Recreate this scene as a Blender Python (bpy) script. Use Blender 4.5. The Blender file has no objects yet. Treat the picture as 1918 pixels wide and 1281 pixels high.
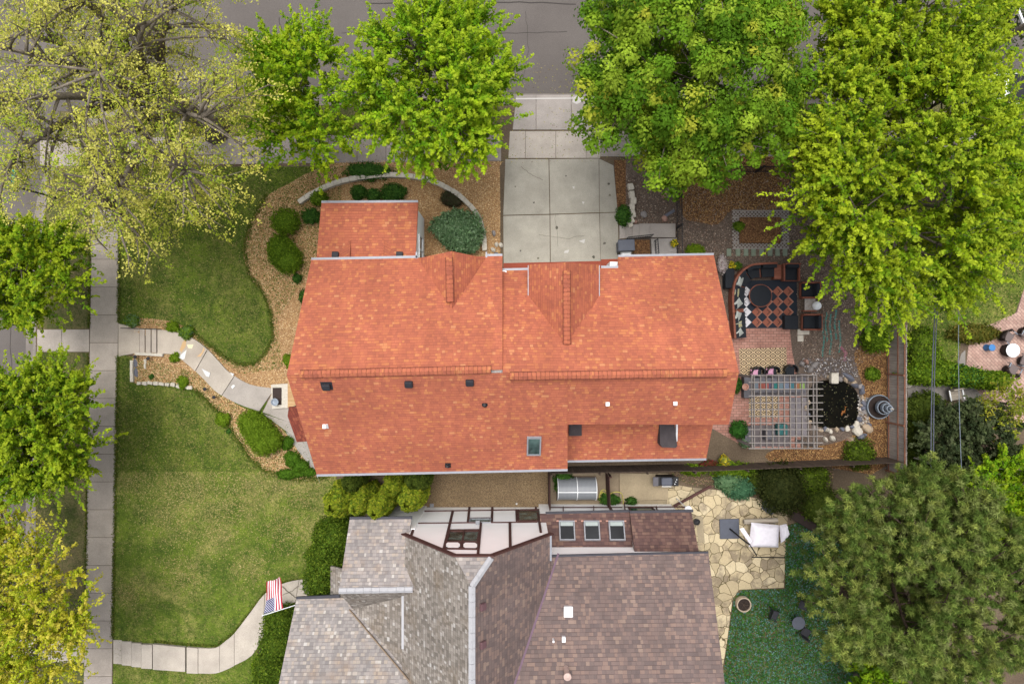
import bpy, bmesh, math, random
import numpy as np
from mathutils import Vector, Matrix

# ------------------------------------------------------------------ camera, sky, sun, exposure
scene = bpy.context.scene
col = scene.collection
H, S, CX, CY = 38.0, 0.03, 959.0, 640.5       # camera height, metres per photo pixel at ground, photo centre
cam_d = bpy.data.cameras.new("camera"); cam = bpy.data.objects.new("camera", cam_d); col.objects.link(cam)
cam.location = (0, 0, H); cam.rotation_euler = (0, 0, 0)
cam_d.sensor_width = 36.0; cam_d.lens = 36.0 * H / (1918 * S); cam_d.clip_start = 0.5; cam_d.clip_end = 2000
scene.camera = cam
world = bpy.data.worlds.new("World"); scene.world = world; world.use_nodes = True
SUN_EL, SUN_AZ = math.radians(76), math.radians(-18)      # from the top of the picture, a little to the left
wn = world.node_tree; bg = wn.nodes["Background"]
sky = wn.nodes.new("ShaderNodeTexSky"); sky.sky_type = 'NISHITA'; sky.sun_disc = False
sky.sun_elevation = SUN_EL; sky.sun_rotation = SUN_AZ; sky.dust_density = 6.0; sky.air_density = 1.0
hs = wn.nodes.new("ShaderNodeHueSaturation"); hs.inputs["Saturation"].default_value = 0.28
wn.links.new(sky.outputs[0], hs.inputs["Color"]); wn.links.new(hs.outputs[0], bg.inputs["Color"])
bg.inputs["Strength"].default_value = 0.15
sun_d = bpy.data.lights.new("sun", 'SUN'); sun_d.energy = 1.25; sun_d.angle = math.radians(40); sun_d.color = (1, 0.965, 0.91)
sun = bpy.data.objects.new("sun", sun_d); col.objects.link(sun)
sd = Vector((math.sin(SUN_AZ) * math.cos(SUN_EL), math.cos(SUN_AZ) * math.cos(SUN_EL), math.sin(SUN_EL)))
sun.rotation_euler = sd.to_track_quat('Z', 'Y').to_euler(); sun.location = (0, 30, 60)
scene.view_settings.view_transform = 'Standard'; scene.view_settings.look = 'None'
scene.view_settings.gamma = 1.0; scene.view_settings.exposure = 0.62
scene.cycles.max_bounces = 6; scene.cycles.transparent_max_bounces = 8

# ------------------------------------------------------------------ helpers
rnd = random.Random(7)
def P(px, py, z=0.0):
    f = (H - z) / H
    return Vector(((px - CX) * S * f, (CY - py) * S * f, z))
def lin(r, g, b):
    def c(v):
        v /= 255.0
        return v / 12.92 if v <= 0.04045 else ((v + 0.055) / 1.055) ** 2.4
    return tuple(0.75 * c(v) for v in (r, g, b))
def linw(r, g, b): return tuple(v / 0.75 for v in lin(r, g, b))

class NT:
    def __init__(s, name):
        s.m = bpy.data.materials.new(name); s.m.use_nodes = True
        s.t = s.m.node_tree; s.b = s.t.nodes["Principled BSDF"]; s.tc = None
        s.b.inputs["Specular IOR Level"].default_value = 0.25
    def n(s, kind): return s.t.nodes.new(kind)
    def put(s, sock, v):
        if v is None: return
        if isinstance(v, bpy.types.NodeSocket): s.t.links.new(v, sock)
        elif isinstance(v, (tuple, list)) and len(v) == 3 and sock.type == 'RGBA': sock.default_value = (*v, 1)
        else: sock.default_value = v
    def co(s, kind="Object"):
        if s.tc is None: s.tc = s.n("ShaderNodeTexCoord")
        return s.tc.outputs[kind]
    def noise(s, scale, detail=2.0, rough=0.5, vec=None, dist=0.0):
        x = s.n("ShaderNodeTexNoise"); x.inputs["Scale"].default_value = scale; x.inputs["Detail"].default_value = detail
        x.inputs["Roughness"].default_value = rough; x.inputs["Distortion"].default_value = dist
        s.put(x.inputs["Vector"], vec or s.co()); return x.outputs["Fac"]
    def voro(s, scale, feature='F1', out="Distance", vec=None, rnd_=1.0):
        x = s.n("ShaderNodeTexVoronoi"); x.feature = feature; x.inputs["Scale"].default_value = scale
        x.inputs["Randomness"].default_value = rnd_
        s.put(x.inputs["Vector"], vec or s.co()); return x.outputs[out]
    def white(s, vec, dim='3D'):
        x = s.n("ShaderNodeTexWhiteNoise"); x.noise_dimensions = dim; s.put(x.inputs["Vector"], vec); return x.outputs["Value"]
    def math(s, op, a, b=0.0, c=0.0):
        x = s.n("ShaderNodeMath"); x.operation = op
        s.put(x.inputs[0], a); s.put(x.inputs[1], b); s.put(x.inputs[2], c); return x.outputs[0]
    def ramp(s, fac, stops, interp='LINEAR'):
        x = s.n("ShaderNodeValToRGB"); x.color_ramp.interpolation = interp; e = x.color_ramp.elements
        while len(e) < len(stops): e.new(0.5)
        for i, (p, c) in enumerate(stops):
            e[i].position = p; e[i].color = (*(c if isinstance(c, (tuple, list)) else (c, c, c)), 1)
        s.put(x.inputs[0], fac); return x.outputs["Color"]
    def mix(s, fac, a, b, mode='MIX'):
        x = s.n("ShaderNodeMix"); x.data_type = 'RGBA'; x.blend_type = mode
        s.put(x.inputs[0], fac); s.put(x.inputs[6], a); s.put(x.inputs[7], b); return x.outputs[2]
    def sep(s, vec):
        x = s.n("ShaderNodeSeparateXYZ"); s.put(x.inputs[0], vec); return x.outputs
    def comb(s, a, b, c=0.0):
        x = s.n("ShaderNodeCombineXYZ"); s.put(x.inputs[0], a); s.put(x.inputs[1], b); s.put(x.inputs[2], c); return x.outputs[0]
    def attr(s, name="Col"):
        x = s.n("ShaderNodeAttribute"); x.attribute_name = name; return x.outputs["Color"]
    def bump(s, h, strength=0.3, dist=0.02):
        x = s.n("ShaderNodeBump"); x.inputs["Strength"].default_value = strength; x.inputs["Distance"].default_value = dist
        s.put(x.inputs["Height"], h); s.t.links.new(x.outputs[0], s.b.inputs["Normal"])
    def done(s, color, rough=0.85, metal=0.0):
        s.put(s.b.inputs["Base Color"], color); s.put(s.b.inputs["Roughness"], rough); s.put(s.b.inputs["Metallic"], metal)
        return s.m

MAT = {}
def simple(name, c, rough=0.7, metal=0.0, var=0.15, scale=6.0, attr=False, spec=None):
    """one colour with a little wear in it"""
    if name in MAT: return MAT[name]
    k = NT(name)
    f1 = k.noise(scale, 4); f2 = k.noise(scale * 7, 2)
    v = k.math('ADD', k.math('MULTIPLY', f1, 1.3), k.math('MULTIPLY', f2, 0.7))
    g = k.ramp(k.math('MULTIPLY', v, 0.5), [(0.3, 1 - var), (0.7, 1 + var * 0.6)])
    base = k.attr() if attr else c
    if spec is not None: k.b.inputs["Specular IOR Level"].default_value = spec
    MAT[name] = k.done(k.mix(1.0, base, g, 'MULTIPLY'), rough, metal)
    return MAT[name]

def mesh_obj(name, verts, faces, mat, parent=None, uvs=None, cols=None, smooth=False):
    me = bpy.data.meshes.new(name)
    me.from_pydata([tuple(v) for v in verts], [], faces); me.update()
    if cols is not None:
        a = me.color_attributes.new("Col", 'FLOAT_COLOR', 'POINT')
        arr = np.ones((len(verts), 4), dtype=np.float32); arr[:, :3] = np.array(cols, dtype=np.float32)
        a.data.foreach_set("color", arr.ravel())
    if uvs is not None:
        ul = me.uv_layers.new(name="UVMap")
        ul.data.foreach_set("uv", np.array(uvs, dtype=np.float32).ravel())
    if smooth: me.polygons.foreach_set("use_smooth", [True] * len(me.polygons))
    if mat: me.materials.append(mat)
    o = bpy.data.objects.new(name, me); col.objects.link(o)
    if parent: o.parent = parent
    return o

ORIGIN = {}
class MB:
    """collects geometry for ONE mesh object (world coordinates; shifted to the root when parented)"""
    def __init__(s): s.v = []; s.f = []; s.uv = []; s.c = []; s.cur = (1, 1, 1)
    def face(s, pts, uv=None):
        i = len(s.v); s.v += [Vector(p) for p in pts]; s.c += [s.cur] * len(pts)
        s.f.append(tuple(range(i, i + len(pts))))
        s.uv += uv if uv else [(p[0], p[1]) for p in pts]
    def add(s, verts, faces):
        i = len(s.v); s.v += [Vector(p) for p in verts]; s.c += [s.cur] * len(verts)
        for f in faces:
            s.f.append(tuple(i + k for k in f)); s.uv += [(verts[k][0], verts[k][1]) for k in f]
        return s
    def prism(s, pts, z0, z1):
        """vertical prism on a plan outline (any winding)"""
        a = sum(pts[i][0] * pts[(i + 1) % len(pts)][1] - pts[(i + 1) % len(pts)][0] * pts[i][1] for i in range(len(pts)))
        if a < 0: pts = pts[::-1]
        n = len(pts); vs = [(p[0], p[1], z0) for p in pts] + [(p[0], p[1], z1) for p in pts]
        fs = [tuple(range(n, 2 * n)), tuple(range(n - 1, -1, -1))] + [(i, (i + 1) % n, n + (i + 1) % n, n + i) for i in range(n)]
        return s.add(vs, fs)
    def box(s, c, size, rz=0.0, tilt=None):
        m = Matrix.Rotation(rz, 3, 'Z')
        if tilt is not None: m = m @ tilt
        vs = [Vector(c) + m @ Vector((x * size[0] / 2, y * size[1] / 2, z * size[2] / 2)) for x in (-1, 1) for y in (-1, 1) for z in (-1, 1)]
        return s.add(vs, [(0, 1, 3, 2), (4, 6, 7, 5), (0, 4, 5, 1), (2, 3, 7, 6), (0, 2, 6, 4), (1, 5, 7, 3)])
    def bevbox(s, c, size, r=0.03, rz=0.0, tilt=None, seg=2):
        """box with rounded edges"""
        bm = bmesh.new(); bmesh.ops.create_cube(bm, size=1.0)
        for v in bm.verts: v.co = Vector((v.co.x * size[0], v.co.y * size[1], v.co.z * size[2]))
        bmesh.ops.bevel(bm, geom=bm.edges[:], offset=r, segments=seg, affect='EDGES', profile=0.5)
        m = Matrix.Rotation(rz, 3, 'Z')
        if tilt is not None: m = m @ tilt
        bm.verts.index_update()
        s.add([Vector(c) + m @ v.co for v in bm.verts], [tuple(v.index for v in f.verts) for f in bm.faces]); bm.free()
        return s
    def bar(s, p, q, w, h=None, up=Vector((0, 0, 1))):
        """rectangular bar from p to q"""
        p, q = Vector(p), Vector(q); h = h or w; d = (q - p)
        if d.length < 1e-6: return s
        d.normalize(); a = d.cross(up)
        if a.length < 1e-4: a = Vector((1, 0, 0))
        a.normalize(); b = a.cross(d).normalized()
        vs = [e + a * (x * w / 2) + b * (y * h / 2) for e in (p, q) for x, y in ((-1, -1), (1, -1), (1, 1), (-1, 1))]
        return s.add(vs, [(3, 2, 1, 0), (4, 5, 6, 7), (0, 1, 5, 4), (1, 2, 6, 5), (2, 3, 7, 6), (3, 0, 4, 7)])
    def tube(s, pts, r, n=8, closed=False):
        pts = [Vector(p) for p in pts]; m = len(pts); rs = r if isinstance(r, (list, tuple)) else [r] * m
        vs = []; prev = None
        for i in range(m):
            if closed: d = pts[(i + 1) % m] - pts[i - 1]
            else: d = pts[min(i + 1, m - 1)] - pts[max(i - 1, 0)]
            d.normalize()
            if prev is None:
                a = d.orthogonal().normalized()
            else:
                a = (prev - d * prev.dot(d));
                a = a.normalized() if a.length > 1e-5 else d.orthogonal().normalized()
            prev = a; b = d.cross(a)
            vs += [pts[i] + (a * math.cos(2 * math.pi * k / n) + b * math.sin(2 * math.pi * k / n)) * rs[i] for k in range(n)]
        fs = []
        for i in range(m if closed else m - 1):
            j = (i + 1) % m
            fs += [(i * n + k, i * n + (k + 1) % n, j * n + (k + 1) % n, j * n + k) for k in range(n)]
        if not closed: fs += [tuple(range(n - 1, -1, -1)), tuple((m - 1) * n + k for k in range(n))]
        return s.add(vs, fs)
    def lathe(s, c, prof, n=24):
        """prof: list of (radius, z) revolved about the vertical through c"""
        vs = []; fs = []; m = len(prof)
        for r, z in prof:
            vs += [(c[0] + r * math.cos(2 * math.pi * k / n), c[1] + r * math.sin(2 * math.pi * k / n), c[2] + z) for k in range(n)]
        for i in range(m - 1):
            fs += [(i * n + k, i * n + (k + 1) % n, (i + 1) * n + (k + 1) % n, (i + 1) * n + k) for k in range(n)]
        fs += [tuple(range(n - 1, -1, -1)), tuple((m - 1) * n + k for k in range(n))]
        return s.add(vs, fs)
    def build(s, name, mat, parent=None, uv=False, attr=False, smooth=False):
        off = ORIGIN.get(parent.name, Vector((0, 0, 0))) if parent else Vector((0, 0, 0))
        o = mesh_obj(name, [v - off for v in s.v], s.f, mat, parent, s.uv if uv else None, s.c if attr else None, smooth)
        if parent: ORIGIN[o.name] = off
        return o
    def top(s, name, mat, label, cat, group=None, at=None, uv=False, attr=False, smooth=False):
        """a thing that is one mesh; its origin goes to its base"""
        n = len(s.v); c = Vector((sum(v.x for v in s.v) / n, sum(v.y for v in s.v) / n, min(v.z for v in s.v))) if at is None else Vector(at)
        o = mesh_obj(name, [v - c for v in s.v], s.f, mat, None, s.uv if uv else None, s.c if attr else None, smooth)
        o.location = c; tag(o, label, cat, group); return o

def tag(o, label=None, cat=None, group=None, kind=None):
    if label: o["label"] = label
    if cat: o["category"] = cat
    if group: o["group"] = group
    if kind: o["kind"] = kind
    return o
def thing(name, label, cat, loc=(0, 0, 0), group=None):
    o = bpy.data.objects.new(name, None); col.objects.link(o); o.location = loc; o.empty_display_size = 0.3
    ORIGIN[o.name] = Vector(loc); return tag(o, label, cat, group)
def struct(o): o["kind"] = "structure"; return o
def copy_tree(o, parent=None):
    c = o.copy(); col.objects.link(c)
    if parent: c.parent = parent
    for ch in list(o.children): copy_tree(ch, c)
    return c
def dup(root, loc, rz, label, group=None):
    c = copy_tree(root); c.location = loc; c.rotation_euler = (0, 0, rz); c["label"] = label
    if group: c["group"] = group
    return c

# ---- clouds of small faces (leaves, chips, needles)
def quad_cloud(name, cen, ax, nor, ln, wd, cols, mat, parent=None, extra=None, fold=0.0):
    """diamond shaped faces: centre, long axis, normal, half length, half width, colour"""
    n = len(cen)
    ax = ax - nor * (ax * nor).sum(1, keepdims=True); ax /= np.linalg.norm(ax, axis=1, keepdims=True) + 1e-9
    bx = np.cross(nor, ax)
    l = ln[:, None]; w = wd[:, None]
    v = np.stack([cen - ax * l, cen + bx * w - ax * l * 0.1 + nor * w * fold, cen + ax * l, cen - bx * w - ax * l * 0.1 + nor * w * fold], 1).reshape(-1, 3)
    c = np.repeat(cols, 4, axis=0)
    off = ORIGIN.get(parent.name) if parent else None
    if off is not None: v = v - np.array(off)
    ev, ef, ec = (np.zeros((0, 3)), [], np.zeros((0, 3))) if extra is None else extra
    if len(ev) and off is not None: ev = np.array(ev) - np.array(off)
    me = bpy.data.meshes.new(name)
    nv = len(v) + len(ev); me.vertices.add(nv)
    me.vertices.foreach_set("co", np.concatenate([v, np.array(ev).reshape(-1, 3)]).astype(np.float32).ravel())
    loops = np.arange(4 * n, dtype=np.int32); starts = np.arange(n, dtype=np.int32) * 4
    if len(ef):
        efl = np.concatenate([np.array(f) for f in ef]) + 4 * n; sz = np.array([len(f) for f in ef])
        starts = np.concatenate([starts, 4 * n + np.concatenate([[0], np.cumsum(sz)[:-1]])]); loops = np.concatenate([loops, efl])
    me.loops.add(len(loops)); me.polygons.add(len(starts))
    me.loops.foreach_set("vertex_index", loops.astype(np.int32)); me.polygons.foreach_set("loop_start", starts.astype(np.int32))
    me.update(calc_edges=True); me.validate()
    a = me.color_attributes.new("Col", 'FLOAT_COLOR', 'POINT'); arr = np.ones((nv, 4), dtype=np.float32)
    arr[:, :3] = np.concatenate([c, np.array(ec).reshape(-1, 3)]); a.data.foreach_set("color", arr.ravel())
    me.materials.append(mat); o = bpy.data.objects.new(name, me); col.objects.link(o)
    if parent: o.parent = parent
    return o
def rand_dirs(R, n):
    d = R.normal(size=(n, 3)); return d / np.linalg.norm(d, axis=1, keepdims=True)
def inpoly(pts, poly):
    x, y = pts[:, 0], pts[:, 1]; ins = np.zeros(len(pts), bool); j = len(poly) - 1
    for i in range(len(poly)):
        xi, yi = poly[i][0], poly[i][1]; xj, yj = poly[j][0], poly[j][1]
        c = ((yi > y) != (yj > y)) & (x < (xj - xi) * (y - yi) / (yj - yi + 1e-12) + xi); ins ^= c; j = i
    return ins
def sample_poly(R, poly, n):
    p = np.array([(q[0], q[1]) for q in poly]); lo, hi = p.min(0), p.max(0); out = []
    got = 0
    while got < n:
        c = lo + R.random((n * 2, 2)) * (hi - lo); c = c[inpoly(c, p)]; out.append(c); got += len(c)
    return np.concatenate(out)[:n]
def pal_pick(R, pal, n, jit=0.15):
    pal = np.array(pal); k = R.integers(0, len(pal), n)
    return np.clip(pal[k] * (1 + R.normal(size=(n, 1)) * jit), 0.004, 1)
def scatter(name, poly, n, size, pal, z, kind_label=None, cat=None, seed=1, flat=0.35, aspect=0.4, mat=None, zr=0.03, mask=None):
    R = np.random.default_rng(seed); xy = sample_poly(R, poly, n)
    if mask is not None: xy = xy[mask(xy)]; n = len(xy)
    cen = np.column_stack([xy, z + R.random(n) * zr]); nor = rand_dirs(R, n) * flat; nor[:, 2] = 1
    nor /= np.linalg.norm(nor, axis=1, keepdims=True)
    ln = size * (0.5 + R.random(n)); o = quad_cloud(name, cen, rand_dirs(R, n), nor, ln, ln * aspect, pal_pick(R, pal, n), mat or MAT["chips"])
    tag(o, kind_label, cat, kind="stuff"); return o
def poly(px, z=0.0): return [P(a, b, z) for a, b in px]
def smooth_path(pts, n=6, closed=False):
    """Catmull-Rom through pixel or world points"""
    pts = [Vector(p) for p in pts]; out = []; m = len(pts)
    for i in range(m if closed else m - 1):
        p0 = pts[i - 1] if (closed or i > 0) else pts[0]; p1 = pts[i]; p2 = pts[(i + 1) % m]; p3 = pts[(i + 2) % m] if (closed or i + 2 < m) else pts[-1]
        for k in range(n):
            t = k / n
            out.append(0.5 * ((2 * p1) + (p2 - p0) * t + (2 * p0 - 5 * p1 + 4 * p2 - p3) * t * t + (3 * p1 - p0 - 3 * p2 + p3) * t ** 3))
    if not closed: out.append(pts[-1])
    return out
def spoly(px, z=0.0, n=5):
    return [P(v[0], v[1], z) for v in smooth_path([(a, b, 0) for a, b in px], n, True)]
def strip(mb, path, a, b, z0, z1):
    """band along a path, from offset a to offset b to its left"""
    path = [Vector(p) for p in path]; L = []; Rr = []
    for i in range(len(path)):
        d = path[min(i + 1, len(path) - 1)] - path[max(i - 1, 0)]; d.z = 0; d.normalize(); nn = Vector((-d.y, d.x, 0))
        L.append(path[i] + nn * a); Rr.append(path[i] + nn * b)
    for i in range(len(path) - 1):
        q = [L[i], L[i + 1], Rr[i + 1], Rr[i]]; mb.prism([(p.x, p.y) for p in q], z0, z1)

# ------------------------------------------------------------------ materials
def m_leaf(name, trans=0.35, rough=0.55):
    k = NT(name); c = k.attr(); k.done(c, 0.7)
    k.b.inputs["Specular IOR Level"].default_value = 0.08
    tr = k.n("ShaderNodeBsdfTranslucent"); k.put(tr.inputs["Color"], k.mix(1.0, c, (1.25, 1.25, 0.6), 'MULTIPLY'))
    mx = k.n("ShaderNodeMixShader"); mx.inputs[0].default_value = trans
    out = k.t.nodes["Material Output"]
    k.t.links.new(k.b.outputs[0], mx.inputs[1]); k.t.links.new(tr.outputs[0], mx.inputs[2]); k.t.links.new(mx.outputs[0], out.inputs["Surface"])
    return k.m
MAT["leaf"] = m_leaf("leaf"); MAT["needle"] = m_leaf("needle", 0.2, 0.6)
k = NT("chips"); MAT["chips"] = k.done(k.attr(), 0.9)
k = NT("bark"); f = k.noise(3, 5); g = k.noise(22, 3)
MAT["bark"] = k.done(k.ramp(k.math('MULTIPLY', k.math('ADD', f, g), 0.5), [(0.3, lin(86, 78, 68)), (0.6, lin(138, 128, 114)), (0.8, lin(182, 174, 162))]), 0.9); k.bump(g, 0.5)
k = NT("bark_dark"); f = k.noise(5, 5)
MAT["bark_dark"] = k.done(k.ramp(f, [(0.3, lin(58, 46, 38)), (0.7, lin(104, 88, 74))]), 0.9)

def m_shingle(name, cols, line, h=0.17, w=0.3, dark=0.72, jitter=True, moss=None, wide=True):
    """asphalt shingles from the metre UVs of each slope: courses, staggered tabs, random tone per tab"""
    k = NT(name); u, v, _ = k.sep(k.co("UV"))
    wob = k.noise(0.7, 2, vec=k.co("UV"))
    v2 = k.math('ADD', v, k.math('MULTIPLY', wob, 0.03))
    row = k.math('FLOOR', k.math('DIVIDE', v2, h)); fv = k.math('FRACT', k.math('DIVIDE', v2, h))
    ro = k.white(k.comb(row, 3.3, 0.0))
    uu = k.math('ADD', k.math('DIVIDE', u, w), k.math('MULTIPLY', ro, 5.0))
    cell = k.math('FLOOR', uu); fu = k.math('FRACT', uu)
    # tabs of two widths: split some cells
    sp = k.white(k.comb(cell, row, 7.0)); half = k.math('GREATER_THAN', fu, k.math('ADD', 0.35, k.math('MULTIPLY', sp, 0.4)))
    t = k.white(k.comb(cell, row, k.math('MULTIPLY', half, 2.0)))
    c = k.ramp(t, cols)
    big = k.noise(0.35, 4, vec=k.co("UV")); fine = k.noise(38, 2, vec=k.co("UV"))
    c = k.mix(1.0, c, k.ramp(big, [(0.3, 0.86), (0.7, 1.1)]), 'MULTIPLY')
    c = k.mix(1.0, c, k.ramp(fine, [(0.25, 0.82), (0.75, 1.15)]), 'MULTIPLY')
    stk = k.noise(1.0, 4, 0.6, vec=k.comb(k.math('MULTIPLY', u, 1.6), k.math('MULTIPLY', v, 0.16)))
    c = k.mix(1.0, c, k.ramp(stk, [(0.3, 0.88), (0.65, 1.05)]), 'MULTIPLY')
    if moss:
        mz = k.noise(0.8, 5, 0.65, vec=k.co("UV")); c = k.mix(k.ramp(mz, [(0.52, 0.0), (0.75, 0.6)]), c, moss)
    edge = k.math('LESS_THAN', fv, 0.14)
    lam = k.math('LESS_THAN', k.white(k.comb(cell, row, 11.0)), 0.55)
    cut = k.math('MULTIPLY', k.math('LESS_THAN', fu, 0.05), 0.5)
    e = k.math('MAXIMUM', k.math('MULTIPLY', edge, k.math('ADD', 0.35, k.math('MULTIPLY', lam, 0.5))), cut)
    c = k.mix(e, c, line)
    k.bump(k.math('ADD', k.math('MULTIPLY', fv, -1.0), k.math('MULTIPLY', t, 0.5)), 0.5, 0.012)
    MAT[name] = k.done(c, 0.92); return MAT[name]
m_shingle("red_shingle", [(0.0, lin(174, 101, 80)), (0.3, lin(186, 108, 83)), (0.65, lin(192, 112, 85)), (0.85, lin(196, 118, 84)), (0.95, lin(206, 132, 88)), (1.0, lin(209, 142, 102))], lin(142, 79, 62), h=0.15, w=0.34)
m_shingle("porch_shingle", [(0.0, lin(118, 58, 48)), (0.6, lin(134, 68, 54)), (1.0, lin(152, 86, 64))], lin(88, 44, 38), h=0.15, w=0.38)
m_shingle("brown_shingle", [(0.0, lin(110, 97, 95)), (0.35, lin(121, 106, 102)), (0.65, lin(129, 111, 106)), (0.88, lin(142, 120, 111)), (1.0, lin(150, 130, 119))], lin(90, 76, 74), h=0.175, w=0.38)
m_shingle("dark_brown_shingle", [(0.0, lin(92, 72, 70)), (0.35, lin(104, 80, 76)), (0.65, lin(112, 86, 80)), (0.88, lin(124, 98, 88)), (1.0, lin(132, 106, 94))], lin(74, 56, 54), h=0.175, w=0.38)
m_shingle("grey_shingle", [(0.0, lin(140, 135, 134)), (0.4, lin(160, 154, 152)), (0.75, lin(172, 164, 160)), (0.92, lin(180, 168, 156)), (1.0, lin(204, 200, 196))], lin(120, 113, 110), h=0.17, w=0.3, moss=lin(168, 142, 118))
m_shingle("weathered_shingle", [(0.0, lin(122, 115, 108)), (0.4, lin(144, 136, 128)), (0.75, lin(160, 152, 144)), (0.92, lin(168, 160, 152)), (1.0, lin(196, 192, 188))], lin(96, 89, 82), h=0.17, w=0.3, moss=lin(124, 106, 84))

k = NT("asphalt"); f = k.noise(0.25, 4); g = k.noise(30, 3); vz = k.voro(60)
c = k.ramp(f, [(0.3, lin(98, 92, 89)), (0.7, lin(113, 107, 103))]); c = k.mix(1.0, c, k.ramp(g, [(0.25, 0.78), (0.75, 1.2)]), 'MULTIPLY')
MAT["asphalt"] = k.done(c, 0.9); k.bump(g, 0.3)
k = NT("concrete"); f = k.noise(0.9, 6, 0.6); g = k.noise(26, 3); st = k.noise(2.6, 5, 0.7, dist=1.2)
c = k.mix(1.0, k.attr(), k.ramp(f, [(0.28, 0.78), (0.72, 1.12)]), 'MULTIPLY'); c = k.mix(1.0, c, k.ramp(g, [(0.25, 0.82), (0.75, 1.12)]), 'MULTIPLY')
c = k.mix(k.ramp(st, [(0.62, 0.0), (0.74, 0.35)]), c, lin(112, 104, 96))
MAT["concrete"] = k.done(c, 0.9); k.bump(g, 0.2)
k = NT("soil"); f = k.noise(0.35, 5); g = k.noise(14, 4); vz = k.voro(22, out="Color")
c = k.ramp(k.math('ADD', k.math('MULTIPLY', f, 0.55), k.math('MULTIPLY', g, 0.45)), [(0.3, lin(74, 62, 50)), (0.5, lin(104, 90, 74)), (0.7, lin(132, 116, 96))])
MAT["soil"] = k.done(c, 0.95); k.bump(g, 0.6, 0.03)
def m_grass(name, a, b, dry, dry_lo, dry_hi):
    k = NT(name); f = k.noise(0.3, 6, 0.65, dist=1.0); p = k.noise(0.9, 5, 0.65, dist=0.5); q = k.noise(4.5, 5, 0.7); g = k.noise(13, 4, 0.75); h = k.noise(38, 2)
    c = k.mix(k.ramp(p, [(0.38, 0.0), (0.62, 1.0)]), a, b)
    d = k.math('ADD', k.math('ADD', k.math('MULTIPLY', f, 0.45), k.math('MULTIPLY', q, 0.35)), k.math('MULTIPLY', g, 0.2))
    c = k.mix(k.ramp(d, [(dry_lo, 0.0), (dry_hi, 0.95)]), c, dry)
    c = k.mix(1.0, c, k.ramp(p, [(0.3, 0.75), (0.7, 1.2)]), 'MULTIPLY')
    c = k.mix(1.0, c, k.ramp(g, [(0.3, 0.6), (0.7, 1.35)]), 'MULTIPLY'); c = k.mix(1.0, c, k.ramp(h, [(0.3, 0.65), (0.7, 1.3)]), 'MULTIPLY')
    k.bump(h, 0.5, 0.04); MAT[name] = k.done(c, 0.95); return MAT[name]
m_grass("lawn_green", lin(70, 94, 26), lin(102, 120, 36), lin(142, 138, 76), 0.49, 0.64)
m_grass("lawn_dry", lin(76, 100, 28), lin(104, 122, 38), lin(160, 150, 92), 0.48, 0.64)
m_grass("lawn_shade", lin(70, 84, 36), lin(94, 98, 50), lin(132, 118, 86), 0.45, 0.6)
def m_chip(name, pal, scale=15, dark=lin(70, 48, 32)):
    k = NT(name); v = k.voro(scale, out="Color"); d = k.voro(scale); a = k.sep(v)[0]; f = k.noise(0.5, 4)
    c = k.ramp(a, [(i / (len(pal) - 1), q) for i, q in enumerate(pal)]); c = k.mix(1.0, c, k.ramp(f, [(0.3, 0.78), (0.7, 1.15)]), 'MULTIPLY')
    c = k.mix(k.ramp(d, [(0.35, 0.0), (0.75, 0.7)]), c, dark); k.bump(d, 0.7, 0.03); MAT[name] = k.done(c, 0.95); return MAT[name]
m_chip("mulch", [lin(170, 130, 90), lin(196, 156, 109), lin(211, 176, 128), lin(180, 140, 97), lin(221, 190, 147)], 26, lin(132, 98, 66))
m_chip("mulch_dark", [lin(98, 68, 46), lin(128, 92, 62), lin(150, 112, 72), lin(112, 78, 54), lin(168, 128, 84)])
m_chip("pea_gravel", [lin(104, 90, 80), lin(126, 110, 98), lin(112, 96, 88), lin(142, 126, 112), lin(92, 80, 72)], 24, lin(76, 66, 58))
m_chip("tan_gravel", [lin(138, 116, 86), lin(152, 130, 98), lin(128, 108, 82), lin(164, 142, 110), lin(118, 98, 76)], 26, lin(92, 76, 58))
def m_paver(name, c1, c2, mortar, bw=0.2, bh=0.1, rot=0.0, scale=1.0):
    k = NT(name); mp = k.n("ShaderNodeMapping"); mp.inputs["Rotation"].default_value = (0, 0, rot); k.put(mp.inputs[0], k.co())
    b = k.n("ShaderNodeTexBrick"); k.put(b.inputs["Vector"], mp.outputs[0]); b.inputs["Scale"].default_value = scale
    b.inputs["Brick Width"].default_value = bw; b.inputs["Row Height"].default_value = bh; b.inputs["Mortar Size"].default_value = 0.012; b.inputs["Bias"].default_value = 0.0
    k.put(b.inputs["Color1"], c1); k.put(b.inputs["Color2"], c2); k.put(b.inputs["Mortar"], mortar)
    f = k.noise(1.2, 5); c = k.mix(1.0, b.outputs["Color"], k.ramp(f, [(0.3, 0.8), (0.7, 1.15)]), 'MULTIPLY')
    MAT[name] = k.done(c, 0.85); return MAT[name]
m_paver("red_paver", lin(168, 120, 106), lin(188, 142, 128), lin(120, 92, 82), 0.3, 0.15)
m_paver("pink_paver", lin(176, 142, 130), lin(198, 166, 152), lin(140, 116, 106), 0.3, 0.15, math.radians(45))
k = NT("flagstone"); w = k.n("ShaderNodeVectorMath"); w.operation = 'ADD'
nz = k.n("ShaderNodeTexNoise"); nz.inputs["Scale"].default_value = 1.1; k.put(nz.inputs["Vector"], k.co()); sc_ = k.n("ShaderNodeVectorMath"); sc_.operation = 'SCALE'; sc_.inputs["Scale"].default_value = 0.5
k.t.links.new(nz.outputs["Color"], sc_.inputs[0]); k.t.links.new(k.co(), w.inputs[0]); k.t.links.new(sc_.outputs[0], w.inputs[1])
e = k.voro(1.9, 'DISTANCE_TO_EDGE', vec=w.outputs[0]); cc = k.voro(1.9, out="Color", vec=w.outputs[0]); a = k.sep(cc)[0]
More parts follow.
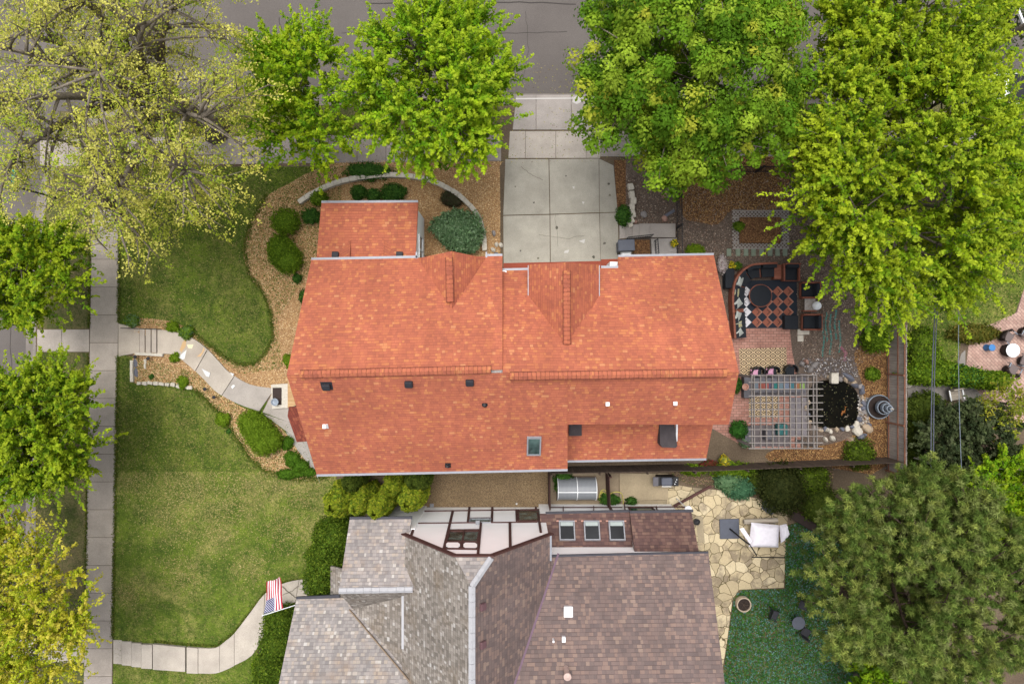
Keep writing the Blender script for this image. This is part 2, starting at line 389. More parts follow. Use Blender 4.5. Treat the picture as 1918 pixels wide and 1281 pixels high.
c = k.ramp(a, [(0.0, lin(186, 170, 138)), (0.5, lin(206, 188, 152)), (1.0, lin(220, 204, 170))])
st = k.noise(1.6, 5, 0.65); c = k.mix(k.ramp(k.math('MULTIPLY', st, k.math('ADD', 0.6, k.math('MULTIPLY', k.sep(cc)[1], 0.7))), [(0.46, 0.0), (0.66, 0.8)]), c, lin(136, 122, 104))
fn = k.noise(18, 3); c = k.mix(1.0, c, k.ramp(fn, [(0.25, 0.85), (0.75, 1.12)]), 'MULTIPLY')
jn = k.mix(k.noise(1.5, 3), lin(84, 82, 44), lin(104, 84, 62))
c = k.mix(k.ramp(k.math('ADD', e, k.math('MULTIPLY', k.noise(9, 3), 0.03)), [(0.03, 1.0), (0.05, 0.0)]), c, jn)
MAT["flagstone"] = k.done(c, 0.9); k.bump(e, 0.3)
k = NT("stucco"); f = k.noise(0.6, 4); g = k.noise(30, 3)
c = k.mix(1.0, linw(243, 243, 243), k.ramp(f, [(0.3, 0.95), (0.7, 1.02)]), 'MULTIPLY'); MAT["stucco"] = k.done(c, 0.9); k.bump(g, 0.25)
def m_wood(name, a, b, dark, along='x', scale=3.0):
    k = NT(name); x, y, z = k.sep(k.co()); f = k.noise(scale, 5, 0.65, vec=k.comb(k.math('MULTIPLY', x, 0.3), k.math('MULTIPLY', y, 3.0), k.math('MULTIPLY', z, 3.0)), dist=0.5) if along == 'x' else k.noise(scale, 5, 0.65, vec=k.comb(k.math('MULTIPLY', x, 3.0), k.math('MULTIPLY', y, 3.0), k.math('MULTIPLY', z, 0.3)), dist=0.5)
    c = k.ramp(f, [(0.25, dark), (0.5, a), (0.75, b)]); MAT[name] = k.done(c, 0.85); return MAT[name]
m_wood("fence_grey", lin(192, 183, 176), lin(216, 207, 200), lin(156, 144, 136), 'z')
m_wood("fence_dark", lin(92, 78, 68), lin(114, 98, 86), lin(64, 54, 46), 'z')
m_wood("rail_brown", lin(160, 112, 90), lin(180, 130, 106), lin(128, 86, 68))
m_wood("timber_brown", lin(84, 56, 52), lin(98, 68, 62), lin(66, 42, 40))
m_wood("sofa_wood", lin(140, 86, 68), lin(158, 102, 84), lin(110, 64, 50))
m_wood("cedar", lin(196, 160, 116), lin(212, 180, 138), lin(170, 130, 88))
m_wood("log_grey", lin(170, 160, 146), lin(192, 182, 168), lin(128, 116, 102))
m_wood("pergola_wood", lin(144, 137, 133), lin(162, 155, 150), lin(116, 108, 103))
def flat(name, c, rough=0.6, metal=0.0, var=0.12, scale=6.0): return simple(name, c, rough, metal, var, scale)
flat("gutter", lin(150, 152, 160), 0.45, 0.2); flat("dark_gutter", lin(66, 66, 74), 0.5); flat("black_metal", lin(34, 34, 38), 0.45)
flat("vent_black", lin(52, 52, 58), 0.5); flat("white_metal", linw(226, 228, 230), 0.35); flat("membrane", lin(74, 68, 70), 0.85, 0, 0.3, 3)
flat("slate_cap", lin(186, 186, 190), 0.6); flat("dark_cushion", lin(38, 42, 48), 0.85); flat("grey_cushion", lin(118, 106, 104), 0.85)
flat("wicker_brown", lin(62, 50, 46), 0.8); flat("grey_plastic", lin(92, 96, 108), 0.55); flat("galvanised", lin(140, 150, 162), 0.45, 0.3)
flat("white_cloth", linw(216, 212, 220), 0.9); flat("window_frame", lin(150, 152, 158), 0.5); flat("blue_plastic", lin(72, 132, 196), 0.45)
flat("red_canopy", lin(150, 74, 56), 0.8); flat("terracotta", lin(196, 150, 134), 0.8); flat("limestone", lin(214, 206, 192), 0.9, 0, 0.25, 9)
flat("rock_grey", lin(150, 144, 142), 0.9, 0, 0.35, 5); flat("rock_tan", lin(186, 166, 142), 0.9, 0, 0.3, 5); flat("rock_blue", lin(112, 114, 126), 0.85, 0, 0.3, 5)
flat("rock_pink", lin(176, 140, 126), 0.9, 0, 0.3, 5); flat("pillow_grey", lin(182, 186, 180), 0.9, 0, 0.3, 8); flat("teal_fabric", lin(58, 112, 112), 0.85)
flat("pink_fabric", lin(214, 158, 186), 0.9); flat("grey_table", lin(104, 102, 108), 0.7); flat("lattice_grey", lin(166, 158, 152), 0.7)
k = NT("glass"); f = k.noise(0.8, 3); MAT["glass"] = k.done(k.ramp(f, [(0.35, lin(26, 26, 28)), (0.65, lin(44, 46, 48))]), 0.06); k.b.inputs["Specular IOR Level"].default_value = 0.3
k = NT("glass_teal"); f = k.noise(1.2, 3); MAT["glass_teal"] = k.done(k.ramp(f, [(0.35, lin(38, 50, 50)), (0.65, lin(96, 122, 118))]), 0.08); k.b.inputs["Specular IOR Level"].default_value = 0.4
# ------------------------------------------------------------------ the ground, streets, walks
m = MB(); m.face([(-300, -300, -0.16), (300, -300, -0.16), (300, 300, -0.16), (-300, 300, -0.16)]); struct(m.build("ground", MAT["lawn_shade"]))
m = MB(); m.face([(-200, 13.0, -0.14), (200, 13.0, -0.14), (200, 29, -0.14), (-200, 29, -0.14)]); struct(m.build("street", MAT["asphalt"]))
m = MB(); m.face([(-39, -200, -0.136), (-25.5, -200, -0.136), (-25.5, 13.0, -0.136), (-20, 16, -0.136), (-39, 16, -0.136)]); struct(m.build("side_street", MAT["asphalt"]))
kerb_px = [(58, 2200), (60, 1281), (62, 900), (62, 650), (66, 540), (75, 420), (97, 325), (130, 262), (190, 222), (265, 203), (345, 195), (500, 193), (700, 192), (970, 191), (1130, 191), (1500, 190), (2600, 188)]
kerb = smooth_path([P(a, b) for a, b in kerb_px], 5)
m = MB(); m.prism([(p.x, p.y) for p in kerb] + [(95, 13.6), (95, -70), (-27.2, -70)], -0.16, 0.0); struct(m.build("yard", MAT["soil"]))
m = MB(); m.cur = lin(150, 142, 134); strip(m, kerb, 0.0, -0.16, -0.02, 0.014)
m.cur = lin(140, 132, 126); strip(m, kerb, 0.5, 0.0, -0.15, -0.125); struct(m.build("kerb", MAT["concrete"], attr=True))

def slab(mb, px, z=0.03, tone=(186, 176, 166), z0=-0.05, gap=0.012):
    kk = 0.92 + 0.16 * rnd.random(); mb.cur = tuple(v * kk for v in lin(*tone)); pts = [P(a, b) for a, b in px]
    c = sum(pts, Vector((0, 0, 0))) / len(pts); mb.prism([((p.x - c.x) * (1 - gap / 0.75) + c.x, (p.y - c.y) * (1 - gap / 0.75) + c.y) for p in pts], z0, z)
m = MB()
def lx(y): return 172 + (y - 450) * (-15 / 831.0)      # left edge of the long walk

y = 330
while y < 1420:
    y2 = y + 52; slab(m, [(lx(y), y), (lx(y) + 53, y), (lx(y2) + 53, y2), (lx(y2), y2)], 0.025, (184, 173, 162) if rnd.random() < .5 else (176, 166, 157)); y = y2
x = 75
while x < 930:
    yt = 260 - (x - 80) * 0.012; x2 = x + 54
    if not (165 < x + 27 < 235): slab(m, [(x, yt), (x2, yt), (x2, yt + 52), (x, yt + 52)], 0.025, (166, 156, 150))
    x = x2
slab(m, [(158, 260), (236, 260), (228, 312), (166, 312)], 0.025, (166, 156, 150))
x = 1118
while x < 2500:
    slab(m, [(x, 246), (x + 55, 246), (x + 55, 294), (x, 294)], 0.025, (158, 150, 144)); x += 55
slab(m, [(70, 617), (116, 617), (116, 659), (70, 659)], 0.025); slab(m, [(116, 617), (168, 617), (168, 659), (116, 659)], 0.025)
slab(m, [(20, 1196), (95, 1196), (95, 1240), (20, 1240)], 0.025); slab(m, [(95, 1196), (158, 1196), (158, 1240), (95, 1240)], 0.025)
struct(m.build("pavement", MAT["concrete"], attr=True))
# driveway
m = MB(); dt = (174, 169, 157)
for q in [[(967, 178), (1004, 178), (1004, 244), (960, 244)], [(1004, 178), (1070, 178), (1070, 244), (1004, 244)], [(1070, 178), (1132, 178), (1132, 244), (1070, 244)]]: slab(m, q, 0.03, (176, 168, 162), -0.14)
for q in [[(955, 246), (984, 246), (984, 297), (952, 297)], [(984, 246), (1041, 246), (1041, 297), (984, 297)], [(1041, 246), (1098, 246), (1098, 297), (1041, 297)], [(1098, 246), (1124, 246), (1124, 297), (1098, 297)]]: slab(m, q, 0.03, (188, 179, 169))
for q in [[(946, 298), (1028, 298), (1030, 402), (942, 404)], [(1028, 298), (1122, 297), (1123, 399), (1030, 402)], [(942, 404), (1030, 402), (1031, 520), (943, 520)], [(1030, 402), (1123, 399), (1126, 520), (1031, 520)], [(1122, 297), (1149, 310), (1157, 398), (1123, 399)], [(1123, 399), (1157, 398), (1160, 500), (1125, 500)]]: slab(m, q, 0.03, dt)
struct(m.build("driveway", MAT["concrete"], attr=True))
m = MB(); m.cur = lin(206, 202, 198); strip(m, [P(966, 187), P(1070, 186), P(1132, 186)], 0.0, 0.07, 0.02, 0.034)
for q in [[(1095, 210), (1100, 216), (1101, 226), (1094, 229), (1091, 222)], [(1075, 183), (1085, 178), (1092, 190), (1080, 196), (1072, 192)], [(1112, 190), (1126, 194), (1128, 200), (1114, 199)], [(1058, 470), (1066, 468), (1064, 474), (1056, 474)], [(1072, 350), (1076, 350), (1075, 355)], [(1090, 378), (1095, 379), (1092, 383)], [(1084, 452), (1096, 448), (1094, 456)]]:
    m.prism([(p.x, p.y) for p in poly(q)], 0.03, 0.0335)
struct(m.build("driveway_paint_marks", MAT["chips"], attr=True))

# lawns and beds
def sheet(name, px, z, mat, n=5, raw=False):
    mb = MB(); pts = poly(px, z) if raw else spoly(px, z, n)
    a = sum(pts[i].x * pts[(i + 1) % len(pts)].y - pts[(i + 1) % len(pts)].x * pts[i].y for i in range(len(pts)))
    if a < 0: pts = pts[::-1]
    mb.face([(p.x, p.y, z) for p in pts]); struct(mb.build(name, mat)); return pts
strip_px = [(66, 660), (166, 660), (160, 1196), (62, 1196)]
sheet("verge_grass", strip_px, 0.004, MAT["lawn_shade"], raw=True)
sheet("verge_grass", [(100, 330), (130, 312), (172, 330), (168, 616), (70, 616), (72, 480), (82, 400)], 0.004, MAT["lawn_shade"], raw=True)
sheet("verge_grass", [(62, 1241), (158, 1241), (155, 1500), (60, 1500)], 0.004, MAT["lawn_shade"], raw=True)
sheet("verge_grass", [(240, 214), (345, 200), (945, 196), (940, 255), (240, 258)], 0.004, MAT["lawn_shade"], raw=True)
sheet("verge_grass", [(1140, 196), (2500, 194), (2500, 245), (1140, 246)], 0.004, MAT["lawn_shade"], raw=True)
lawn_n = sheet("north_lawn", [(226, 314), (640, 312), (640, 420), (520, 600), (530, 690), (455, 700), (380, 660), (300, 612), (224, 608)], 0.004, MAT["lawn_green"], raw=True)
lawn_m = sheet("south_lawn_upper", [(218, 662), (260, 670), (470, 720), (600, 860), (600, 884), (216, 884)], 0.004, MAT["lawn_green"], raw=True)
lawn_s = sheet("south_lawn_lower", [(216, 884), (600, 882), (625, 890), (640, 1060), (560, 1130), (430, 1260), (300, 1262), (211, 1500), (700, 1500), (209, 1500)], 0.0042, MAT["lawn_dry"], raw=True) if False else sheet("south_lawn_lower", [(216, 884), (600, 882), (630, 890), (640, 1500), (209, 1500)], 0.0042, MAT["lawn_dry"], raw=True)
bedA = sheet("mulch_bed", [(936, 312), (934, 303), (800, 302), (650, 303), (590, 318), (540, 345), (500, 368), (470, 418), (456, 468), (466, 515), (492, 548), (508, 590), (511, 632), (497, 662), (478, 680), (452, 683), (420, 668), (385, 640), (345, 612), (310, 600), (250, 596), (236, 606), (262, 625), (340, 640), (390, 665), (420, 695), (450, 720), (480, 735), (560, 740), (640, 640), (700, 480), (920, 500), (936, 494), (937, 440), (937, 380)], 0.010, MAT["mulch"], 3)
bedB = sheet("mulch_bed", [(250, 668), (262, 660), (335, 664), (380, 690), (405, 725), (440, 755), (480, 775), (525, 800), (560, 845), (590, 880), (594, 892), (540, 897), (500, 882), (470, 858), (452, 830), (437, 810), (420, 780), (397, 758), (375, 736), (340, 722), (300, 718), (250, 717)], 0.010, MAT["mulch"], 3)
drv_bed = sheet("mulch_bed", [(1150, 300), (1172, 300), (1172, 420), (1158, 420)], 0.008, MAT["mulch_dark"], raw=True)
g1 = sheet("gravel_yard", [(1172, 296), (1660, 294), (1700, 500), (1690, 880), (1320, 880), (1320, 470), (1172, 470)], 0.004, MAT["pea_gravel"], raw=True)
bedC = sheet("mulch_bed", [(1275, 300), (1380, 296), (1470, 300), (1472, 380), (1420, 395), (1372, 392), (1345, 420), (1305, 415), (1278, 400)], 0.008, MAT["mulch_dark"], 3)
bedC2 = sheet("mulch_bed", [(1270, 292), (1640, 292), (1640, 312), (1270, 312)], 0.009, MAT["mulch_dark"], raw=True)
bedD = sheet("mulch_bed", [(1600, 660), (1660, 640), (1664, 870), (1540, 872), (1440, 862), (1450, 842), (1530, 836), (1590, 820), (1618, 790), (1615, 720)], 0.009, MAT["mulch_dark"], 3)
sheet("side_yard_soil", [(1320, 800), (1440, 842), (1450, 880), (1060, 888), (1060, 870)], 0.008, MAT["soil"], raw=True)
pav = sheet("paver_patio", [(1330, 600), (1480, 600), (1480, 625), (1484, 660), (1490, 690), (1500, 740), (1500, 840), (1400, 840), (1330, 800)], 0.012, MAT["red_paver"], raw=True)
tan = sheet("gravel_path", [(790, 876), (1026, 876), (1026, 952), (780, 956)], 0.006, MAT["tan_gravel"], raw=True)
m = MB()
for q, t in [([(1028, 880), (1160, 886), (1160, 950), (1028, 950)], (150, 134, 112)), ([(1160, 886), (1252, 886), (1252, 936), (1160, 938)], (176, 160, 132)), ([(1163, 938), (1250, 936), (1250, 950), (1163, 952)], (160, 146, 120)), ([(1302, 966), (1316, 966), (1320, 1016), (1308, 1016)], (170, 156, 130))]:
    slab(m, q, 0.02, t)
struct(m.build("concrete_pad", MAT["concrete"], attr=True))
flag_px = [(1250, 904), (1290, 912), (1350, 918), (1400, 930), (1440, 936), (1476, 960), (1474, 1000), (1470, 1060), (1468, 1100), (1385, 1104), (1372, 1120), (1362, 1200), (1352, 1260), (1300, 1270), (1250, 980)]
flagp = sheet("flagstone_patio", flag_px, 0.016, MAT["flagstone"], raw=True)
soilS = sheet("planting_soil", [(1250, 884), (1560, 870), (1560, 985), (1476, 970), (1440, 936), (1350, 914), (1290, 908)], 0.008, MAT["soil"], raw=True)
cov = poly([(1470, 985), (1500, 975), (1560, 960), (1640, 1000), (1640, 1400), (1340, 1400), (1354, 1260), (1364, 1190), (1374, 1118), (1388, 1104), (1470, 1102)])
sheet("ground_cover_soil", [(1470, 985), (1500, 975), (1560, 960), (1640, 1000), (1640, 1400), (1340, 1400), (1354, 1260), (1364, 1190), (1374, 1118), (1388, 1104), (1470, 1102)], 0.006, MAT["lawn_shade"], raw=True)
lawn_e = sheet("east_lawn", [(1700, 380), (2100, 380), (2100, 520), (1916, 545), (1900, 590), (1860, 610), (1800, 640), (1790, 690), (1700, 700)], 0.004, MAT["lawn_green"], raw=True)
sheet("pink_paver_patio", [(1930, 500), (1905, 585), (1868, 602), (1838, 615), (1815, 640), (1808, 700), (1820, 722), (1870, 775), (1960, 830), (2100, 830), (2100, 500)], 0.014, MAT["pink_paver"], raw=True)
m = MB()
for q in [[(1800, 662), (1808, 655), (1808, 716), (1785, 716)], [(1700, 722), (1740, 716), (1735, 760), (1700, 776)], [(1800, 720), (1822, 722), (1870, 778), (1860, 800), (1790, 740)], [(1740, 716), (1800, 720), (1792, 745), (1736, 758)]]: slab(m, q, 0.02, (150, 144, 138))
struct(m.build("concrete_walk", MAT["concrete"], attr=True))
sheet("east_soil", [(1700, 700), (1800, 700), (2100, 830), (2100, 1100), (1700, 1100)], 0.003, MAT["soil"], raw=True)

# front walk with its steps (raised like the steps that lead up to it)
m = MB(); wt = (196, 184, 170)
slab(m, [(222, 606), (262, 614), (262, 660), (222, 668)], 0.03, wt)
for i, (a, b) in enumerate([(262, 272), (274, 284), (286, 295.5)]): slab(m, [(a + .8, 615), (b, 615.5), (b, 661), (a + .8, 660)], 0.06 + i * 0.05, (192, 180, 168), gap=.004)
top = [(297, 616), (330, 622), (356, 630), (384, 648), (410, 675), (432, 698), (470, 720), (516, 727)]; bot = [(297, 662), (326, 664), (340, 672), (362, 690), (385, 712), (408, 735), (446, 756), (486, 770)]
tp = smooth_path([(a, b, 0) for a, b in top], 4); bt = smooth_path([(a, b, 0) for a, b in bot], 4); zz = 0.16
cuts = [0, 13, 21, 28]
for i in range(3):
    tone = [(196, 184, 170), (190, 180, 168), (184, 176, 168)][i]; j0, j1 = cuts[i], cuts[i + 1]
    slab(m, [(v.x, v.y) for v in tp[j0:j1 + 1]] + [(v.x, v.y) for v in bt[j0:j1 + 1]][::-1], 0.15 - i * 0.04, tone, gap=0.008)
slab(m, [(517, 722), (545, 722), (560, 790), (540, 790), (492, 772)], 0.05, (178, 170, 162)); slab(m, [(492, 774), (548, 792), (560, 822), (535, 806)], 0.045, (178, 170, 162))
slab(m, [(535, 808), (575, 815), (600, 905), (590, 884), (560, 846)], 0.04, (168, 162, 156)); slab(m, [(560, 780), (600, 780), (610, 890), (590, 884), (562, 824)], 0.035, (168, 162, 156))
struct(m.build("front_walk", MAT["concrete"], attr=True))
m = MB()
for q, t in [([(337, 668), (352, 655), (348, 672), (344, 673)], (232, 232, 230)), ([(345, 640), (352, 634), (350, 650), (342, 660), (339, 655)], (206, 172, 128)), ([(352, 645), (365, 645), (362, 653), (355, 652)], (236, 224, 190)), ([(384, 650), (386, 655), (378, 668), (371, 668), (380, 660)], (212, 176, 134)), ([(380, 690), (396, 698), (394, 706), (388, 704)], (222, 222, 222)), ([(432, 697), (440, 700), (437, 704)], (226, 226, 226)), ([(438, 720), (442, 722), (437, 728), (434, 724)], (232, 232, 232))]:
    m.cur = lin(*t); m.prism([(p.x, p.y) for p in poly(q)], 0.06, 0.155 if q[0][0] < 390 else 0.116)
struct(m.build("walk_stains", MAT["chips"], attr=True))
m = MB(); nt = (200, 190, 178)
for i, (a, b) in enumerate([(212, 229), (229, 248), (248, 267), (267, 288)]):
    o = (i > 0) * (i * 2.2); slab(m, [(a + .9, 1197 + o), (b, 1197.5 + o), (b, 1243 + o), (a + .9, 1242 + o)], 0.04 + i * 0.05, nt)
slab(m, [(289, 1203), (350, 1209), (350, 1255), (289, 1251)], 0.185, nt); slab(m, [(352, 1209), (373, 1211), (373, 1259), (352, 1258)], 0.16, nt)
tp = smooth_path([(a, b, 0) for a, b in [(373, 1211), (405, 1211), (424, 1198), (440, 1184), (470, 1145), (497, 1110), (526, 1093), (561, 1084), (580, 1086)]], 3); bt = smooth_path([(a, b, 0) for a, b in [(373, 1259), (405, 1259), (426, 1252), (440, 1245), (473, 1226), (493, 1191), (510, 1158), (554, 1126), (580, 1122)]], 3)
for j0, j1 in [(0, 4), (4, 9), (9, 15), (15, 21), (21, 24)]: slab(m, [(v.x, v.y) for v in tp[j0:j1 + 1]] + [(v.x, v.y) for v in bt[j0:j1 + 1]][::-1], 0.12 - j0 * 0.003, nt, gap=0.01)
struct(m.build("neighbour_walk", MAT["concrete"], attr=True))

# loose stuff on the ground
def bl(px_poly): return [(p.x, p.y) for p in poly(px_poly)]
gpal = [lin(76, 98, 30), lin(96, 116, 40), lin(116, 126, 52), lin(66, 84, 28), lin(146, 138, 82)]
dpal = [lin(78, 98, 32), lin(98, 116, 40), lin(112, 122, 50), lin(138, 134, 76), lin(86, 106, 34), lin(94, 112, 38)]
def dry_patch(xy):      # worn, dry grass in drifting patches
    v = np.sin(xy[:, 0] * 1.3 + 0.7 * np.sin(xy[:, 1] * 1.7)) + np.sin(xy[:, 1] * 1.1 + 1.1 * np.sin(xy[:, 0] * 0.9)); return v > -0.6
scatter("lawn_grass", [(p.x, p.y) for p in lawn_n], 26000, 0.05, gpal, 0.01, "short green grass of the lawn above the front walk", "grass", 11, 0.9)
scatter("lawn_grass", [(p.x, p.y) for p in lawn_m], 18000, 0.05, gpal, 0.01, "short green grass of the lawn below the front walk", "grass", 12, 0.9)
scatter("lawn_grass", [(p.x, p.y) for p in lawn_s], 30000, 0.05, dpal, 0.01, "dry patchy grass of the neighbour's lawn", "grass", 13, 0.9)
scatter("lawn_grass", [(p.x, p.y) for p in lawn_e], 12000, 0.06, gpal, 0.01, "green grass beyond the back fence", "grass", 14, 0.9)
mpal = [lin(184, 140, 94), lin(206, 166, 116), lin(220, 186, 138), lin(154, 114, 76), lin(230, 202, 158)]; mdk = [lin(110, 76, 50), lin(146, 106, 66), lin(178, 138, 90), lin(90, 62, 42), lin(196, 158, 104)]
scatter("mulch_chips", [(p.x, p.y) for p in bedA], 34000, 0.042, mpal, 0.012, "bark mulch around the porch wing", "mulch", 21, 0.5, 0.35)
scatter("mulch_chips", [(p.x, p.y) for p in bedB], 16000, 0.042, mpal, 0.012, "bark mulch below the front walk", "mulch", 22, 0.5, 0.35)
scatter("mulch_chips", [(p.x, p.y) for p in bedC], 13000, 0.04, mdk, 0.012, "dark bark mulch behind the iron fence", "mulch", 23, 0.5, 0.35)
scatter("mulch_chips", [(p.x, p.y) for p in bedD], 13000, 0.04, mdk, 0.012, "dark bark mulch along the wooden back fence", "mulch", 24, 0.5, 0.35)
gp = [lin(120, 102, 88), lin(150, 132, 116), lin(94, 80, 70), lin(168, 152, 136), lin(132, 104, 88)]
scatter("gravel_stones", bl([(1172, 330), (1655, 300), (1655, 660), (1600, 690), (1502, 670), (1492, 616), (1492, 485), (1320, 485), (1172, 425)]), 15000, 0.036, gp, 0.01, "brown pea gravel of the back yard", "gravel", 25, 0.5, 0.7)
cpal = [lin(66, 116, 52), lin(52, 100, 56), lin(78, 124, 88), lin(100, 140, 132), lin(72, 124, 42), lin(90, 132, 56), lin(118, 152, 146)]
scatter("ground_cover_leaves", [(p.x, p.y) for p in cov], 42000, 0.055, cpal, 0.03, "bluish green ground cover beside the flagstone patio", "ground cover", 26, 0.8, 0.5, MAT["leaf"], 0.12)
scatter("leaf_litter", [(p.x, p.y) for p in soilS], 7000, 0.05, [lin(120, 96, 76), lin(150, 124, 98), lin(92, 74, 58), lin(82, 92, 44)], 0.012, "leaf litter along the foot of the dark fence", "litter", 27, 0.6, 0.4)

# worn dry patches, clover and ragged edges in the lawns
def blobs(cs):
    C_ = np.array([(P(x, y).x, P(x, y).y, r) for x, y, r in cs]); RR = np.random.default_rng(5)
    def f(xy):
        d = ((xy[:, None, :] - C_[None, :, :2]) ** 2).sum(2) / C_[None, :, 2] ** 2; return np.exp(-d).max(1) > RR.random(len(xy))
    return f
TAN2 = [lin(122, 124, 56), lin(138, 134, 70), lin(110, 116, 48)]
TANP = [lin(176, 160, 106), lin(162, 148, 94), lin(188, 172, 122), lin(146, 136, 78)]
scatter("dry_grass", [(p.x, p.y) for p in lawn_s], 70000, 0.042, TANP, 0.02, "worn straw coloured grass in the neighbour's lawn", "grass", 71, .9, .3, None, .03, blobs([(385, 905, 2.0), (450, 915, 1.5), (330, 960, 1.6), (400, 985, 1.3), (300, 900, .9), (540, 990, 1.1), (560, 930, .8), (340, 1070, 1.0), (470, 1060, .9), (240, 1110, .6), (270, 895, 1.2), (320, 900, 1.6), (420, 893, 1.6), (500, 892, 1.4), (560, 890, 1.0), (360, 930, 1.6), (430, 950, 1.3)]))
scatter("dry_grass", [(p.x, p.y) for p in lawn_m], 9000, 0.05, TAN2, 0.02, "straw coloured patches in the lawn below the front walk", "grass", 72, .9, .3, None, .03, blobs([(330, 855, .8), (400, 840, .7), (300, 760, .6), (360, 790, .5)]))
scatter("dry_grass", [(p.x, p.y) for p in lawn_n], 9000, 0.05, TAN2, 0.02, "straw coloured patches in the lawn above the front walk", "grass", 73, .9, .3, None, .03, blobs([(330, 480, 1.0), (400, 440, .9), (280, 540, .7), (430, 480, .6), (300, 440, .7)]))
EDG = [lin(84, 104, 34), lin(104, 120, 44), lin(66, 86, 28), lin(126, 124, 60)]
def edge(name, px, w, n, label, seed):
    pts = [P(a, b) for a, b in px]; RR = np.random.default_rng(seed); seg = np.array([(b - a).length for a, b in zip(pts, pts[1:])]); cum = np.concatenate([[0], np.cumsum(seg)]); t = RR.random(n) * cum[-1]; i = np.clip(np.searchsorted(cum, t) - 1, 0, len(seg) - 1)
    A_ = np.array([(p.x, p.y) for p in pts]); f = ((t - cum[i]) / seg[i])[:, None]; xy = A_[i] * (1 - f) + A_[i + 1] * f + RR.normal(size=(n, 2)) * w; cen = np.column_stack([xy, .03 + .03 * RR.random(n)]); nor = rand_dirs(RR, n); nor[:, 2] = 1; nor /= np.linalg.norm(nor, axis=1, keepdims=True); ln = .05 * (.5 + RR.random(n))
    o = quad_cloud(name, cen, rand_dirs(RR, n), nor, ln, ln * .35, pal_pick(RR, EDG, n), MAT["leaf"]); tag(o, label, "grass", kind="stuff")
edge("edge_grass", [(226, 340), (224, 450), (222, 604)], .05, 1500, "ragged grass along the walk beside the upper lawn", 81)
edge("edge_grass", [(221, 668), (217, 880), (211, 1195)], .05, 2600, "ragged grass along the walk beside the lower lawns", 82)
edge("edge_grass", [(500, 366), (470, 418), (457, 468), (467, 515), (493, 548), (509, 590), (512, 632), (497, 663), (478, 681), (452, 684), (420, 669), (385, 641), (345, 613)], .07, 3000, "ragged grass edge of the upper lawn against the mulch", 83)
edge("edge_grass", [(365, 730), (397, 759), (420, 781), (437, 811), (452, 831), (470, 859), (500, 883), (560, 897), (612, 893)], .1, 2400, "ragged grass edge of the lawn against the lower mulch bed", 84)
edge("edge_grass", [(290, 1200), (350, 1206), (405, 1209), (440, 1182), (497, 1108), (526, 1091), (575, 1082)], .04, 1500, "ragged grass along the neighbour's walk", 85)
edge("edge_grass", [(168, 450), (167, 612)], .05, 600, "ragged grass of the kerb strip beside the street sign", 86)
edge("edge_grass", [(166, 664), (160, 1192)], .05, 1800, "ragged grass of the kerb strip beside the long walk", 87)
# cracks, patches and stains on the street and drive
m = MB(); m.cur = lin(66, 62, 60)
def crack(pts, w, z, sd):
    r_ = random.Random(sd); q = []
    for a, b in zip(pts, pts[1:]):
        for i in range(8): t = i / 8; q.append(P(a[0] + (b[0] - a[0]) * t + r_.uniform(-1.5, 1.5), a[1] + (b[1] - a[1]) * t + r_.uniform(-1.2, 1.2)))
    strip(m, q, -w / 2, w / 2, z - .004, z)
for i, (pts, w) in enumerate([([(1070, 141), (1105, 139), (1160, 141)], .05), ([(640, 60), (780, 58), (930, 62), (1080, 57)], .03), ([(520, 30), (540, 120), (530, 185)], .04), ([(690, 5), (930, 2), (1100, 6)], .06), ([(985, 20), (990, 90), (975, 170)], .02), ([(15, 560), (20, 800), (12, 1000)], .03)]): crack(pts, w, -.1335 if pts[0][0] > 60 else -.13, i)
struct(m.build("road_cracks", MAT["chips"], attr=True))
m = MB(); m.cur = lin(116, 110, 98)
for i, (pts, w) in enumerate([([(975, 312), (998, 330), (1020, 338)], .025), ([(1010, 440), (1060, 448), (1100, 440)], .02), ([(1040, 400), (1045, 470)], .015), ([(528, 1096), (548, 1112), (560, 1122)], .04), ([(530, 1112), (548, 1105), (562, 1094)], .03)]): crack(pts, w, .034 if pts[0][0] > 900 else .125, 20 + i)
r_ = random.Random(3)
for x, y, r0 in [(1140, 345, .08), (1142, 366, .07), (1043, 427, .1), (1132, 456, .09), (1112, 482, .1), (1008, 484, .07), (975, 470, .06), (1060, 330, .06), (965, 350, .05), (1000, 380, .07)]:
    c = P(x, y); m.cur = lin(*r_.choice([(92, 88, 78), (120, 114, 100), (104, 100, 92)])); m.prism([(c.x + r0 * r_.uniform(.6, 1.1) * math.cos(a), c.y + r0 * r_.uniform(.6, 1.1) * math.sin(a)) for a in np.linspace(0, 5.6, 9)], .029, .0332)
struct(m.build("pavement_cracks_and_spots", MAT["chips"], attr=True))
RR = np.random.default_rng(91)
scatter("fallen_leaf_bits", bl([(60, 210), (1500, 200), (1500, 300), (60, 320)]), 2600, .035, [lin(150, 150, 60), lin(170, 160, 90), lin(120, 96, 66), lin(110, 130, 50)], .03, "fallen seeds and leaf bits on the pavement under the street trees", "leaf litter", 92, .2, .5, None, .004)
scatter("fallen_leaf_bits", bl([(500, 100), (1130, 120), (1130, 188), (500, 188)]), 900, .035, [lin(150, 150, 60), lin(140, 126, 90), lin(96, 80, 60)], -.13, "fallen seeds and leaf bits along the street gutter", "leaf litter", 93, .2, .5, None, .004)
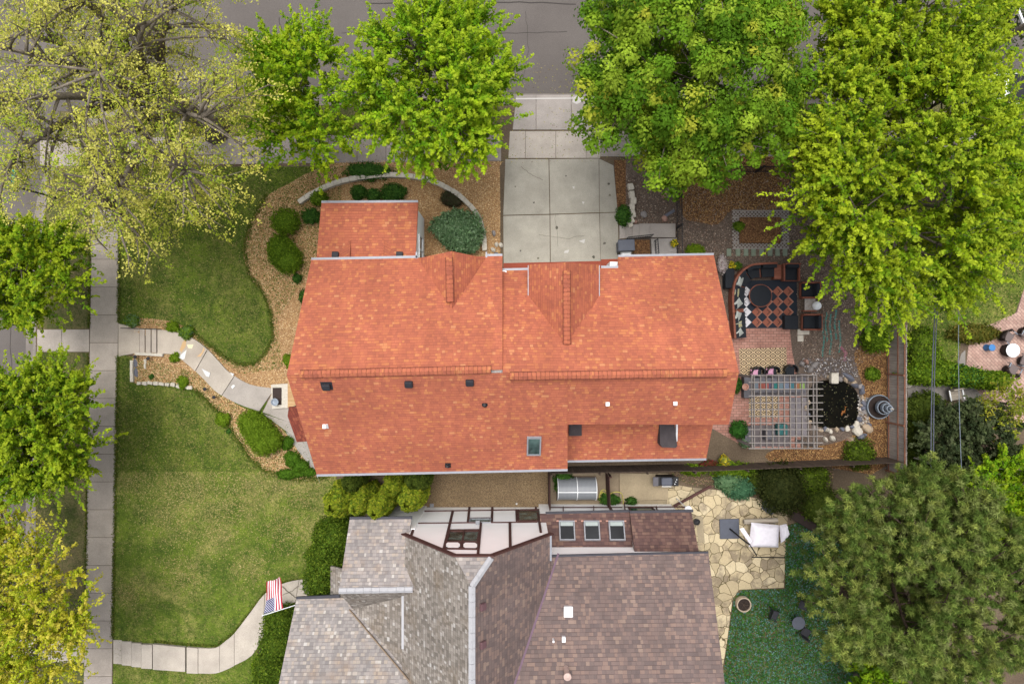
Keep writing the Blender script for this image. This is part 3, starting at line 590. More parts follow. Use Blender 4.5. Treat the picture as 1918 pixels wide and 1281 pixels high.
# ------------------------------------------------------------------ roofs and houses
def roof_plane(mb, pts, thick=0.16, uvo=(0, 0)):
    pts = [Vector(p) for p in pts]; n = Vector((0, 0, 0))
    for i in range(len(pts)): a, b = pts[i], pts[(i + 1) % len(pts)]; n += a.cross(b)
    if n.z < 0: pts = pts[::-1]; n = -n
    n.normalize(); e = Vector((0, 0, 1)).cross(n); e = e.normalized() if e.length > 1e-4 else Vector((1, 0, 0)); u = n.cross(e)
    uv = [(p.dot(e) + uvo[0], p.dot(u) + uvo[1]) for p in pts]; mb.face(pts, uv)
    dn = Vector((0, 0, -thick)); lo = [p + dn for p in pts]; mb.face(lo[::-1], [(0.02, 0.08)] * len(pts))
    for i in range(len(pts)):
        j = (i + 1) % len(pts); L = (pts[j] - pts[i]).length
        mb.face([pts[j], pts[i], lo[i], lo[j]], [(L, 0.1), (0, 0.1), (0, 0.03), (L, 0.03)])
def gutter(parent, name, mat, *runs, w=0.12):
    g = MB()
    for p, q in runs:
        g.bar(Vector(p) + Vector((0, 0, -0.05)), Vector(q) + Vector((0, 0, -0.05)), w, 0.1)
    return g.build(name, mat, parent)
def wall_prof(mb, x0, x1, prof):
    """wall block: (y,z) profile pulled from x0 to x1"""
    n = len(prof); vs = [(x0, y, z) for y, z in prof] + [(x1, y, z) for y, z in prof]
    mb.add(vs, [tuple(range(n)), tuple(range(2 * n - 1, n - 1, -1))] + [(i, n + i, n + (i + 1) % n, (i + 1) % n) for i in range(n)])
def ridge_cap(parent, p, q, w, mat, h=0.12, name="ridge_vent", seg=0.19):
    """row of cap shingles over a vent strip"""
    p, q = Vector(p), Vector(q); d = q - p; L = d.length; d.normalize(); a = d.cross(Vector((0, 0, 1))).normalized(); g = MB(); n = max(1, int(L / seg))
    vent = name == "ridge_vent"
    for i in range(n):
        s0 = p + d * (L * i / n); s1 = p + d * (L * (i + 1) / n - (0.014 if vent else 0.012)); up = Vector((0, 0, 1)); hh = h - 0.012 * (i % 2)
        top = [s0 + up * hh, s1 + up * hh]; sl = w * 0.34
        for sgn in (-1, 1):
            b = a * (sgn * w / 2) + up * (hh - sl); bl_ = a * (sgn * w / 2) + up * (-sl - 0.1)
            q4 = [top[0], s0 + b, s1 + b, top[1]]; v4 = [s0 + b, s0 + bl_, s1 + bl_, s1 + b]
            uv = [(i * seg, 0.05), (i * seg, 0.16), (i * seg + seg, 0.16), (i * seg + seg, 0.05)]
            g.face(q4 if sgn > 0 else q4[::-1], uv); g.face(v4 if sgn > 0 else v4[::-1], [(0, 0.02)] * 4)
        e0 = [top[0], s0 + a * (w / 2) + up * (hh - sl), s0 + a * (w / 2) - up * (sl + .1), s0 - a * (w / 2) - up * (sl + .1), s0 - a * (w / 2) + up * (hh - sl)]
        g.face(e0, [(0, 0.02)] * 5); g.face([v + (s1 - s0) for v in e0][::-1], [(0, 0.02)] * 5)
    o = g.build(name, mat, parent, uv=True)
    if vent: b = MB(); b.bar(p + Vector((0, 0, h - w * .34 - .045)), q + Vector((0, 0, h - w * .34 - .045)), w + 0.035, .05); b.bar(p + Vector((0, 0, h - .07)), q + Vector((0, 0, h - .07)), w * .2, .05); b.build("vent_strip", MAT["vent_strip"], o)
def window(parent, c, w, h, axis, out, panes=2, frame="white_metal", glass="glass"):
    """framed window on a wall: c centre on the wall face, axis 'x' or 'y' along the wall, out = outward sign"""
    g = MB(); t = 0.07
    def b(du, dz, sw, sh, dep, off):
        cc = Vector(c) + (Vector((du, out * off, dz)) if axis == 'x' else Vector((out * off, du, dz))); return (cc, (sw, dep, sh) if axis == 'x' else (dep, sw, sh))
    for du, dz, sw, sh in [(0, h / 2, w + t, t), (0, -h / 2, w + t, t), (-w / 2, 0, t, h - t), (w / 2, 0, t, h - t)] + [(-w / 2 + w * i / panes, 0, 0.05, h - t) for i in range(1, panes)]:
        cc, sz = b(du, dz, sw, sh, 0.08, 0.03); g.box(cc, sz)
    f = g.build("window", MAT[frame], parent); p = MB(); cc, sz = b(0, 0, w - 0.03, h - 0.03, 0.02, 0.012); p.box(cc, sz); p.build("pane", MAT[glass], f)
    return f
def on_plane(px, py, a, b, c):
    """point of the roof plane through a,b,c seen at a photo pixel"""
    n = (b - a).cross(c - a); o = Vector((0, 0, H)); d = P(px, py, 0) - o; t = (a - o).dot(n) / d.dot(n); return o + d * t
flat("vent_strip", lin(88, 46, 38), 0.9)
RS, BS, GS, WS = MAT["red_shingle"], MAT["brown_shingle"], MAT["grey_shingle"], MAT["weathered_shingle"]

# ---------------- the house with the red roof
hs_ = thing("house", "large house with an orange red shingle roof in the middle, white walls, driveway beside it", "house", (0, 0, 0))
w = MB(); wall_prof(w, -9.3, 2.35, [(-5.95, 0), (-5.95, 5.0), (-1.3, 8.55), (3.55, 4.95), (3.55, 0)]); w.build("wall", MAT["stucco"], hs_)
w = MB(); wall_prof(w, -0.4, 9.5, [(-3.45, 0), (-3.45, 6.9), (-1.4, 8.5), (3.05, 4.95), (3.05, 0)]); w.build("wall", MAT["stucco"], hs_)
for c_, s_ in (((6.0, -4.55, 1.7), (7.0, 2.2, 3.4)), ((-7.33, 5.2, 1.45), (4.8, 3.4, 2.9)), ((7.2, 3.5, 2.1), (4.6, 1.0, 4.2))):
    w = MB(); w.box(c_, s_); w.build("wall", MAT["stucco"], hs_)
for xm, hw, y0, y1, ze_, zr_ in ((-2.78, 1.45, 1.2, 3.85, 4.75, 6.6), (2.43, 1.5, -0.3, 3.2, 5.8, 7.6)):
    w = MB(); n5 = [(xm - hw, 2.6), (xm + hw, 2.6), (xm + hw, ze_), (xm, zr_), (xm - hw, ze_)]; w.add([(x, y0, z) for x, z in n5] + [(x, y1, z) for x, z in n5], [(0, 1, 2, 3, 4), (9, 8, 7, 6, 5)] + [(i, 5 + i, 5 + (i + 1) % 5, (i + 1) % 5) for i in range(5)]); w.build("wall", MAT["stucco"], hs_)
r = MB()
wrl, wrr = P(537, 702, 8.9), P(941, 692.5, 8.9)
wN = [P(583, 487, 5.0), P(941, 479.5, 4.95)]
roof_plane(r, [wN[0], wN[1], wrr, wrl], 0.3)
sA, sB = P(593, 888, 5.0), P(1063, 878, 5.0)
erl, err = P(941, 698, 8.92), P(1384, 697, 8.9)
sC = on_plane(1063, 795, wrl, sA, sB); sD = on_plane(1365, 795, wrl, sA, sB); err2 = Vector((sD.x + 0.35, err.y, err.z))
roof_plane(r, [sA, sB, sC, P(1063, 697.5, 8.91), wrl], 0.25)
roof_plane(r, [sC, sD, err, P(1063, 697.5, 8.91)], 0.22)
nA = [P(941, 507, 5.0), P(1125, 502.5, 5.0), P(1158, 502, 5.0), P(1158, 481.5, 4.42), P(1337, 478, 4.42)]
roof_plane(r, nA[:3] + [P(1158, 600, 6.93), err, erl], 0.2)
roof_plane(r, [nA[2], nA[3], nA[4], err, P(1158, 600, 6.93)], 0.2)
# dormer gables facing up the picture
def dormer(mb, px_l, px_r, py_end, px_m, zr, ze, py_e, y_back):
    """gable dormer: left/right eave, ridge at zr"""
    a = P(px_l, py_e, ze); b = P(px_r, py_e, ze); tip = P(px_m, py_end, zr); back = Vector((tip.x, y_back, zr))
    ab = Vector((a.x, y_back, ze)); bb = Vector((b.x, y_back, ze))
    roof_plane(mb, [a, tip, back, ab], 0.18, (0.13, 0.05)); roof_plane(mb, [b, tip, back, bb], 0.18, (0.31, 0.11)); return tip, back, a, b
t1 = dormer(r, 783, 911, 470.5, 846, 6.9, 5.0, 484, 0.6)
t2 = dormer(r, 990, 1122, 492, 1060, 7.95, 6.05, 496, -0.9)
# low wing at the front of the house, and small roofs
wingN = [P(602, 380.5, 3.0), P(783, 379.5, 3.0)]; wing_b = [Vector((wingN[0].x, 3.4, 4.15)), Vector((wingN[1].x, 3.4, 4.15))]
roof_plane(r, [wingN[0], wingN[1], wing_b[1], wing_b[0]], 0.18)
low = [P(1063, 862, 3.4), P(1323, 858, 3.4), Vector((P(1323, 858, 3.4).x + 0.0, -3.4, 4.95)), Vector((2.4, -3.4, 4.95))]
roof_plane(r, low, 0.18)
lowp = (low[0], low[1], low[2])
r.build("roof", RS, hs_, uv=True)
r = MB(); ca = [P(943, 493, 2.9), P(1126, 489, 2.9), P(1126, 489, 2.9) + Vector((0, -1.0, 0.45)), P(943, 493, 2.9) + Vector((0, -1.0, 0.45))]
roof_plane(r, ca, 0.14); cb = [P(1126, 486, 2.8), P(1158, 485, 2.8), P(1158, 485, 2.8) + Vector((0, -1, 0.5)), P(1126, 486, 2.8) + Vector((0, -1, 0.5))]; roof_plane(r, cb, 0.14)
r.build("garage_canopy", MAT["red_canopy"], hs_)
# porch roof on the left
r = MB(); pz = 3.1; q0, q1, q2, q3 = P(541, 762, pz), P(538.5, 779, pz - 0.15), P(556, 828, pz - 0.2), P(581, 826, pz + 0.15)
q4 = Vector((-9.3, P(572, 757, pz).y, 3.9)); q5 = Vector((-9.3, q3.y, 3.5))
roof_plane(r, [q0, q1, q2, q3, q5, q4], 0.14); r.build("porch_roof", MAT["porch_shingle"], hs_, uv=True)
r = MB(); r.prism([(p.x, p.y) for p in poly([(541.5, 712), (562, 712), (562, 757), (541.5, 763)])], 0.02, 0.24); r.build("porch_deck", MAT["cedar"], hs_)
# gutters, vents, skylight, flat roofs
GU = MAT["gutter"]
gutter(hs_, "gutter", GU, (wN[0] + Vector((0, .05, 0)), P(783, 483, 5) + Vector((0, .05, 0))))
gutter(hs_, "gutter", GU, (sA + Vector((0, -.05, 0)), sB + Vector((0, -.05, 0))))
gutter(hs_, "gutter", GU, (P(1158, 481.5, 4.42) + Vector((0, .05, 0)), P(1337, 478, 4.42) + Vector((0, .05, 0))))
gutter(hs_, "gutter", GU, (wingN[0] + Vector((0, .05, 0)), wingN[1] + Vector((0, .05, 0))), w=0.14)
gutter(hs_, "gutter", GU, (low[0] + Vector((0, -.05, 0)), low[1] + Vector((0, -.05, 0))))
gutter(hs_, "gutter", GU, (P(1126, 502, 5) + Vector((0, .05, 0)), P(1158, 502, 5) + Vector((0, .05, 0))))
gutter(hs_, "gutter", GU, (P(911, 480, 4.95) + Vector((0, .05, 0)), P(941, 479.5, 4.95) + Vector((0, .05, 0))))
gutter(hs_, "gutter", GU, (P(941, 507, 5) + Vector((0, .05, 0)), P(990, 506, 5) + Vector((0, .05, 0))))
for px in (990.5, 1121.5): gutter(hs_, "gutter", GU, (P(px, 497, 6.05), P(px, 555, 6.05)), w=0.1)
gutter(hs_, "gutter", GU, (P(780, 472, 5.0), P(780, 487, 5.0)), w=0.08); gutter(hs_, "gutter", GU, (P(911, 472, 5.0), P(911, 487, 5.0)), w=0.08)
ridge_cap(hs_, P(562, 701, 8.93), P(920, 692, 8.93), 0.34, RS); ridge_cap(hs_, P(955, 704.5, 8.93), P(1362, 698.5, 8.93), 0.34, RS)
ridge_cap(hs_, P(841, 482, 6.93), P(843, 566, 6.93), 0.32, RS); ridge_cap(hs_, P(1061.5, 507, 7.98), P(1062, 645, 7.98), 0.32, RS)
def south(px, py): return on_plane(px, py, wrl, sA, sB)
nrm = (sA - wrl).cross(sB - wrl); nrm = nrm if nrm.z > 0 else -nrm; nrm.normalize()
tiltS = Matrix.Rotation(math.atan2(-nrm.y, nrm.z), 3, 'X')
for px, py in ((612, 722), (766, 717), (880, 714)):
    v = MB(); c = south(px, py); v.bevbox(c + nrm * 0.1, (0.36, 0.32, 0.2), 0.05, 0, tiltS); v.box(c + nrm * 0.015, (0.5, 0.44, 0.02), 0, tiltS); v.build("roof_vent", MAT["vent_black"], hs_)
for px, py in ((908, 757), (839, 871)):
    v = MB(); c = south(px, py); v.lathe(c - Vector((0, 0, 0.05)), [(0.15, 0), (0.13, 0.12), (0.06, 0.16), (0.06, 0.42)], 14); v.box(c + nrm * 0.012, (0.28, 0.3, 0.02), 0, tiltS); v.build("pipe_vent", MAT["black_metal"], hs_)
for px, py in ((610, 798), (1137, 756), (1263, 755)):
    v = MB(); c = south(px, py); v.bevbox(c + Vector((0, 0, 0.18)), (0.18, 0.18, 0.1), 0.02); v.lathe(c, [(0.06, -.05), (0.06, 0.14)], 10); v.box(c + nrm * 0.012, (0.24, 0.26, 0.02), 0, tiltS); v.build("pipe_vent", MAT["white_metal"], hs_)["label"] = "small white capped roof vent"
c = south(1000, 833); v = MB()
for dx, dy, a, b in ((-.3, 0, .07, 1.2), (.3, 0, .07, 1.2), (0, .565, .53, .07), (0, -.565, .53, .07)): v.box(c + tiltS @ Vector((dx, dy, 0.06)), (a, b, 0.16), 0, tiltS)
sk = v.build("skylight", MAT["window_frame"], hs_); v = MB(); v.box(c + tiltS @ Vector((0, 0, 0.09)), (.53, 1.06, 0.02), 0, tiltS); v.build("pane", MAT["glass_teal"], sk)
nl = (low[1] - low[0]).cross(low[3] - low[0]); nl = nl if nl.z > 0 else -nl; nl.normalize(); tiltL = Matrix.Rotation(math.atan2(-nl.y, nl.z), 3, 'X')
def lowpt(px, py): return on_plane(px, py, *lowp)
v = MB(); a, b = lowpt(1066, 796), lowpt(1088, 814); v.box(((a.x + b.x) / 2, (a.y + b.y) / 2 + .2, (a.z + b.z) / 2 + 0.1), (b.x - a.x, a.y - b.y + .4, 0.34)); v.build("flat_roof", MAT["membrane"], hs_)
v = MB(); q = [lowpt(1235, 790), lowpt(1262, 790), lowpt(1262, 831), lowpt(1258, 834), lowpt(1234, 833), lowpt(1231, 828)]; v.prism([(p.x, p.y) for p in q], 3.8, max(p.z for p in q) + 0.02); v.build("flat_roof", MAT["membrane"], hs_)
v = MB(); a, b = lowpt(1263, 790), lowpt(1264, 822); v.bar(a + Vector((0.07, 0.1, .1)), b + Vector((0.02, 0, .1)), 0.08, 0.35); v.build("flashing", MAT["white_metal"], hs_)
# little cricket on the wing roof, wing vents, side window
v = MB()
wn_ = (wingN[1] - wingN[0]).cross(wing_b[0] - wingN[0]); wn_ = wn_ if wn_.z > 0 else -wn_; wn_.normalize(); tiltW = Matrix.Rotation(math.atan2(-wn_.y, wn_.z), 3, 'X')
def wingpt(px, py): return on_plane(px, py, wingN[0], wingN[1], wing_b[0])
for xx, sg in ((657, 1), (719, -1)):
    a, b, c_ = wingpt(xx, 492), wingpt(xx, 448), wingpt(xx - sg * 34, 492)
    v = MB(); roof_plane(v, [a + wn_ * 0.26, b + wn_ * 0.01, c_ + wn_ * 0.012], 0.02); v.build("roof_saddle", RS, hs_, uv=True)
for px in (629, 749):
    v = MB(); c = wingpt(px, 479); v.bevbox(c + wn_ * 0.1, (0.34, 0.3, 0.2), 0.04, 0, tiltW); v.build("roof_vent", MAT["vent_black"], hs_)
window(hs_, (-4.92, 4.9, 1.7), 1.5, 1.3, 'y', 1, 2, "white_metal", "glass_teal")
for x in (-8.3, -6.2): window(hs_, (x, 6.92, 1.6), 1.2, 1.2, 'x', 1)
for x in (-7.5, -4.5, -1.0): window(hs_, (x, -5.97, 1.7), 1.1, 1.3, 'x', -1)
window(hs_, (-2.78, 3.87, 4.6), 1.1, 0.9, 'x', 1); window(hs_, (2.43, 3.22, 5.6), 1.1, 0.9, 'x', 1)
for y in (-2.4, 0.8): window(hs_, (9.52, y, 1.6), 1.3, 1.4, 'y', 1); window(hs_, (9.52, y, 4.6), 1.2, 1.2, 'y', 1)
window(hs_, (-9.32, 1.5, 1.7), 1.6, 1.3, 'y', -1); window(hs_, (-9.32, -1.0, 5.6), 1.4, 1.2, 'y', -1)
v = MB(); v.box((2.55, 3.09, 1.15), (4.9, 0.06, 2.3)); gd = v.build("garage_door", MAT["white_metal"], hs_); v = MB(); v.box((2.55, 3.14, 0.95), (0.25, 0.05, 0.05)); v.build("handle", MAT["black_metal"], gd)
v = MB(); v.box((-9.36, -4.2, 1.05), (0.06, 0.95, 2.1)); gd = v.build("door", MAT["timber_brown"], hs_); v = MB(); v.box((-9.42, -3.85, 1.0), (0.06, 0.05, 0.14)); v.build("handle", MAT["galvanised"], gd)
# stoop with doormat and pot
v = MB(); v.prism([(p.x, p.y) for p in poly([(510, 720), (541, 718), (541, 763), (512, 765)])], 0, 0.2); v.build("stoop", MAT["limestone"], hs_)
v = MB(); c = P(519, 742, 0.21); v.box(c, (0.5, 0.95, 0.02)); v.top("doormat", MAT["wicker_brown"], "dark brown doormat on the pale front stoop", "doormat")
v = MB(); c = P(518, 752, 0.22); v.lathe(c, [(0.14, 0), (0.2, 0.3), (0.21, 0.32), (0.17, 0.32), (0.15, 0.26), (0.02, 0.25)], 18); v.top("metal_pot", MAT["galvanised"], "round grey metal pot on the doormat at the front stoop", "pot")

# ---------------- the neighbour's half-timbered house
nb = thing("house", "half-timbered neighbour house with grey and brown shingle roofs and a white gable wall", "house", (0, 0, 0))
YW = -9.28
def W(px, py):
    """point of the white front wall at a photo pixel (its foot runs along a slightly tilted line)"""
    py = py + (px - 900) * 0.0225; f = YW / ((CY - py) * S); return Vector(((px - CX) * S * f, YW, H * (1 - f)))
w = MB()
w.add([(-5.0, YW, 0), (1.75, YW, 0), (1.75, YW, 5.9), (-0.85, YW, 8.9), (-2.45, YW, 8.9), (-5.0, YW, 5.95), (-5.0, -24, 0), (1.75, -24, 0), (1.75, -24, 5.9), (-0.85, -24, 8.9), (-2.45, -24, 8.9), (-5.0, -24, 5.95)],
      [(0, 1, 2, 3, 4, 5), (11, 10, 9, 8, 7, 6), (1, 7, 8, 2), (6, 0, 5, 11), (5, 4, 10, 11), (3, 2, 8, 9), (4, 3, 9, 10)])
w.build("wall", MAT["stucco"], nb)
def wing(prof, x0, x1):
    w = MB(); wall_prof(w, x0, x1, prof); w.build("wall", MAT["stucco"], nb)
wing([(-9.2, 0), (-9.2, 4.6), (-11.55, 6.35), (-13.2, 4.0), (-13.2, 0)], -7.7, -4.8)
wing([(-13.5, 0), (-13.5, 3.6), (-18.0, 7.45), (-22.6, 3.6), (-22.6, 0)], -10.6, -4.0)
wing([(-10.35, 0), (-10.35, 5.25), (-18.6, 9.2), (-26.3, 5.5), (-26.3, 0)], 1.6, 9.1)
wing([(-9.1, 0), (-9.1, 2.95), (-10.4, 3.85), (-10.4, 0)], 1.5, 8.9)
def timber(p, q, wd=0.16, dep=0.06): 
    mb = MB(); p, q = W(*p), W(*q); off = Vector((0, 0.02, 0)); mb.bar(p + off, q + off, dep if abs((q - p).z) < 1e-9 else wd, wd if False else dep, Vector((0, 1, 0))); return mb
def cz(cx, cy): return (740 + cx / 6.393, 920 + cy / 6.393)
tm = MB(); k_ = 0.0
def tb(a, b, wd):
    """timber board on the wall, proud of it; each a little differently so that crossings never share a face"""
    global k_
    k_ += 0.0025; p, q = W(*cz(*a)), W(*cz(*b)); d = (q - p).normalized(); s_ = Vector((0, 1, 0)).cross(d).normalized(); y0, y1 = YW - 0.02, YW + 0.035 + k_
    vs = []; wd *= .78
    for e in (p, q):
        for sx, yy in ((-1, y0), (1, y0), (1, y1), (-1, y1)): vv = e + s_ * (sx * wd / 2); vs.append(Vector((vv.x, yy, vv.z)))
    tm.add(vs, [(3, 2, 1, 0), (4, 5, 6, 7), (0, 1, 5, 4), (1, 2, 6, 5), (2, 3, 7, 6), (3, 0, 4, 7)])
for a, b, wd in [((305, 195), (195, 545), .16), ((690, 250), (582, 715), .17), ((892, 182), (872, 380), .16), ((1165, 178), (1158, 372), .16), ((1452, 225), (1460, 350), .16), ((1683, 160), (1687, 200), .14),
                 ((1028, 385), (992, 765), .15), ((1374, 372), (1380, 665), .17), ((1708, 240), (1745, 480), .15), ((230, 405), (1705, 358), .05), ((250, 262), (1820, 203), .05), ((880, 332), (1150, 322), .06),
                 ((640, 480), (1005, 468), .13), ((600, 632), (1000, 622), .1), ((590, 702), (990, 700), .09), ((825, 475), (808, 630), .09), ((798, 630), (792, 700), .12)]: tb(a, b, wd)
for cx, cy in ((696, 662), (902, 662)):
    pass
tm.build("half_timber", MAT["timber_brown"], nb)
v = MB(); v.add([W(*cz(590, 632)) + Vector((0, .03, 0)), W(*cz(995, 625)) + Vector((0, .03, 0)), W(*cz(985, 702)) + Vector((0, .03, 0)), W(*cz(575, 705)) + Vector((0, .03, 0))], [(0, 3, 2, 1)]); 
pn = v.build("carved_panel", MAT["timber_brown"], nb)
v = MB()
for cx in (694, 900):
    ring = [W(*cz(cx + 82 * dx, 661 + 30 * dy)) + Vector((0, .06, 0)) for dx, dy in ((-1, -.4), (-.7, -1), (.7, -1), (1, -.4), (1, .4), (.7, 1), (-.7, 1), (-1, .4))]; back = [p - Vector((0, .05, 0)) for p in ring]; n = len(ring)
    v.add(ring + back, [tuple(range(n - 1, -1, -1))] + [(i, (i + 1) % n, n + (i + 1) % n, n + i) for i in range(n)])
v.build("oval_inset", MAT["stucco"], pn)
k = NT('glass_gable'); f = k.noise(2.0, 3); MAT['glass_gable'] = k.done(k.ramp(f, [(0.4, lin(48, 46, 42)), (0.62, lin(104, 122, 118))]), 0.1); k.b.inputs['Specular IOR Level'].default_value = .3
def wwin(cx0, cy0, cx1, cy1, panes=1, frame="timber_brown", glass="glass_teal"):
    a, b = W(*cz(cx0, cy0)), W(*cz(cx1, cy1)); window(nb, ((a.x + b.x) / 2, YW, (a.z + b.z) / 2), abs(b.x - a.x), abs(b.z - a.z), 'x', 1, panes, frame, glass)
wwin(655, 495, 985, 612, 2, 'timber_brown', 'glass_gable'); wwin(900, 340, 1140, 376, 1, "window_frame", "glass_teal"); wwin(1475, 220, 1770, 345, 1, 'timber_brown', 'glass_gable'); wwin(30, 250, 190, 300, 3, "black_metal", "glass")
for cx, cy in ((440, 205), (990, 400), (1075, 185)):
    v = MB(); c = W(*cz(cx, cy)) + Vector((0, 0.12, 0)); v.bevbox(c, (0.22, 0.2, 0.14), 0.03); v.build("wall_lamp" if cx == 990 else "wall_vent", MAT["window_frame"], nb)
v = MB(); c = W(*cz(1455, 180)) + Vector((0, 0.2, 0)); v.lathe(c, [(0.1, -.16), (0.07, -.02), (0.04, 0.08), (0.02, .14)], 12); v.build("wall_lamp", MAT["white_metal"], nb)

zr, xr = 10.0, -1.66
def mz(x): return zr - abs(x - xr) * 1.2
yv = -9.2
r = MB()
cl = 0.78
# west slope, weathered; lower part flatter; east slope brown; small clipped end
roof_plane(r, [(-5.05, yv, mz(-5.05)), (xr - cl, yv, zr - cl * 1.2), (xr, yv - 0.95, zr), (xr, -24, zr), (-5.25, -24, mz(-5.25)), (-5.25, -11.6, mz(-5.25)), (-5.05, -9.9, mz(-5.05))], 0.22)
roof_plane(r, [(-5.25, -11.6, mz(-5.25) - 0.06), (-5.25, -24, mz(-5.25) - 0.06), (-9.4, -24, mz(-5.25) - 2.7), (-9.4, -11.6, mz(-5.25) - 2.7)], 0.15)
r.build("roof", WS, nb, uv=True)
r = MB()
roof_plane(r, [(xr - cl, yv, zr - cl * 1.2), (xr + cl, yv, zr - cl * 1.2), (xr, yv - 0.95, zr)], 0.2)
# north-west wing, light grey; and the big south-west wing
roof_plane(r, [(-8.04, -8.78, 4.5), (-5.0, -8.76, 4.5), (-5.0, -9.4, 4.98), (-4.2, -10.9, 6.12), (-4.2, -11.52, 6.6), (-8.04, -11.55, 6.6)], 0.18)
swN = [P(555, 1122, 3.5), P(655, 1119, 3.5) + Vector((2.0, 0.05, 0)), Vector((-2.0, -18.0, 7.75)), Vector((-11.0, -18.0, 7.75))]
roof_plane(r, swN, 0.2); roof_plane(r, [(-11.0, -18.0, 7.75), (-2.0, -18.0, 7.75), (-2.0, -23.0, 3.5), (-11.0, -23.0, 3.5)], 0.2)
r.build("roof", GS, nb, uv=True)
r = MB(); roof_plane(r, [(-8.04, -11.56, 6.6), (-3.2, -11.5, 6.6), (-3.2, -13.65, 3.6), (-8.04, -13.65, 3.6)], 0.16); r.build("roof", WS, nb, uv=True)["label"] = "small steep shaded roof slope of weathered shingles"
r = MB()
roof_plane(r, [(xr + cl, yv, zr - cl * 1.2), (1.8, yv, mz(1.8)), (1.8, -10.3, mz(1.8)), (2.6, -24, mz(2.6)), (xr, -24, zr), (xr, yv - 0.95, zr)], 0.22)
ew = [P(1019, 1043, 5.4), P(1327, 1036, 5.4)]
roof_plane(r, [ew[0] + Vector((-1.6, -.05, 0)), ew[1], (9.47, -18.6, 9.6), (-2.5, -18.6, 9.6)], 0.2); roof_plane(r, [(9.47, -18.6, 9.6), (-2.5, -18.6, 9.6), (-2.5, -26.8, 5.4), (9.47, -26.8, 5.4)], 0.2)
r.build("roof", BS, nb, uv=True); r = MB()
shed = [P(1022, 963, 3.0), P(1180, 959, 3.0)]
roof_plane(r, [shed[0] + Vector((-.3, 0, 0)), shed[1], (shed[1].x, -10.6, 4.0), (shed[0].x - .3, -10.6, 4.0)], 0.14)
sh2 = [P(1180, 961, 3.22), P(1295, 959, 3.2)]
roof_plane(r, [sh2[0], sh2[1], (sh2[1].x + 0.0, -10.6, 4.8), (sh2[0].x, -10.6, 4.8)], 0.3)
r.build("lean_to_roof", MAT["dark_brown_shingle"], nb, uv=True)
# hips, ridge caps, flashings, gutters, verge boards
ridge_cap(nb, (xr, yv - 0.9, zr + 0.02), (xr, -23.9, zr + 0.02), 0.28, MAT["slate_cap"], 0.08, "ridge_cap", 0.32)
ridge_cap(nb, (xr + cl, yv - 0.02, zr - cl * 1.2 + 0.02), (xr, yv - 0.92, zr + 0.03), 0.26, MAT["slate_cap"], 0.07, "ridge_cap", 0.4)
ridge_cap(nb, (-8.04, -11.555, 6.62), (-4.6, -11.5, 6.62), 0.26, MAT["slate_cap"], 0.06, "ridge_cap", 0.36)
v = MB(); v.bar((-5.2, -11.75, mz(-5.2) + 0.03), (-5.2, -14.6, mz(-5.2) + 0.03), 0.12, 0.06); v.build("flashing", MAT["slate_cap"], nb)
v = MB(); vz = lambda x: mz(x) + 0.02
def valley_e(y): # where the east slope meets the east wing's slope
    s_ew = (9.6 - 5.4) / (-18.6 - ew[0].y); zz_ = 5.4 + (y - ew[0].y) * s_ew; return Vector((xr + (zr - zz_) / 1.2, y, zz_ + 0.03))
v.bar(valley_e(-10.2), valley_e(-18), 0.09, 0.05); v.build("flashing", flat("purple_flashing", lin(116, 92, 108), 0.5), nb)
v = MB(); p0 = P(655, 1140, 3.85); p1 = P(778, 1285, 6.3); v.bar(p0 + Vector((0, 0, .08)), p1 + Vector((0, 0, .12)), 0.06, 0.06); v.build("flashing", flat("rust_flashing", lin(140, 122, 104), 0.8), nb)
v = MB(); bd = MAT["timber_brown"]
for a, b in [((-5.2, yv + 0.04, mz(-5.2)), (xr - cl, yv + 0.04, zr - cl * 1.2)), ((1.9, yv + 0.045, mz(1.9)), (xr + cl, yv + 0.045, zr - cl * 1.2)), ((xr - cl - .1, yv + 0.05, zr - cl * 1.2), (xr + cl + .1, yv + 0.05, zr - cl * 1.2))]:
    v.bar(Vector(a) + Vector((0, 0, -0.1)), Vector(b) + Vector((0, 0, -0.1)), 0.06, 0.26)
v.build("verge_board", bd, nb)
DG = MAT["dark_gutter"]
gutter(nb, "gutter", DG, ((-8.04, -8.73, 4.5), (-4.95, -8.71, 4.5)), w=0.14); gutter(nb, "gutter", DG, (swN[0] + Vector((0, .05, 0)), P(636, 1118, 3.5) + Vector((0, .05, 0))), w=0.14)
gutter(nb, "gutter", DG, (ew[0] + Vector((0, .03, 0)), ew[1] + Vector((0, .03, 0))), w=0.11); gutter(nb, "gutter", DG, (shed[0] + Vector((0, .05, 0)), shed[1] + Vector((0, .05, 0))), w=0.13)
gutter(nb, "gutter", DG, (sh2[0] + Vector((0, .06, 0)), sh2[1] + Vector((0.1, .06, 0))), w=0.13); gutter(nb, "gutter", GU, ((1.84, yv, mz(1.8)), (1.84, -10.4, mz(1.8))), w=0.1)
v = MB(); v.bar(W(*cz(1835, 165)) + Vector((0, .1, 0)), W(*cz(1838, 290)) + Vector((0, .1, 0)), 0.08); v.build("downspout", MAT["timber_brown"], nb)
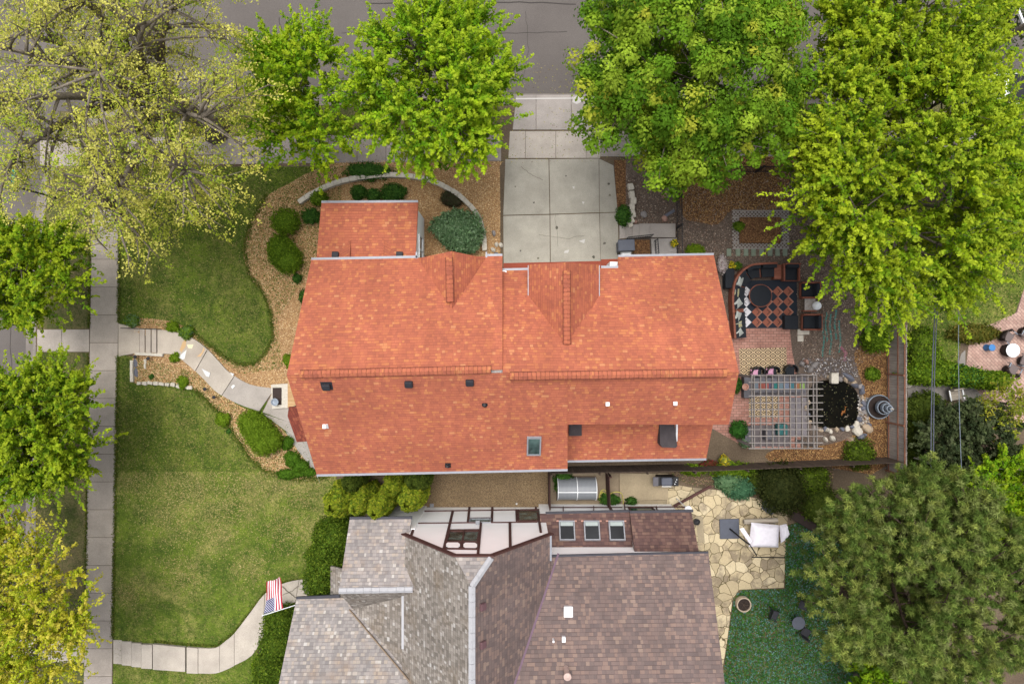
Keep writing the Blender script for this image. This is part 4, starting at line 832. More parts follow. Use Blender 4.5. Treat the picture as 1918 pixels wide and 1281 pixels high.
# skylights in the lean-to
tiltSh = Matrix.Rotation(-math.atan2(1.3, -10.6 - shed[0].y) if False else -math.atan2(-1.3, 10.6 + shed[0].y) * 0 , 3, 'X')
sa = math.atan2(1.0, 10.6 + shed[0].y); tiltSh = Matrix.Rotation(-sa, 3, 'X')
def shp(px, py): return on_plane(px, py, shed[0], shed[1], Vector((0, -10.6, 4.0)))
for x0 in (1046, 1092.5, 1139):
    c = (shp(x0 + 14.5, 976) + shp(x0 + 17, 1010)) / 2 + Vector((0, 0, 0.08)); v = MB(); sw, sh_ = 0.74, 1.0
    for dx, dy, a, b in ((-sw / 2, 0, .06, sh_), (sw / 2, 0, .06, sh_), (0, sh_ / 2 - .03, sw - .06, .06), (0, -sh_ / 2 + .03, sw - .06, .06)): v.box(c + tiltSh @ Vector((dx, dy, 0.02)), (a, b, 0.18), 0, tiltSh)
    sk = v.build("skylight", MAT["window_frame"], nb); v = MB(); v.box(c + tiltSh @ Vector((0, 0, 0.06)), (sw - .06, sh_ - .12, 0.02), 0, tiltSh); v.build("pane", MAT["glass"], sk)
    v = MB(); cc = c + tiltSh @ Vector((0, sh_ / 2 - .17, 0.075)); v.box(cc, (sw - .1, .2, 0.015), 0, tiltSh); v.build("blind", flat("blind", lin(168, 178, 176), .6), sk)
    for dx in (-.46, .46): v = MB(); v.bevbox(c + tiltSh @ Vector((dx, sh_ / 2 + .0, 0.0)), (0.14, 0.08, 0.06), .02, 0, tiltSh); v.build("bracket", MAT["terracotta"], sk)
def ewp(px, py): return on_plane(px, py, ew[0], ew[1], Vector((9.47, -18.6, 9.6)))
for px, py, sx, sy in ((1064, 1143, .42, .48), (1055.5, 1194.5, .17, .24)):
    c = ewp(px, py); v = MB(); v.bevbox(c + Vector((0, 0, 0.14)), (sx, sy, 0.12), .02); v.box(c + Vector((0, 0, 0.04)), (sx * .9, sy * .9, .16)); v.build("roof_vent", MAT["white_metal"], nb)["label"] = "white square roof vent"
c = ewp(1060, 1250); v = MB(); v.lathe(c, [(0.12, -0.1), (0.12, 0.75), (0.17, 0.75), (0.17, 0.85), (0.02, 0.9)], 16); v.build("flue_pipe", flat("pinkish_metal", lin(204, 178, 168), .5), nb)
c = ewp(1036, 1196); v = MB(); v.lathe(c, [(0.05, -0.1), (0.05, 0.3)], 10); v.build("pipe_vent", MAT["white_metal"], nb)
for px, py in ((898, 1135), (898, 1206)):
    c = Vector((xr + 0.42, P(px, py, 9.5).y, mz(xr + .42))); v = MB(); v.bevbox(c + Vector((0.02, 0, 0.07)), (0.3, 0.3, 0.16), .03, 0, Matrix.Rotation(math.atan(1.2), 3, 'Y')); v.build("roof_vent", flat("brown_vent", lin(112, 84, 88), .6), nb)
v = MB(); v.box((-9.0, -13.35, 1.05), (0.95, 0.06, 2.1)); v.build("door", MAT["timber_brown"], nb)
v = MB(); c = P(1290, 952, 2.9); v.lathe(P(1289, 954, 2.6), [(0.03, -2.6), (0.03, -.05), (0.2, 0), (0.18, 0.06), (0.02, 0.09)], 16); v.build("satellite_dish", MAT["white_metal"], nb)

# boards and a window on the wall under the lean-to
YL = -9.1
def L_(px, py): f = YL / ((CY - py) * S); return Vector(((px - CX) * S * f, YL, H * (1 - f)))
for i, (a, b, wd) in enumerate([((1032, 951.5), (1165, 950), .09), ((1172, 950.5), (1284, 949), .09), ((1055, 951), (1055, 957), .12), ((1112, 950), (1112, 958), .12), ((1169, 943.5), (1171, 958), .16), ((1229, 950), (1231, 957), .12), ((1283, 944), (1285, 957), .14)]):
    p, q = L_(*a), L_(*b); v = MB(); v.bar(p + Vector((0, .02 + .003 * i, 0)), q + Vector((0, .02 + .003 * i, 0)), .05, wd, Vector((0, 1, 0))) if abs(p.x - q.x) < .3 else v.box(((p.x + q.x) / 2, YL + .02, (p.z + q.z) / 2), (abs(q.x - p.x), .05, wd)); v.build("half_timber", MAT["timber_brown"], nb)
p, q = L_(1176, 950), L_(1226, 956.5); window(nb, ((p.x + q.x) / 2, YL, (p.z + q.z) / 2 + .2), q.x - p.x, .9, 'x', 1, 1, "timber_brown", "glass_teal")
# ------------------------------------------------------------------ trees and shrubs
def tubes_to(extra, paths, n=6, c=(0.2, 0.17, 0.14)):
    mb = MB(); mb.cur = c
    for pts, r in paths: mb.tube(pts, r, n)
    return mb
def bez(a, b, lift, R, k=7, wob=0.25):
    a, b = np.array(a, float), np.array(b, float); L = np.linalg.norm(b - a); mid = (a + b) / 2 + np.array([0, 0, lift]) + R.normal(size=3) * wob * L * 0.2
    t = np.linspace(0, 1, k)[:, None]; return (1 - t) ** 2 * a + 2 * t * (1 - t) * mid + t ** 2 * b
def radii(r0, r1, k): return [r0 + (r1 - r0) * i / (k - 1) for i in range(k)]

def tree(label, base, ctr, rad, hb, style, pal, seed, n_limb=7, n_sec=7, n_sh=5, leaf=0.09, per=34, shoot=1.0, tuft=0.24, trunk_r=0.22, up=0.6, tip=None, bark="bark", group=None, cat="tree", name="tree", fork=None, fill=0):
    """trunk, limbs, twigs and leaf clusters; ctr = middle of the crown, rad = its half sizes, hb = height of the first fork"""
    R = np.random.default_rng(seed); base = np.array(base, float); ctr = np.array(ctr, float); rad = np.array(rad, float)
    root = thing(name, label, cat, tuple(base), group)
    f0 = np.array(fork, float) if fork is not None else base + np.array([(ctr - base)[0] * .15, (ctr - base)[1] * .15, hb])
    tp = bez(base, f0, 0, R, 6, 0.08); tr = [trunk_r * 1.5, trunk_r * 1.12, trunk_r, trunk_r * .95, trunk_r * .9, trunk_r * .85]
    paths = [(tp, tr)]; limbs = []; cols_, cens, axs = [], [], []
    for i in range(n_limb):
        az = 2 * math.pi * (i + R.random() * .8) / n_limb; el = 0.15 + 0.75 * R.random()
        if i == 0: el = 1.35
        e = ctr + rad * np.array([math.cos(az) * math.cos(el) * .72, math.sin(az) * math.cos(el) * .72, math.sin(el) * .8 - 0.25])
        p = bez(f0, e, rad[2] * (.1 if style != 'droop' else .35), R, 8); paths.append((p, radii(trunk_r * .55, trunk_r * .12, 8))); limbs.append(p)
    shoots = []
    for p in limbs:
        for j in range(n_sec):
            t = 0.3 + 0.7 * (j + R.random()) / n_sec; k = t * 7; a = p[int(min(k, 6))] + (p[int(min(k, 6)) + 1] - p[int(min(k, 6))]) * (k - int(min(k, 6)))
            out = (a - ctr) / rad; out[2] = out[2] * .5; d = out + R.normal(size=3) * .75 + np.array([0, 0, up * .6]); d /= np.linalg.norm(d)
            L = (0.32 + 0.3 * R.random()) * rad[:2].mean(); e = a + d * L * np.array([1, 1, .7])
            q = (e - ctr) / rad; m = np.linalg.norm(q)
            if m > 1.0: e = ctr + rad * q / m
            s = bez(a, e, L * (.08 if style != 'droop' else .22), R, 5); paths.append((s, radii(trunk_r * .13, trunk_r * .04, 5)))
            for h in range(n_sh):
                tt = 0.25 + 0.75 * (h + R.random()) / n_sh; kk = min(int(tt * 4), 3); b = s[kk] + (s[kk + 1] - s[kk]) * (tt * 4 - kk)
                dd = d * .55 + np.array([0, 0, up]) + R.normal(size=3) * .55
                if style == 'droop': dd = d * .8 + np.array([0, 0, -.15]) + R.normal(size=3) * .7
                dd /= np.linalg.norm(dd); shoots.append((b, dd, shoot * (.6 + .8 * R.random())))
    LP = np.concatenate([p[2:] for p in limbs])
    for j in range(fill):      # boughs that close the crown, each grown from the nearest limb
        q = rand_dirs(R, 1)[0]; q[2] = abs(q[2]) * 1.1 - .3; e = ctr + rad * q * (.62 + .38 * R.random()); a = LP[np.argmin(np.linalg.norm(LP - e - np.array([0, 0, -.4]), axis=1))]
        s = bez(a, e, .2, R, 5); paths.append((s, radii(trunk_r * .12, trunk_r * .04, 5))); d = (e - a) / (np.linalg.norm(e - a) + 1e-6)
        for h in range(n_sh):
            tt = .45 + .55 * (h + R.random()) / n_sh; kk = min(int(tt * 4), 3); b = s[kk] + (s[kk + 1] - s[kk]) * (tt * 4 - kk)
            dd = q * .5 + d * .2 + np.array([0, 0, up]) + R.normal(size=3) * .55
            if style == 'droop': dd = q * .8 + np.array([0, 0, -.15]) + R.normal(size=3) * .7
            dd /= np.linalg.norm(dd); shoots.append((b, dd, shoot * (.6 + .8 * R.random())))
    N = len(shoots); B = np.array([s[0] for s in shoots]); D = np.array([s[1] for s in shoots]); L = np.array([s[2] for s in shoots])
    tone = R.normal(size=N) * .13 + 1; pk = R.integers(0, len(pal), N); palA = np.array(pal)
    if style in ('shoot', 'droop'):
        n = per; t = R.random((N, n)) ** .8; off = rand_dirs(R, N * n).reshape(N, n, 3) * (tuft * (1.15 - .75 * t) * (0.35 + .65 * R.random((N, n))))[..., None]
        sag = np.zeros((N, n, 3)); sag[..., 2] = -0.12 * t ** 2 * L[:, None] if style == 'shoot' else -0.25 * t ** 2 * L[:, None]
        C = B[:, None] + D[:, None] * (t * L[:, None])[..., None] + off + sag
        base_c = palA[pk][:, None] * tone[:, None, None] * (1 + R.normal(size=(N, n, 1)) * .12)
        if tip is not None: base_c = base_c + (np.array(tip) - base_c) * np.clip((t - .62) * 1.8, 0, .64)[..., None]
        ax = D[:, None] * .5 + off / tuft * .9 + R.normal(size=(N, n, 3)) * .4; nor = R.normal(size=(N, n, 3)) * .55; nor[..., 2] += 1
    elif style == 'clump':     # rounded heads of broad leaves laid like tiles
        n = per; u = rand_dirs(R, N * n).reshape(N, n, 3); u[..., 2] = np.abs(u[..., 2]) * 1.0 - .25
        rr = tuft * (.75 + .5 * R.random((N, 1, 1))) * (1 + .18 * R.normal(size=(N, n, 1)))
        C = (B + D * L[:, None] * .6)[:, None] + u * rr * np.array([1, 1, .75])
        base_c = palA[pk][:, None] * tone[:, None, None] * (1 + R.normal(size=(N, n, 1)) * .14)
        if tip is not None:
            w = (R.random(N) < .12)[:, None, None] * np.clip(u[..., 2:3] * 1.2, 0, .8); base_c = base_c + (np.array(tip) - base_c) * w
        nor = u * .9 + R.normal(size=(N, n, 3)) * .3; nor[..., 2] += .35; ax = u + R.normal(size=(N, n, 3)) * .3; ax[..., 2] -= .8
    elif style == 'needle':     # brushes of long needles at the ends of the twigs
        n = per; dd = D[:, None] * .35 + rand_dirs(R, N * n).reshape(N, n, 3) * 1.0; dd /= np.linalg.norm(dd, axis=2, keepdims=True); ln_ = leaf * (.7 + .6 * R.random((N, n, 1)))
        C = (B + D * L[:, None] * .5)[:, None] + D[:, None] * (R.random((N, n, 1)) * tuft) + dd * ln_
        base_c = palA[pk][:, None] * tone[:, None, None] * (1 + R.normal(size=(N, n, 1)) * .15); ax = dd; nor = rand_dirs(R, N * n).reshape(N, n, 3)
    C = C.reshape(-1, 3); keep = C[:, 2] > 0.15
    nor = nor.reshape(-1, 3); nor /= np.linalg.norm(nor, axis=1, keepdims=True); ax = ax.reshape(-1, 3); cc = np.clip(base_c.reshape(-1, 3), .004, 1)
    if style == 'needle': ln = leaf * np.ones(len(C)); wd = np.full(len(C), .016)
    else: ln = leaf * (.65 + .7 * R.random(len(C))); wd = ln * (.62 if style != 'droop' else .6)
    mb = MB()
    for pts, r in paths[:1]: mb.tube([Vector(p) for p in pts], r, 10)
    mb.build("trunk", MAT[bark], root, smooth=True)
    lm = MB()
    for pts, r in paths[1:]: lm.tube([Vector(p) for p in pts], list(r), 6)
    for s in shoots[::2] if style != 'needle' else shoots[::3]: lm.tube([Vector(s[0]), Vector(s[0] + s[1] * s[2] * .75)], [trunk_r * .04 + .006, .004], 4)
    lm.build("limbs", MAT[bark], root, smooth=True)
    quad_cloud("crown", C[keep], ax[keep], nor[keep], ln[keep], wd[keep], cc[keep], MAT["needle" if style == 'needle' else "leaf"], root, fold=.35 if style != 'needle' else 0)
    return root
def at(px, py, z): return tuple(P(px, py, z))
YG = [(.20, .30, .014), (.16, .26, .014), (.25, .34, .016), (.13, .22, .012)]
T_locust = [lin(158, 184, 34), lin(136, 170, 30), lin(116, 152, 28), lin(172, 192, 38), lin(98, 136, 26)]
T_green = [lin(144, 184, 30), lin(122, 166, 28), lin(162, 194, 32), lin(98, 144, 24), lin(130, 172, 34)]
T_maple = [lin(122, 160, 40), lin(104, 144, 34), lin(142, 172, 48), lin(86, 124, 28), lin(156, 182, 56)]
T_elm = [lin(204, 204, 92), lin(186, 194, 76), lin(212, 208, 108), lin(158, 178, 58), lin(198, 196, 96)]
T_left = [lin(142, 172, 34), lin(158, 182, 38), lin(118, 154, 30), lin(100, 138, 28)]
T_yel = [lin(184, 192, 42), lin(204, 198, 56), lin(150, 174, 38), lin(172, 188, 40), lin(216, 204, 88)]
T_pine = [lin(126, 144, 68), lin(104, 126, 56), lin(148, 160, 80), lin(88, 110, 48), lin(134, 146, 82)]
tree("tall bright green tree with finger-like shoots overlapping the street left of the driveway", at(842, 222, 0), at(815, 165, 7.2), (4.0, 4.1, 3.2), 2.6, 'shoot', T_green, 31, 9, 11, 6, .072, 52, 1.35, .2, .2, .75, lin(190, 208, 56), fill=110)
tree("smaller looser green tree between the pale elm and the tree by the driveway", at(594, 232, 0), at(566, 185, 5.8), (2.75, 3.95, 2.8), 2.2, 'shoot', T_green, 32, 8, 9, 5, .072, 46, 1.15, .2, .16, .6, lin(182, 196, 48), fill=55)
tree("broad maple with rounded dark green leaf clumps right of the driveway", at(1212, 225, 0), at(1300, 130, 8.4), (5.6, 5.1, 3.6), 3.0, 'clump', T_maple, 33, 11, 11, 2, .085, 130, .7, .42, .3, .35, lin(192, 194, 66), fill=270)
tree("large yellow green tree with upright shoots over the fenced back yard", at(1505, 395, 0), at(1702, 320, 8.6), (5.1, 6.7, 4.2), 2.8, 'shoot', T_locust, 34, 12, 14, 7, .07, 50, 1.55, .2, .28, .85, lin(190, 206, 58), fill=230)
tree("yellow green tree with upright shoots over the street in the far right corner", at(1545, 140, 0), at(1690, 45, 8.2), (4.2, 3.4, 3.4), 2.8, 'shoot', T_locust, 44, 9, 10, 6, .07, 46, 1.5, .2, .24, .85, lin(190, 206, 58), fill=110)
tree("huge pale old elm with sparse young leaves over the street corner", at(405, 245, 0), at(205, 195, 12.2), (6.2, 6.2, 4.0), 5.0, 'droop', T_elm, 35, 12, 12, 7, .047, 32, 1.1, .36, .55, .2, None, fork=at(325, 188, 5.0), fill=95)
tree("pale green low boughs of a young elm hanging over the upper lawn corner", at(250, 330, 0), at(268, 350, 4.6), (4.4, 2.8, 1.6), 2.6, 'droop', T_elm[1:4] + [lin(126, 140, 52)], 36, 8, 9, 6, .056, 22, 1.0, .38, .12, .1, None, fill=16)
tree("green kerbside tree beside the street sign on the left edge", at(108, 512, 0), at(50, 510, 5.2), (2.7, 2.9, 2.2), 2.0, 'shoot', T_left, 37, 8, 9, 6, .075, 44, 1.1, .21, .15, .5, lin(178, 190, 44), fill=40)
tree("dense yellow green kerbside tree across from the front walk bed", at(120, 786, 0), at(64, 800, 5.6), (3.1, 3.4, 2.6), 2.0, 'shoot', T_left, 38, 10, 11, 7, .07, 50, 1.35, .2, .18, .75, lin(184, 198, 52), fill=75)
tree("golden young-leaved kerbside tree in the lower left corner", at(110, 1105, 0), at(66, 1150, 5.8), (3.2, 4.4, 2.6), 2.0, 'shoot', T_yel, 39, 10, 11, 6, .062, 34, 1.25, .18, .16, .8, lin(216, 210, 80), fill=90)
tree("yellow sparse treetop on the left edge above the golden tree", at(34, 935, 0), at(-10, 975, 5.2), (1.6, 1.4, 1.6), 2.0, 'shoot', T_yel, 40, 6, 6, 5, .075, 22, .8, .22, .1, .7, lin(214, 190, 92), fill=20)
tree("big olive green pine with brushes of long needles in the lower right corner", at(1600, 995, 0), at(1745, 1090, 8.0), (5.6, 5.3, 3.4), 3.0, 'needle', T_pine, 41, 13, 16, 12, .11, 64, .7, .26, .3, .6, None, "bark_dark", fill=190)
tree("dark green spreading juniper tree beyond the back fence", at(1745, 786, 0), at(1818, 822, 2.6), (3.0, 1.8, 1.5), 1.0, 'shoot', [lin(74, 86, 54), lin(88, 100, 62), lin(60, 74, 46), lin(98, 108, 74)], 42, 10, 9, 6, .07, 34, .6, .2, .16, .5, None, "bark_dark", fill=70)
tree("light green tree on the right edge below the juniper", at(1830, 910, 0), at(1890, 935, 4.2), (2.6, 2.4, 2.0), 1.6, 'shoot', T_green, 43, 8, 8, 6, .07, 44, 1.1, .2, .14, .6, lin(170, 184, 46), fill=50)
tree("thin yellowish sapling over the pink paved patio on the right edge", at(1850, 750, 0), at(1895, 765, 3.4), (1.6, 1.5, 1.1), 1.6, 'droop', [lin(150, 156, 50), lin(168, 164, 60), lin(130, 146, 46)], 45, 6, 6, 4, .07, 14, .7, .3, .06, .2, None, fill=0)
tree("dark green tree at the right edge behind the big yellow green tree", at(1800, 350, 0), at(1890, 340, 4.0), (2.6, 3.4, 1.8), 1.4, 'clump', [lin(62, 88, 32), lin(74, 100, 36), lin(54, 78, 30)], 46, 8, 8, 5, .1, 40, .6, .4, .16, .3, None, fill=60)
tree("low yellow green tree under the pine on the lower edge", at(1600, 1262, 0), at(1690, 1290, 3.4), (2.9, 1.6, 1.5), 1.2, 'shoot', T_left, 47, 7, 7, 5, .09, 28, .8, .25, .1, .6, None, fill=40)
tree("dull green small tree standing on the far pavement in the top right corner", at(1820, 60, 0), at(1895, 30, 2.4), (2.2, 1.5, 1.0), 1.0, 'clump', [lin(84, 96, 60), lin(70, 86, 48)], 48, 6, 6, 4, .08, 22, .5, .3, .08, .3, None, fill=10)

def shrub(name, label, px, py, z, r, pal, seed, leaf=.05, dens=520, group=None, spiky=0.0, lumps=0, cat="shrub", path=None):
    """leafy mound: r = half sizes in metres, z = height of its middle"""
    R = np.random.default_rng(seed); c = np.array(P(px, py, z)); r = np.array(r, float); blobs = [(c, r)]
    if path: blobs = [(np.array(P(a, b, z)), r * (.9 + .15 * (i % 2))) for i, (a, b) in enumerate(path)]
    for i in range(lumps):
        d = rand_dirs(R, 1)[0]; d[2] = abs(d[2]) * .6; blobs.append((c + d * r * (.5 + .35 * R.random()), r * (.35 + .3 * R.random()) * (.8 + .4 * R.random(3))))
    C, Nn, ev, ef, ec = [], [], [], [], []
    if lumps == 0 and name != 'boxwood':
        for i in range(3): d = rand_dirs(R, 1)[0]; d[2] = abs(d[2]) * .4; blobs.append((c + d * r * .6, r * (.4 + .25 * R.random())))
        blobs[0] = (c, r * .82)
    for bc, br in blobs:
        area = 4 * math.pi * (br[0] * br[1] + br[0] * br[2] + br[1] * br[2]) / 3; n = int(area * dens); u = rand_dirs(R, n); k = np.clip(1 + .07 * np.sin(u[:, :1] * 9 + u[:, 1:2] * 11 + seed) + .06 * np.sin(u[:, :1] * 23 - u[:, 1:2] * 19 + seed) + R.normal(size=(n, 1)) * .1, .6, 1.4)
        C.append(bc + u * br * k); Nn.append(u / br * br.mean())
        bm = bmesh.new(); bmesh.ops.create_icosphere(bm, subdivisions=2, radius=.88); i0 = len(ev)
        for v in bm.verts: ev.append(bc + np.array(v.co) * br)
        ef += [tuple(i0 + v.index for v in f.verts) for f in bm.faces]; bm.free()
    C = np.concatenate(C); Nn = np.concatenate(Nn); keep = C[:, 2] > .02; C = C[keep]; Nn = Nn[keep]; n = len(C)
    ev = np.array(ev); ev[:, 2] = np.maximum(ev[:, 2], .0); ec = np.tile(np.array(pal).mean(0), (len(ev), 1))
    Nn = Nn / np.linalg.norm(Nn, axis=1, keepdims=True); nor = Nn * .7 + R.normal(size=(n, 3)) * .7; nor /= np.linalg.norm(nor, axis=1, keepdims=True)
    ax = R.normal(size=(n, 3)) + Nn * spiky; ln = leaf * (.6 + .8 * R.random(n)); b0 = Vector((c[0], c[1], 0)); ORIGIN["_tmp"] = b0
    o = quad_cloud(name, C - np.array(b0), ax, nor, ln, ln * .5, pal_pick(R, pal, n, .16), MAT["leaf"], None, (ev - np.array(b0), ef, ec), .3)
    o.location = b0; tag(o, label, cat, group); return o
BOX = [lin(114, 146, 38), lin(96, 128, 34), lin(134, 162, 46), lin(82, 112, 30)]; DKG = [lin(62, 104, 42), lin(78, 120, 48), lin(52, 88, 36), lin(94, 136, 56)]; LIME = [lin(120, 150, 34), lin(104, 138, 32), lin(138, 162, 44)]
SAGE = [lin(116, 150, 108), lin(134, 166, 122), lin(98, 132, 90), lin(150, 178, 140)]; ARB = [lin(138, 156, 38), lin(116, 138, 36), lin(156, 168, 44), lin(94, 118, 34), lin(164, 168, 54)]; OLV = [lin(86, 104, 38), lin(104, 120, 44), lin(72, 90, 32)]
shrub("boxwood", "round clipped boxwood ball nearest the top of the mulch bed left of the porch wing", 535, 415, .55, (.74, .66, .58), BOX, 101, .045, 620)
shrub("boxwood", "long oval clipped boxwood below the round one in the mulch bed", 531, 474, .5, (.66, .66, .6), BOX, 102, .045, 620, path=[(524, 461), (528, 471), (538, 478), (541, 488), (526, 480)])
shrub("boxwood", "large clipped boxwood beside the front walk in the lower mulch bed", 485, 808, .5, (.66, .66, .62), BOX[:1] + BOX[2:3] + [lin(124, 154, 40)], 103, .045, 620, path=[(468, 790), (476, 799), (487, 801), (484, 814), (497, 813), (494, 828), (507, 826)])
shrub("small_shrub", "dark green shrub between the boxwood ball and the porch wing", 582, 405, .35, (.55, .5, .42), DKG, 104, .06, 420)
shrub("small_shrub", "small dark shrub low in the mulch left of the house corner", 556, 522, .2, (.27, .27, .25), DKG, 105, .05, 500)
shrub("small_shrub", "dark shrub half under the left eave of the red roof", 569, 556, .3, (.3, .5, .35), DKG, 106, .05, 450)
shrub("small_shrub", "light green sprig growing at the left end of the red roof ridge", 540, 675, .2, (.25, .4, .22), LIME, 107, .05, 400)
for i, (px, py, r_, t) in enumerate([(598, 372, .45, "left end of the stone arc"), (672, 360, .42, "second from the left inside the stone arc"), (700, 366, .4, "middle of the row inside the stone arc"), (735, 362, .62, "right end of the row inside the stone arc")]):
    shrub("small_shrub", "dark leafy shrub at the " + t, px, py, .35, (r_, r_ * .85, .4), DKG if i else BOX, 110 + i, .06, 420, lumps=1)
shrub("ground_plant", "dark creeping plant along the upper side of the stone arc", 690, 322, .18, (1.3, .5, .25), DKG, 118, .06, 260, lumps=2)
shrub("sage_shrub", "silvery green bushy shrub between the white wing wall and the driveway", 862, 433, .8, (1.2, 1.05, .9), SAGE, 119, .075, 420, spiky=1.5, lumps=4)
shrub("small_shrub", "dark sparse shrub above the silvery bush", 845, 375, .25, (.6, .5, .3), [lin(58, 70, 40), lin(78, 84, 56), lin(90, 70, 60)], 120, .05, 200)
for px, py, rr, pal, lab in [(249, 601, .4, SAGE[:2] + BOX, "round grey green perennial left of the step handrail"), (323, 612, .36, LIME, "bright lime perennial right of the step handrail"), (351, 620, .4, SAGE[:1] + BOX, "green round perennial at the bend of the front walk"), (328, 669, .3, LIME, "lime tuft on the lower side of the front walk steps"), (342, 714, .36, LIME, "leafy lime plant at the white stone edging"), (418, 788, .4, LIME, "lime ball shrub on the lawn side of the lower bed"), (284, 705, .14, DKG, "tiny plant inside the stone edged bed"), (428, 808, .14, DKG, "tiny plant under the lime ball shrub")]:
    shrub("perennial", lab, px, py, rr * .5, (rr, rr, rr * .6), pal, int(px) + 3, .055, 420, spiky=1)
for i, (px, py, rx, ry) in enumerate([(548, 858, .5, .45), (563, 872, .55, .4), (540, 886, .8, .28), (578, 884, .5, .3), (538, 830, .35, .45)]):
    shrub("ground_plant", "bright green creeping plant %s" % ["curving along the lower walk edge", "at the bend near the red roof corner", "along the bottom of the mulch bed", "tucked in the corner by the red eave", "beside the big clipped boxwood"][i], px, py, .2, (rx, ry, .24), [lin(84, 124, 30), lin(100, 138, 38), lin(68, 104, 28)], 140 + i, .05, 420)
# columns of arborvitae between the houses, and the clipped hedges at the neighbour's front
arb = [(622, 952, 4.6, .78, "tall olive arborvitae at the left end of the row between the houses"), (664, 955, 4.7, .56, "slim arborvitae second from the left between the houses"), (700, 962, 4.9, .56, "slim bright topped arborvitae in the middle between the houses"), (730, 918, 3.6, .56, "shorter arborvitae close to the red eave between the houses"), (762, 945, 4.4, .66, "arborvitae next to the gravel strip between the houses"), (775, 908, 3.4, .6, "dark arborvitae at the right end close to the red eave"), (650, 912, 3.4, .5, "dark arborvitae behind the left one near the red eave")]
for i, (px, py, zt, r_, lab) in enumerate(arb):
    R = np.random.default_rng(200 + i); top = P(px, py, zt); n = 5200; t = R.random(n) ** .8; az = R.random(n) * 2 * math.pi
    prof = r_ * np.clip(np.sqrt(np.clip(1 - ((t - .35) / .68) ** 2, 0, 1)), 0.08, 1) * (1 + .12 * np.sin(az * 5 + t * 9 + i) + R.normal(size=n) * .07)
    C = np.column_stack([np.cos(az) * prof, np.sin(az) * prof, .1 + t * (zt - .1)]); Nn = np.column_stack([np.cos(az), np.sin(az), .55 + .6 * t]); Nn /= np.linalg.norm(Nn, axis=1, keepdims=True)
    nor = Nn + R.normal(size=(n, 3)) * .45; nor /= np.linalg.norm(nor, axis=1, keepdims=True); ax = R.normal(size=(n, 3)) * .5; ax[:, 2] += 1
    core = MB(); core.lathe((0, 0, 0), [(r_ * .6, 0.05), (r_ * .84, zt * .3), (r_ * .7, zt * .65), (r_ * .3, zt * .92), (.02, zt * .97)], 12); pal = np.array(ARB if i not in (5, 6) else OLV)
    o = quad_cloud("arborvitae", C, ax, nor, .085 * (.6 + .8 * R.random(n)), .05 * (.6 + .8 * R.random(n)), pal_pick(R, pal, n), MAT["leaf"], None, (np.array([tuple(v) for v in core.v]), core.f, np.tile(pal.mean(0), (len(core.v), 1))), .2)
    o.location = (top.x, top.y, 0); tag(o, lab, "conifer", "arborvitae row between the two houses")
HED = [lin(98, 128, 38), lin(82, 110, 32), lin(116, 142, 44), lin(70, 96, 30), lin(130, 150, 50)]
for i, (px, py, rx, ry, lab) in enumerate([(630, 1000, 1.0, 1.0, "uppermost"), (618, 1044, 1.05, 1.0, "middle"), (608, 1082, 1.0, .9, "lowest")]):
    shrub("hedge_shrub", "wide dark green yew, the %s of the three left of the grey north wing" % lab, px, py, 1.5, (rx, ry, 1.5), HED, 220 + i, .055, 420, "yews at the neighbour's front", lumps=3)
for i, (px, py, rx, ry, lab) in enumerate([(527, 1160, .85, .7, "nearest the flag"), (521, 1200, .9, .9, "behind the basement window well"), (512, 1248, .95, 1.0, "at the lower picture edge"), (505, 1300, 1, 1, "just cut off by the lower edge")]):
    shrub("hedge_shrub", "clipped green hedge shrub along the neighbour's front, %s" % lab, px, py, 1.1, (rx, ry, 1.15), HED, 230 + i, .055, 420, "hedge at the neighbour's front wall", lumps=3)
shrub("small_shrub", "bright small shrub on the lawn beside the window well", 484, 1248, .3, (.4, .6, .4), LIME, 236, .06, 420)
# back yard and border plants
for i, (px, py, rx, ry, z, pal, lab) in enumerate([(1168, 404, .4, .55, .3, DKG, "dark hosta clump at the driveway edge"), (1302, 470, .5, .35, .3, LIME, "lime green plant at the foot of the iron fence near the eave"), (1384, 804, .45, .45, .4, [lin(60, 112, 44), lin(76, 130, 52)], "bright green hosta at the lower end of the paved strip"), (1398, 828, .35, .3, .25, SAGE, "grey green plant beside the lower planter box"), (1640, 635, .7, .7, .6, LIME[:2] + BOX, "leafy green shrub in the corner at the wooden back fence"), (1634, 700, .4, .35, .2, BOX, "small green tuft in the mulch by the back fence"), (1384, 424, .3, .25, .2, BOX, "small green plant in the raised bed"), (1365, 902, .75, .5, .35, SAGE[:2] + [lin(70, 110, 70)], "blue green leafy plant in the border above the flagstones"), (1386, 915, .8, .6, .35, [lin(72, 116, 84), lin(92, 136, 100)], "larger blue green plant above the flagstones"), (1372, 880, 1.2, .45, .3, LIME + BOX, "yellow green border plant along the dark fence"), (1432, 900, .9, .6, .35, OLV, "dull green border mound in the middle of the fence border"), (1465, 915, 1.3, 1.3, .7, [lin(62, 70, 32), lin(74, 80, 38), lin(52, 62, 28)], "large olive shrub at the right of the fence border"), (1510, 900, 1.1, .7, .5, OLV + LIME[:1], "green shrub under the left side of the pine"), (1535, 945, 1.0, 1.0, .4, OLV, "shaded shrub between the pine and the border"), (1610, 850, .8, .8, .4, OLV + LIME[:1], "weedy plant at the lower end of the back fence"), (1300, 880, .7, .3, .25, LIME, "yellow green plant beside the grill"), (1183, 938, .3, .2, .2, DKG, "small plant at the neighbour's wall corner"), (1055, 900, .5, .8, .25, DKG, "weeds left of the cold frame"), (1140, 935, .5, .35, .2, DKG, "weeds under the yellow hose")]):
    shrub("border_plant", lab, px, py, z, (rx, ry, z * 1.1), pal, 250 + i, .065, 330, spiky=.8, lumps=1)
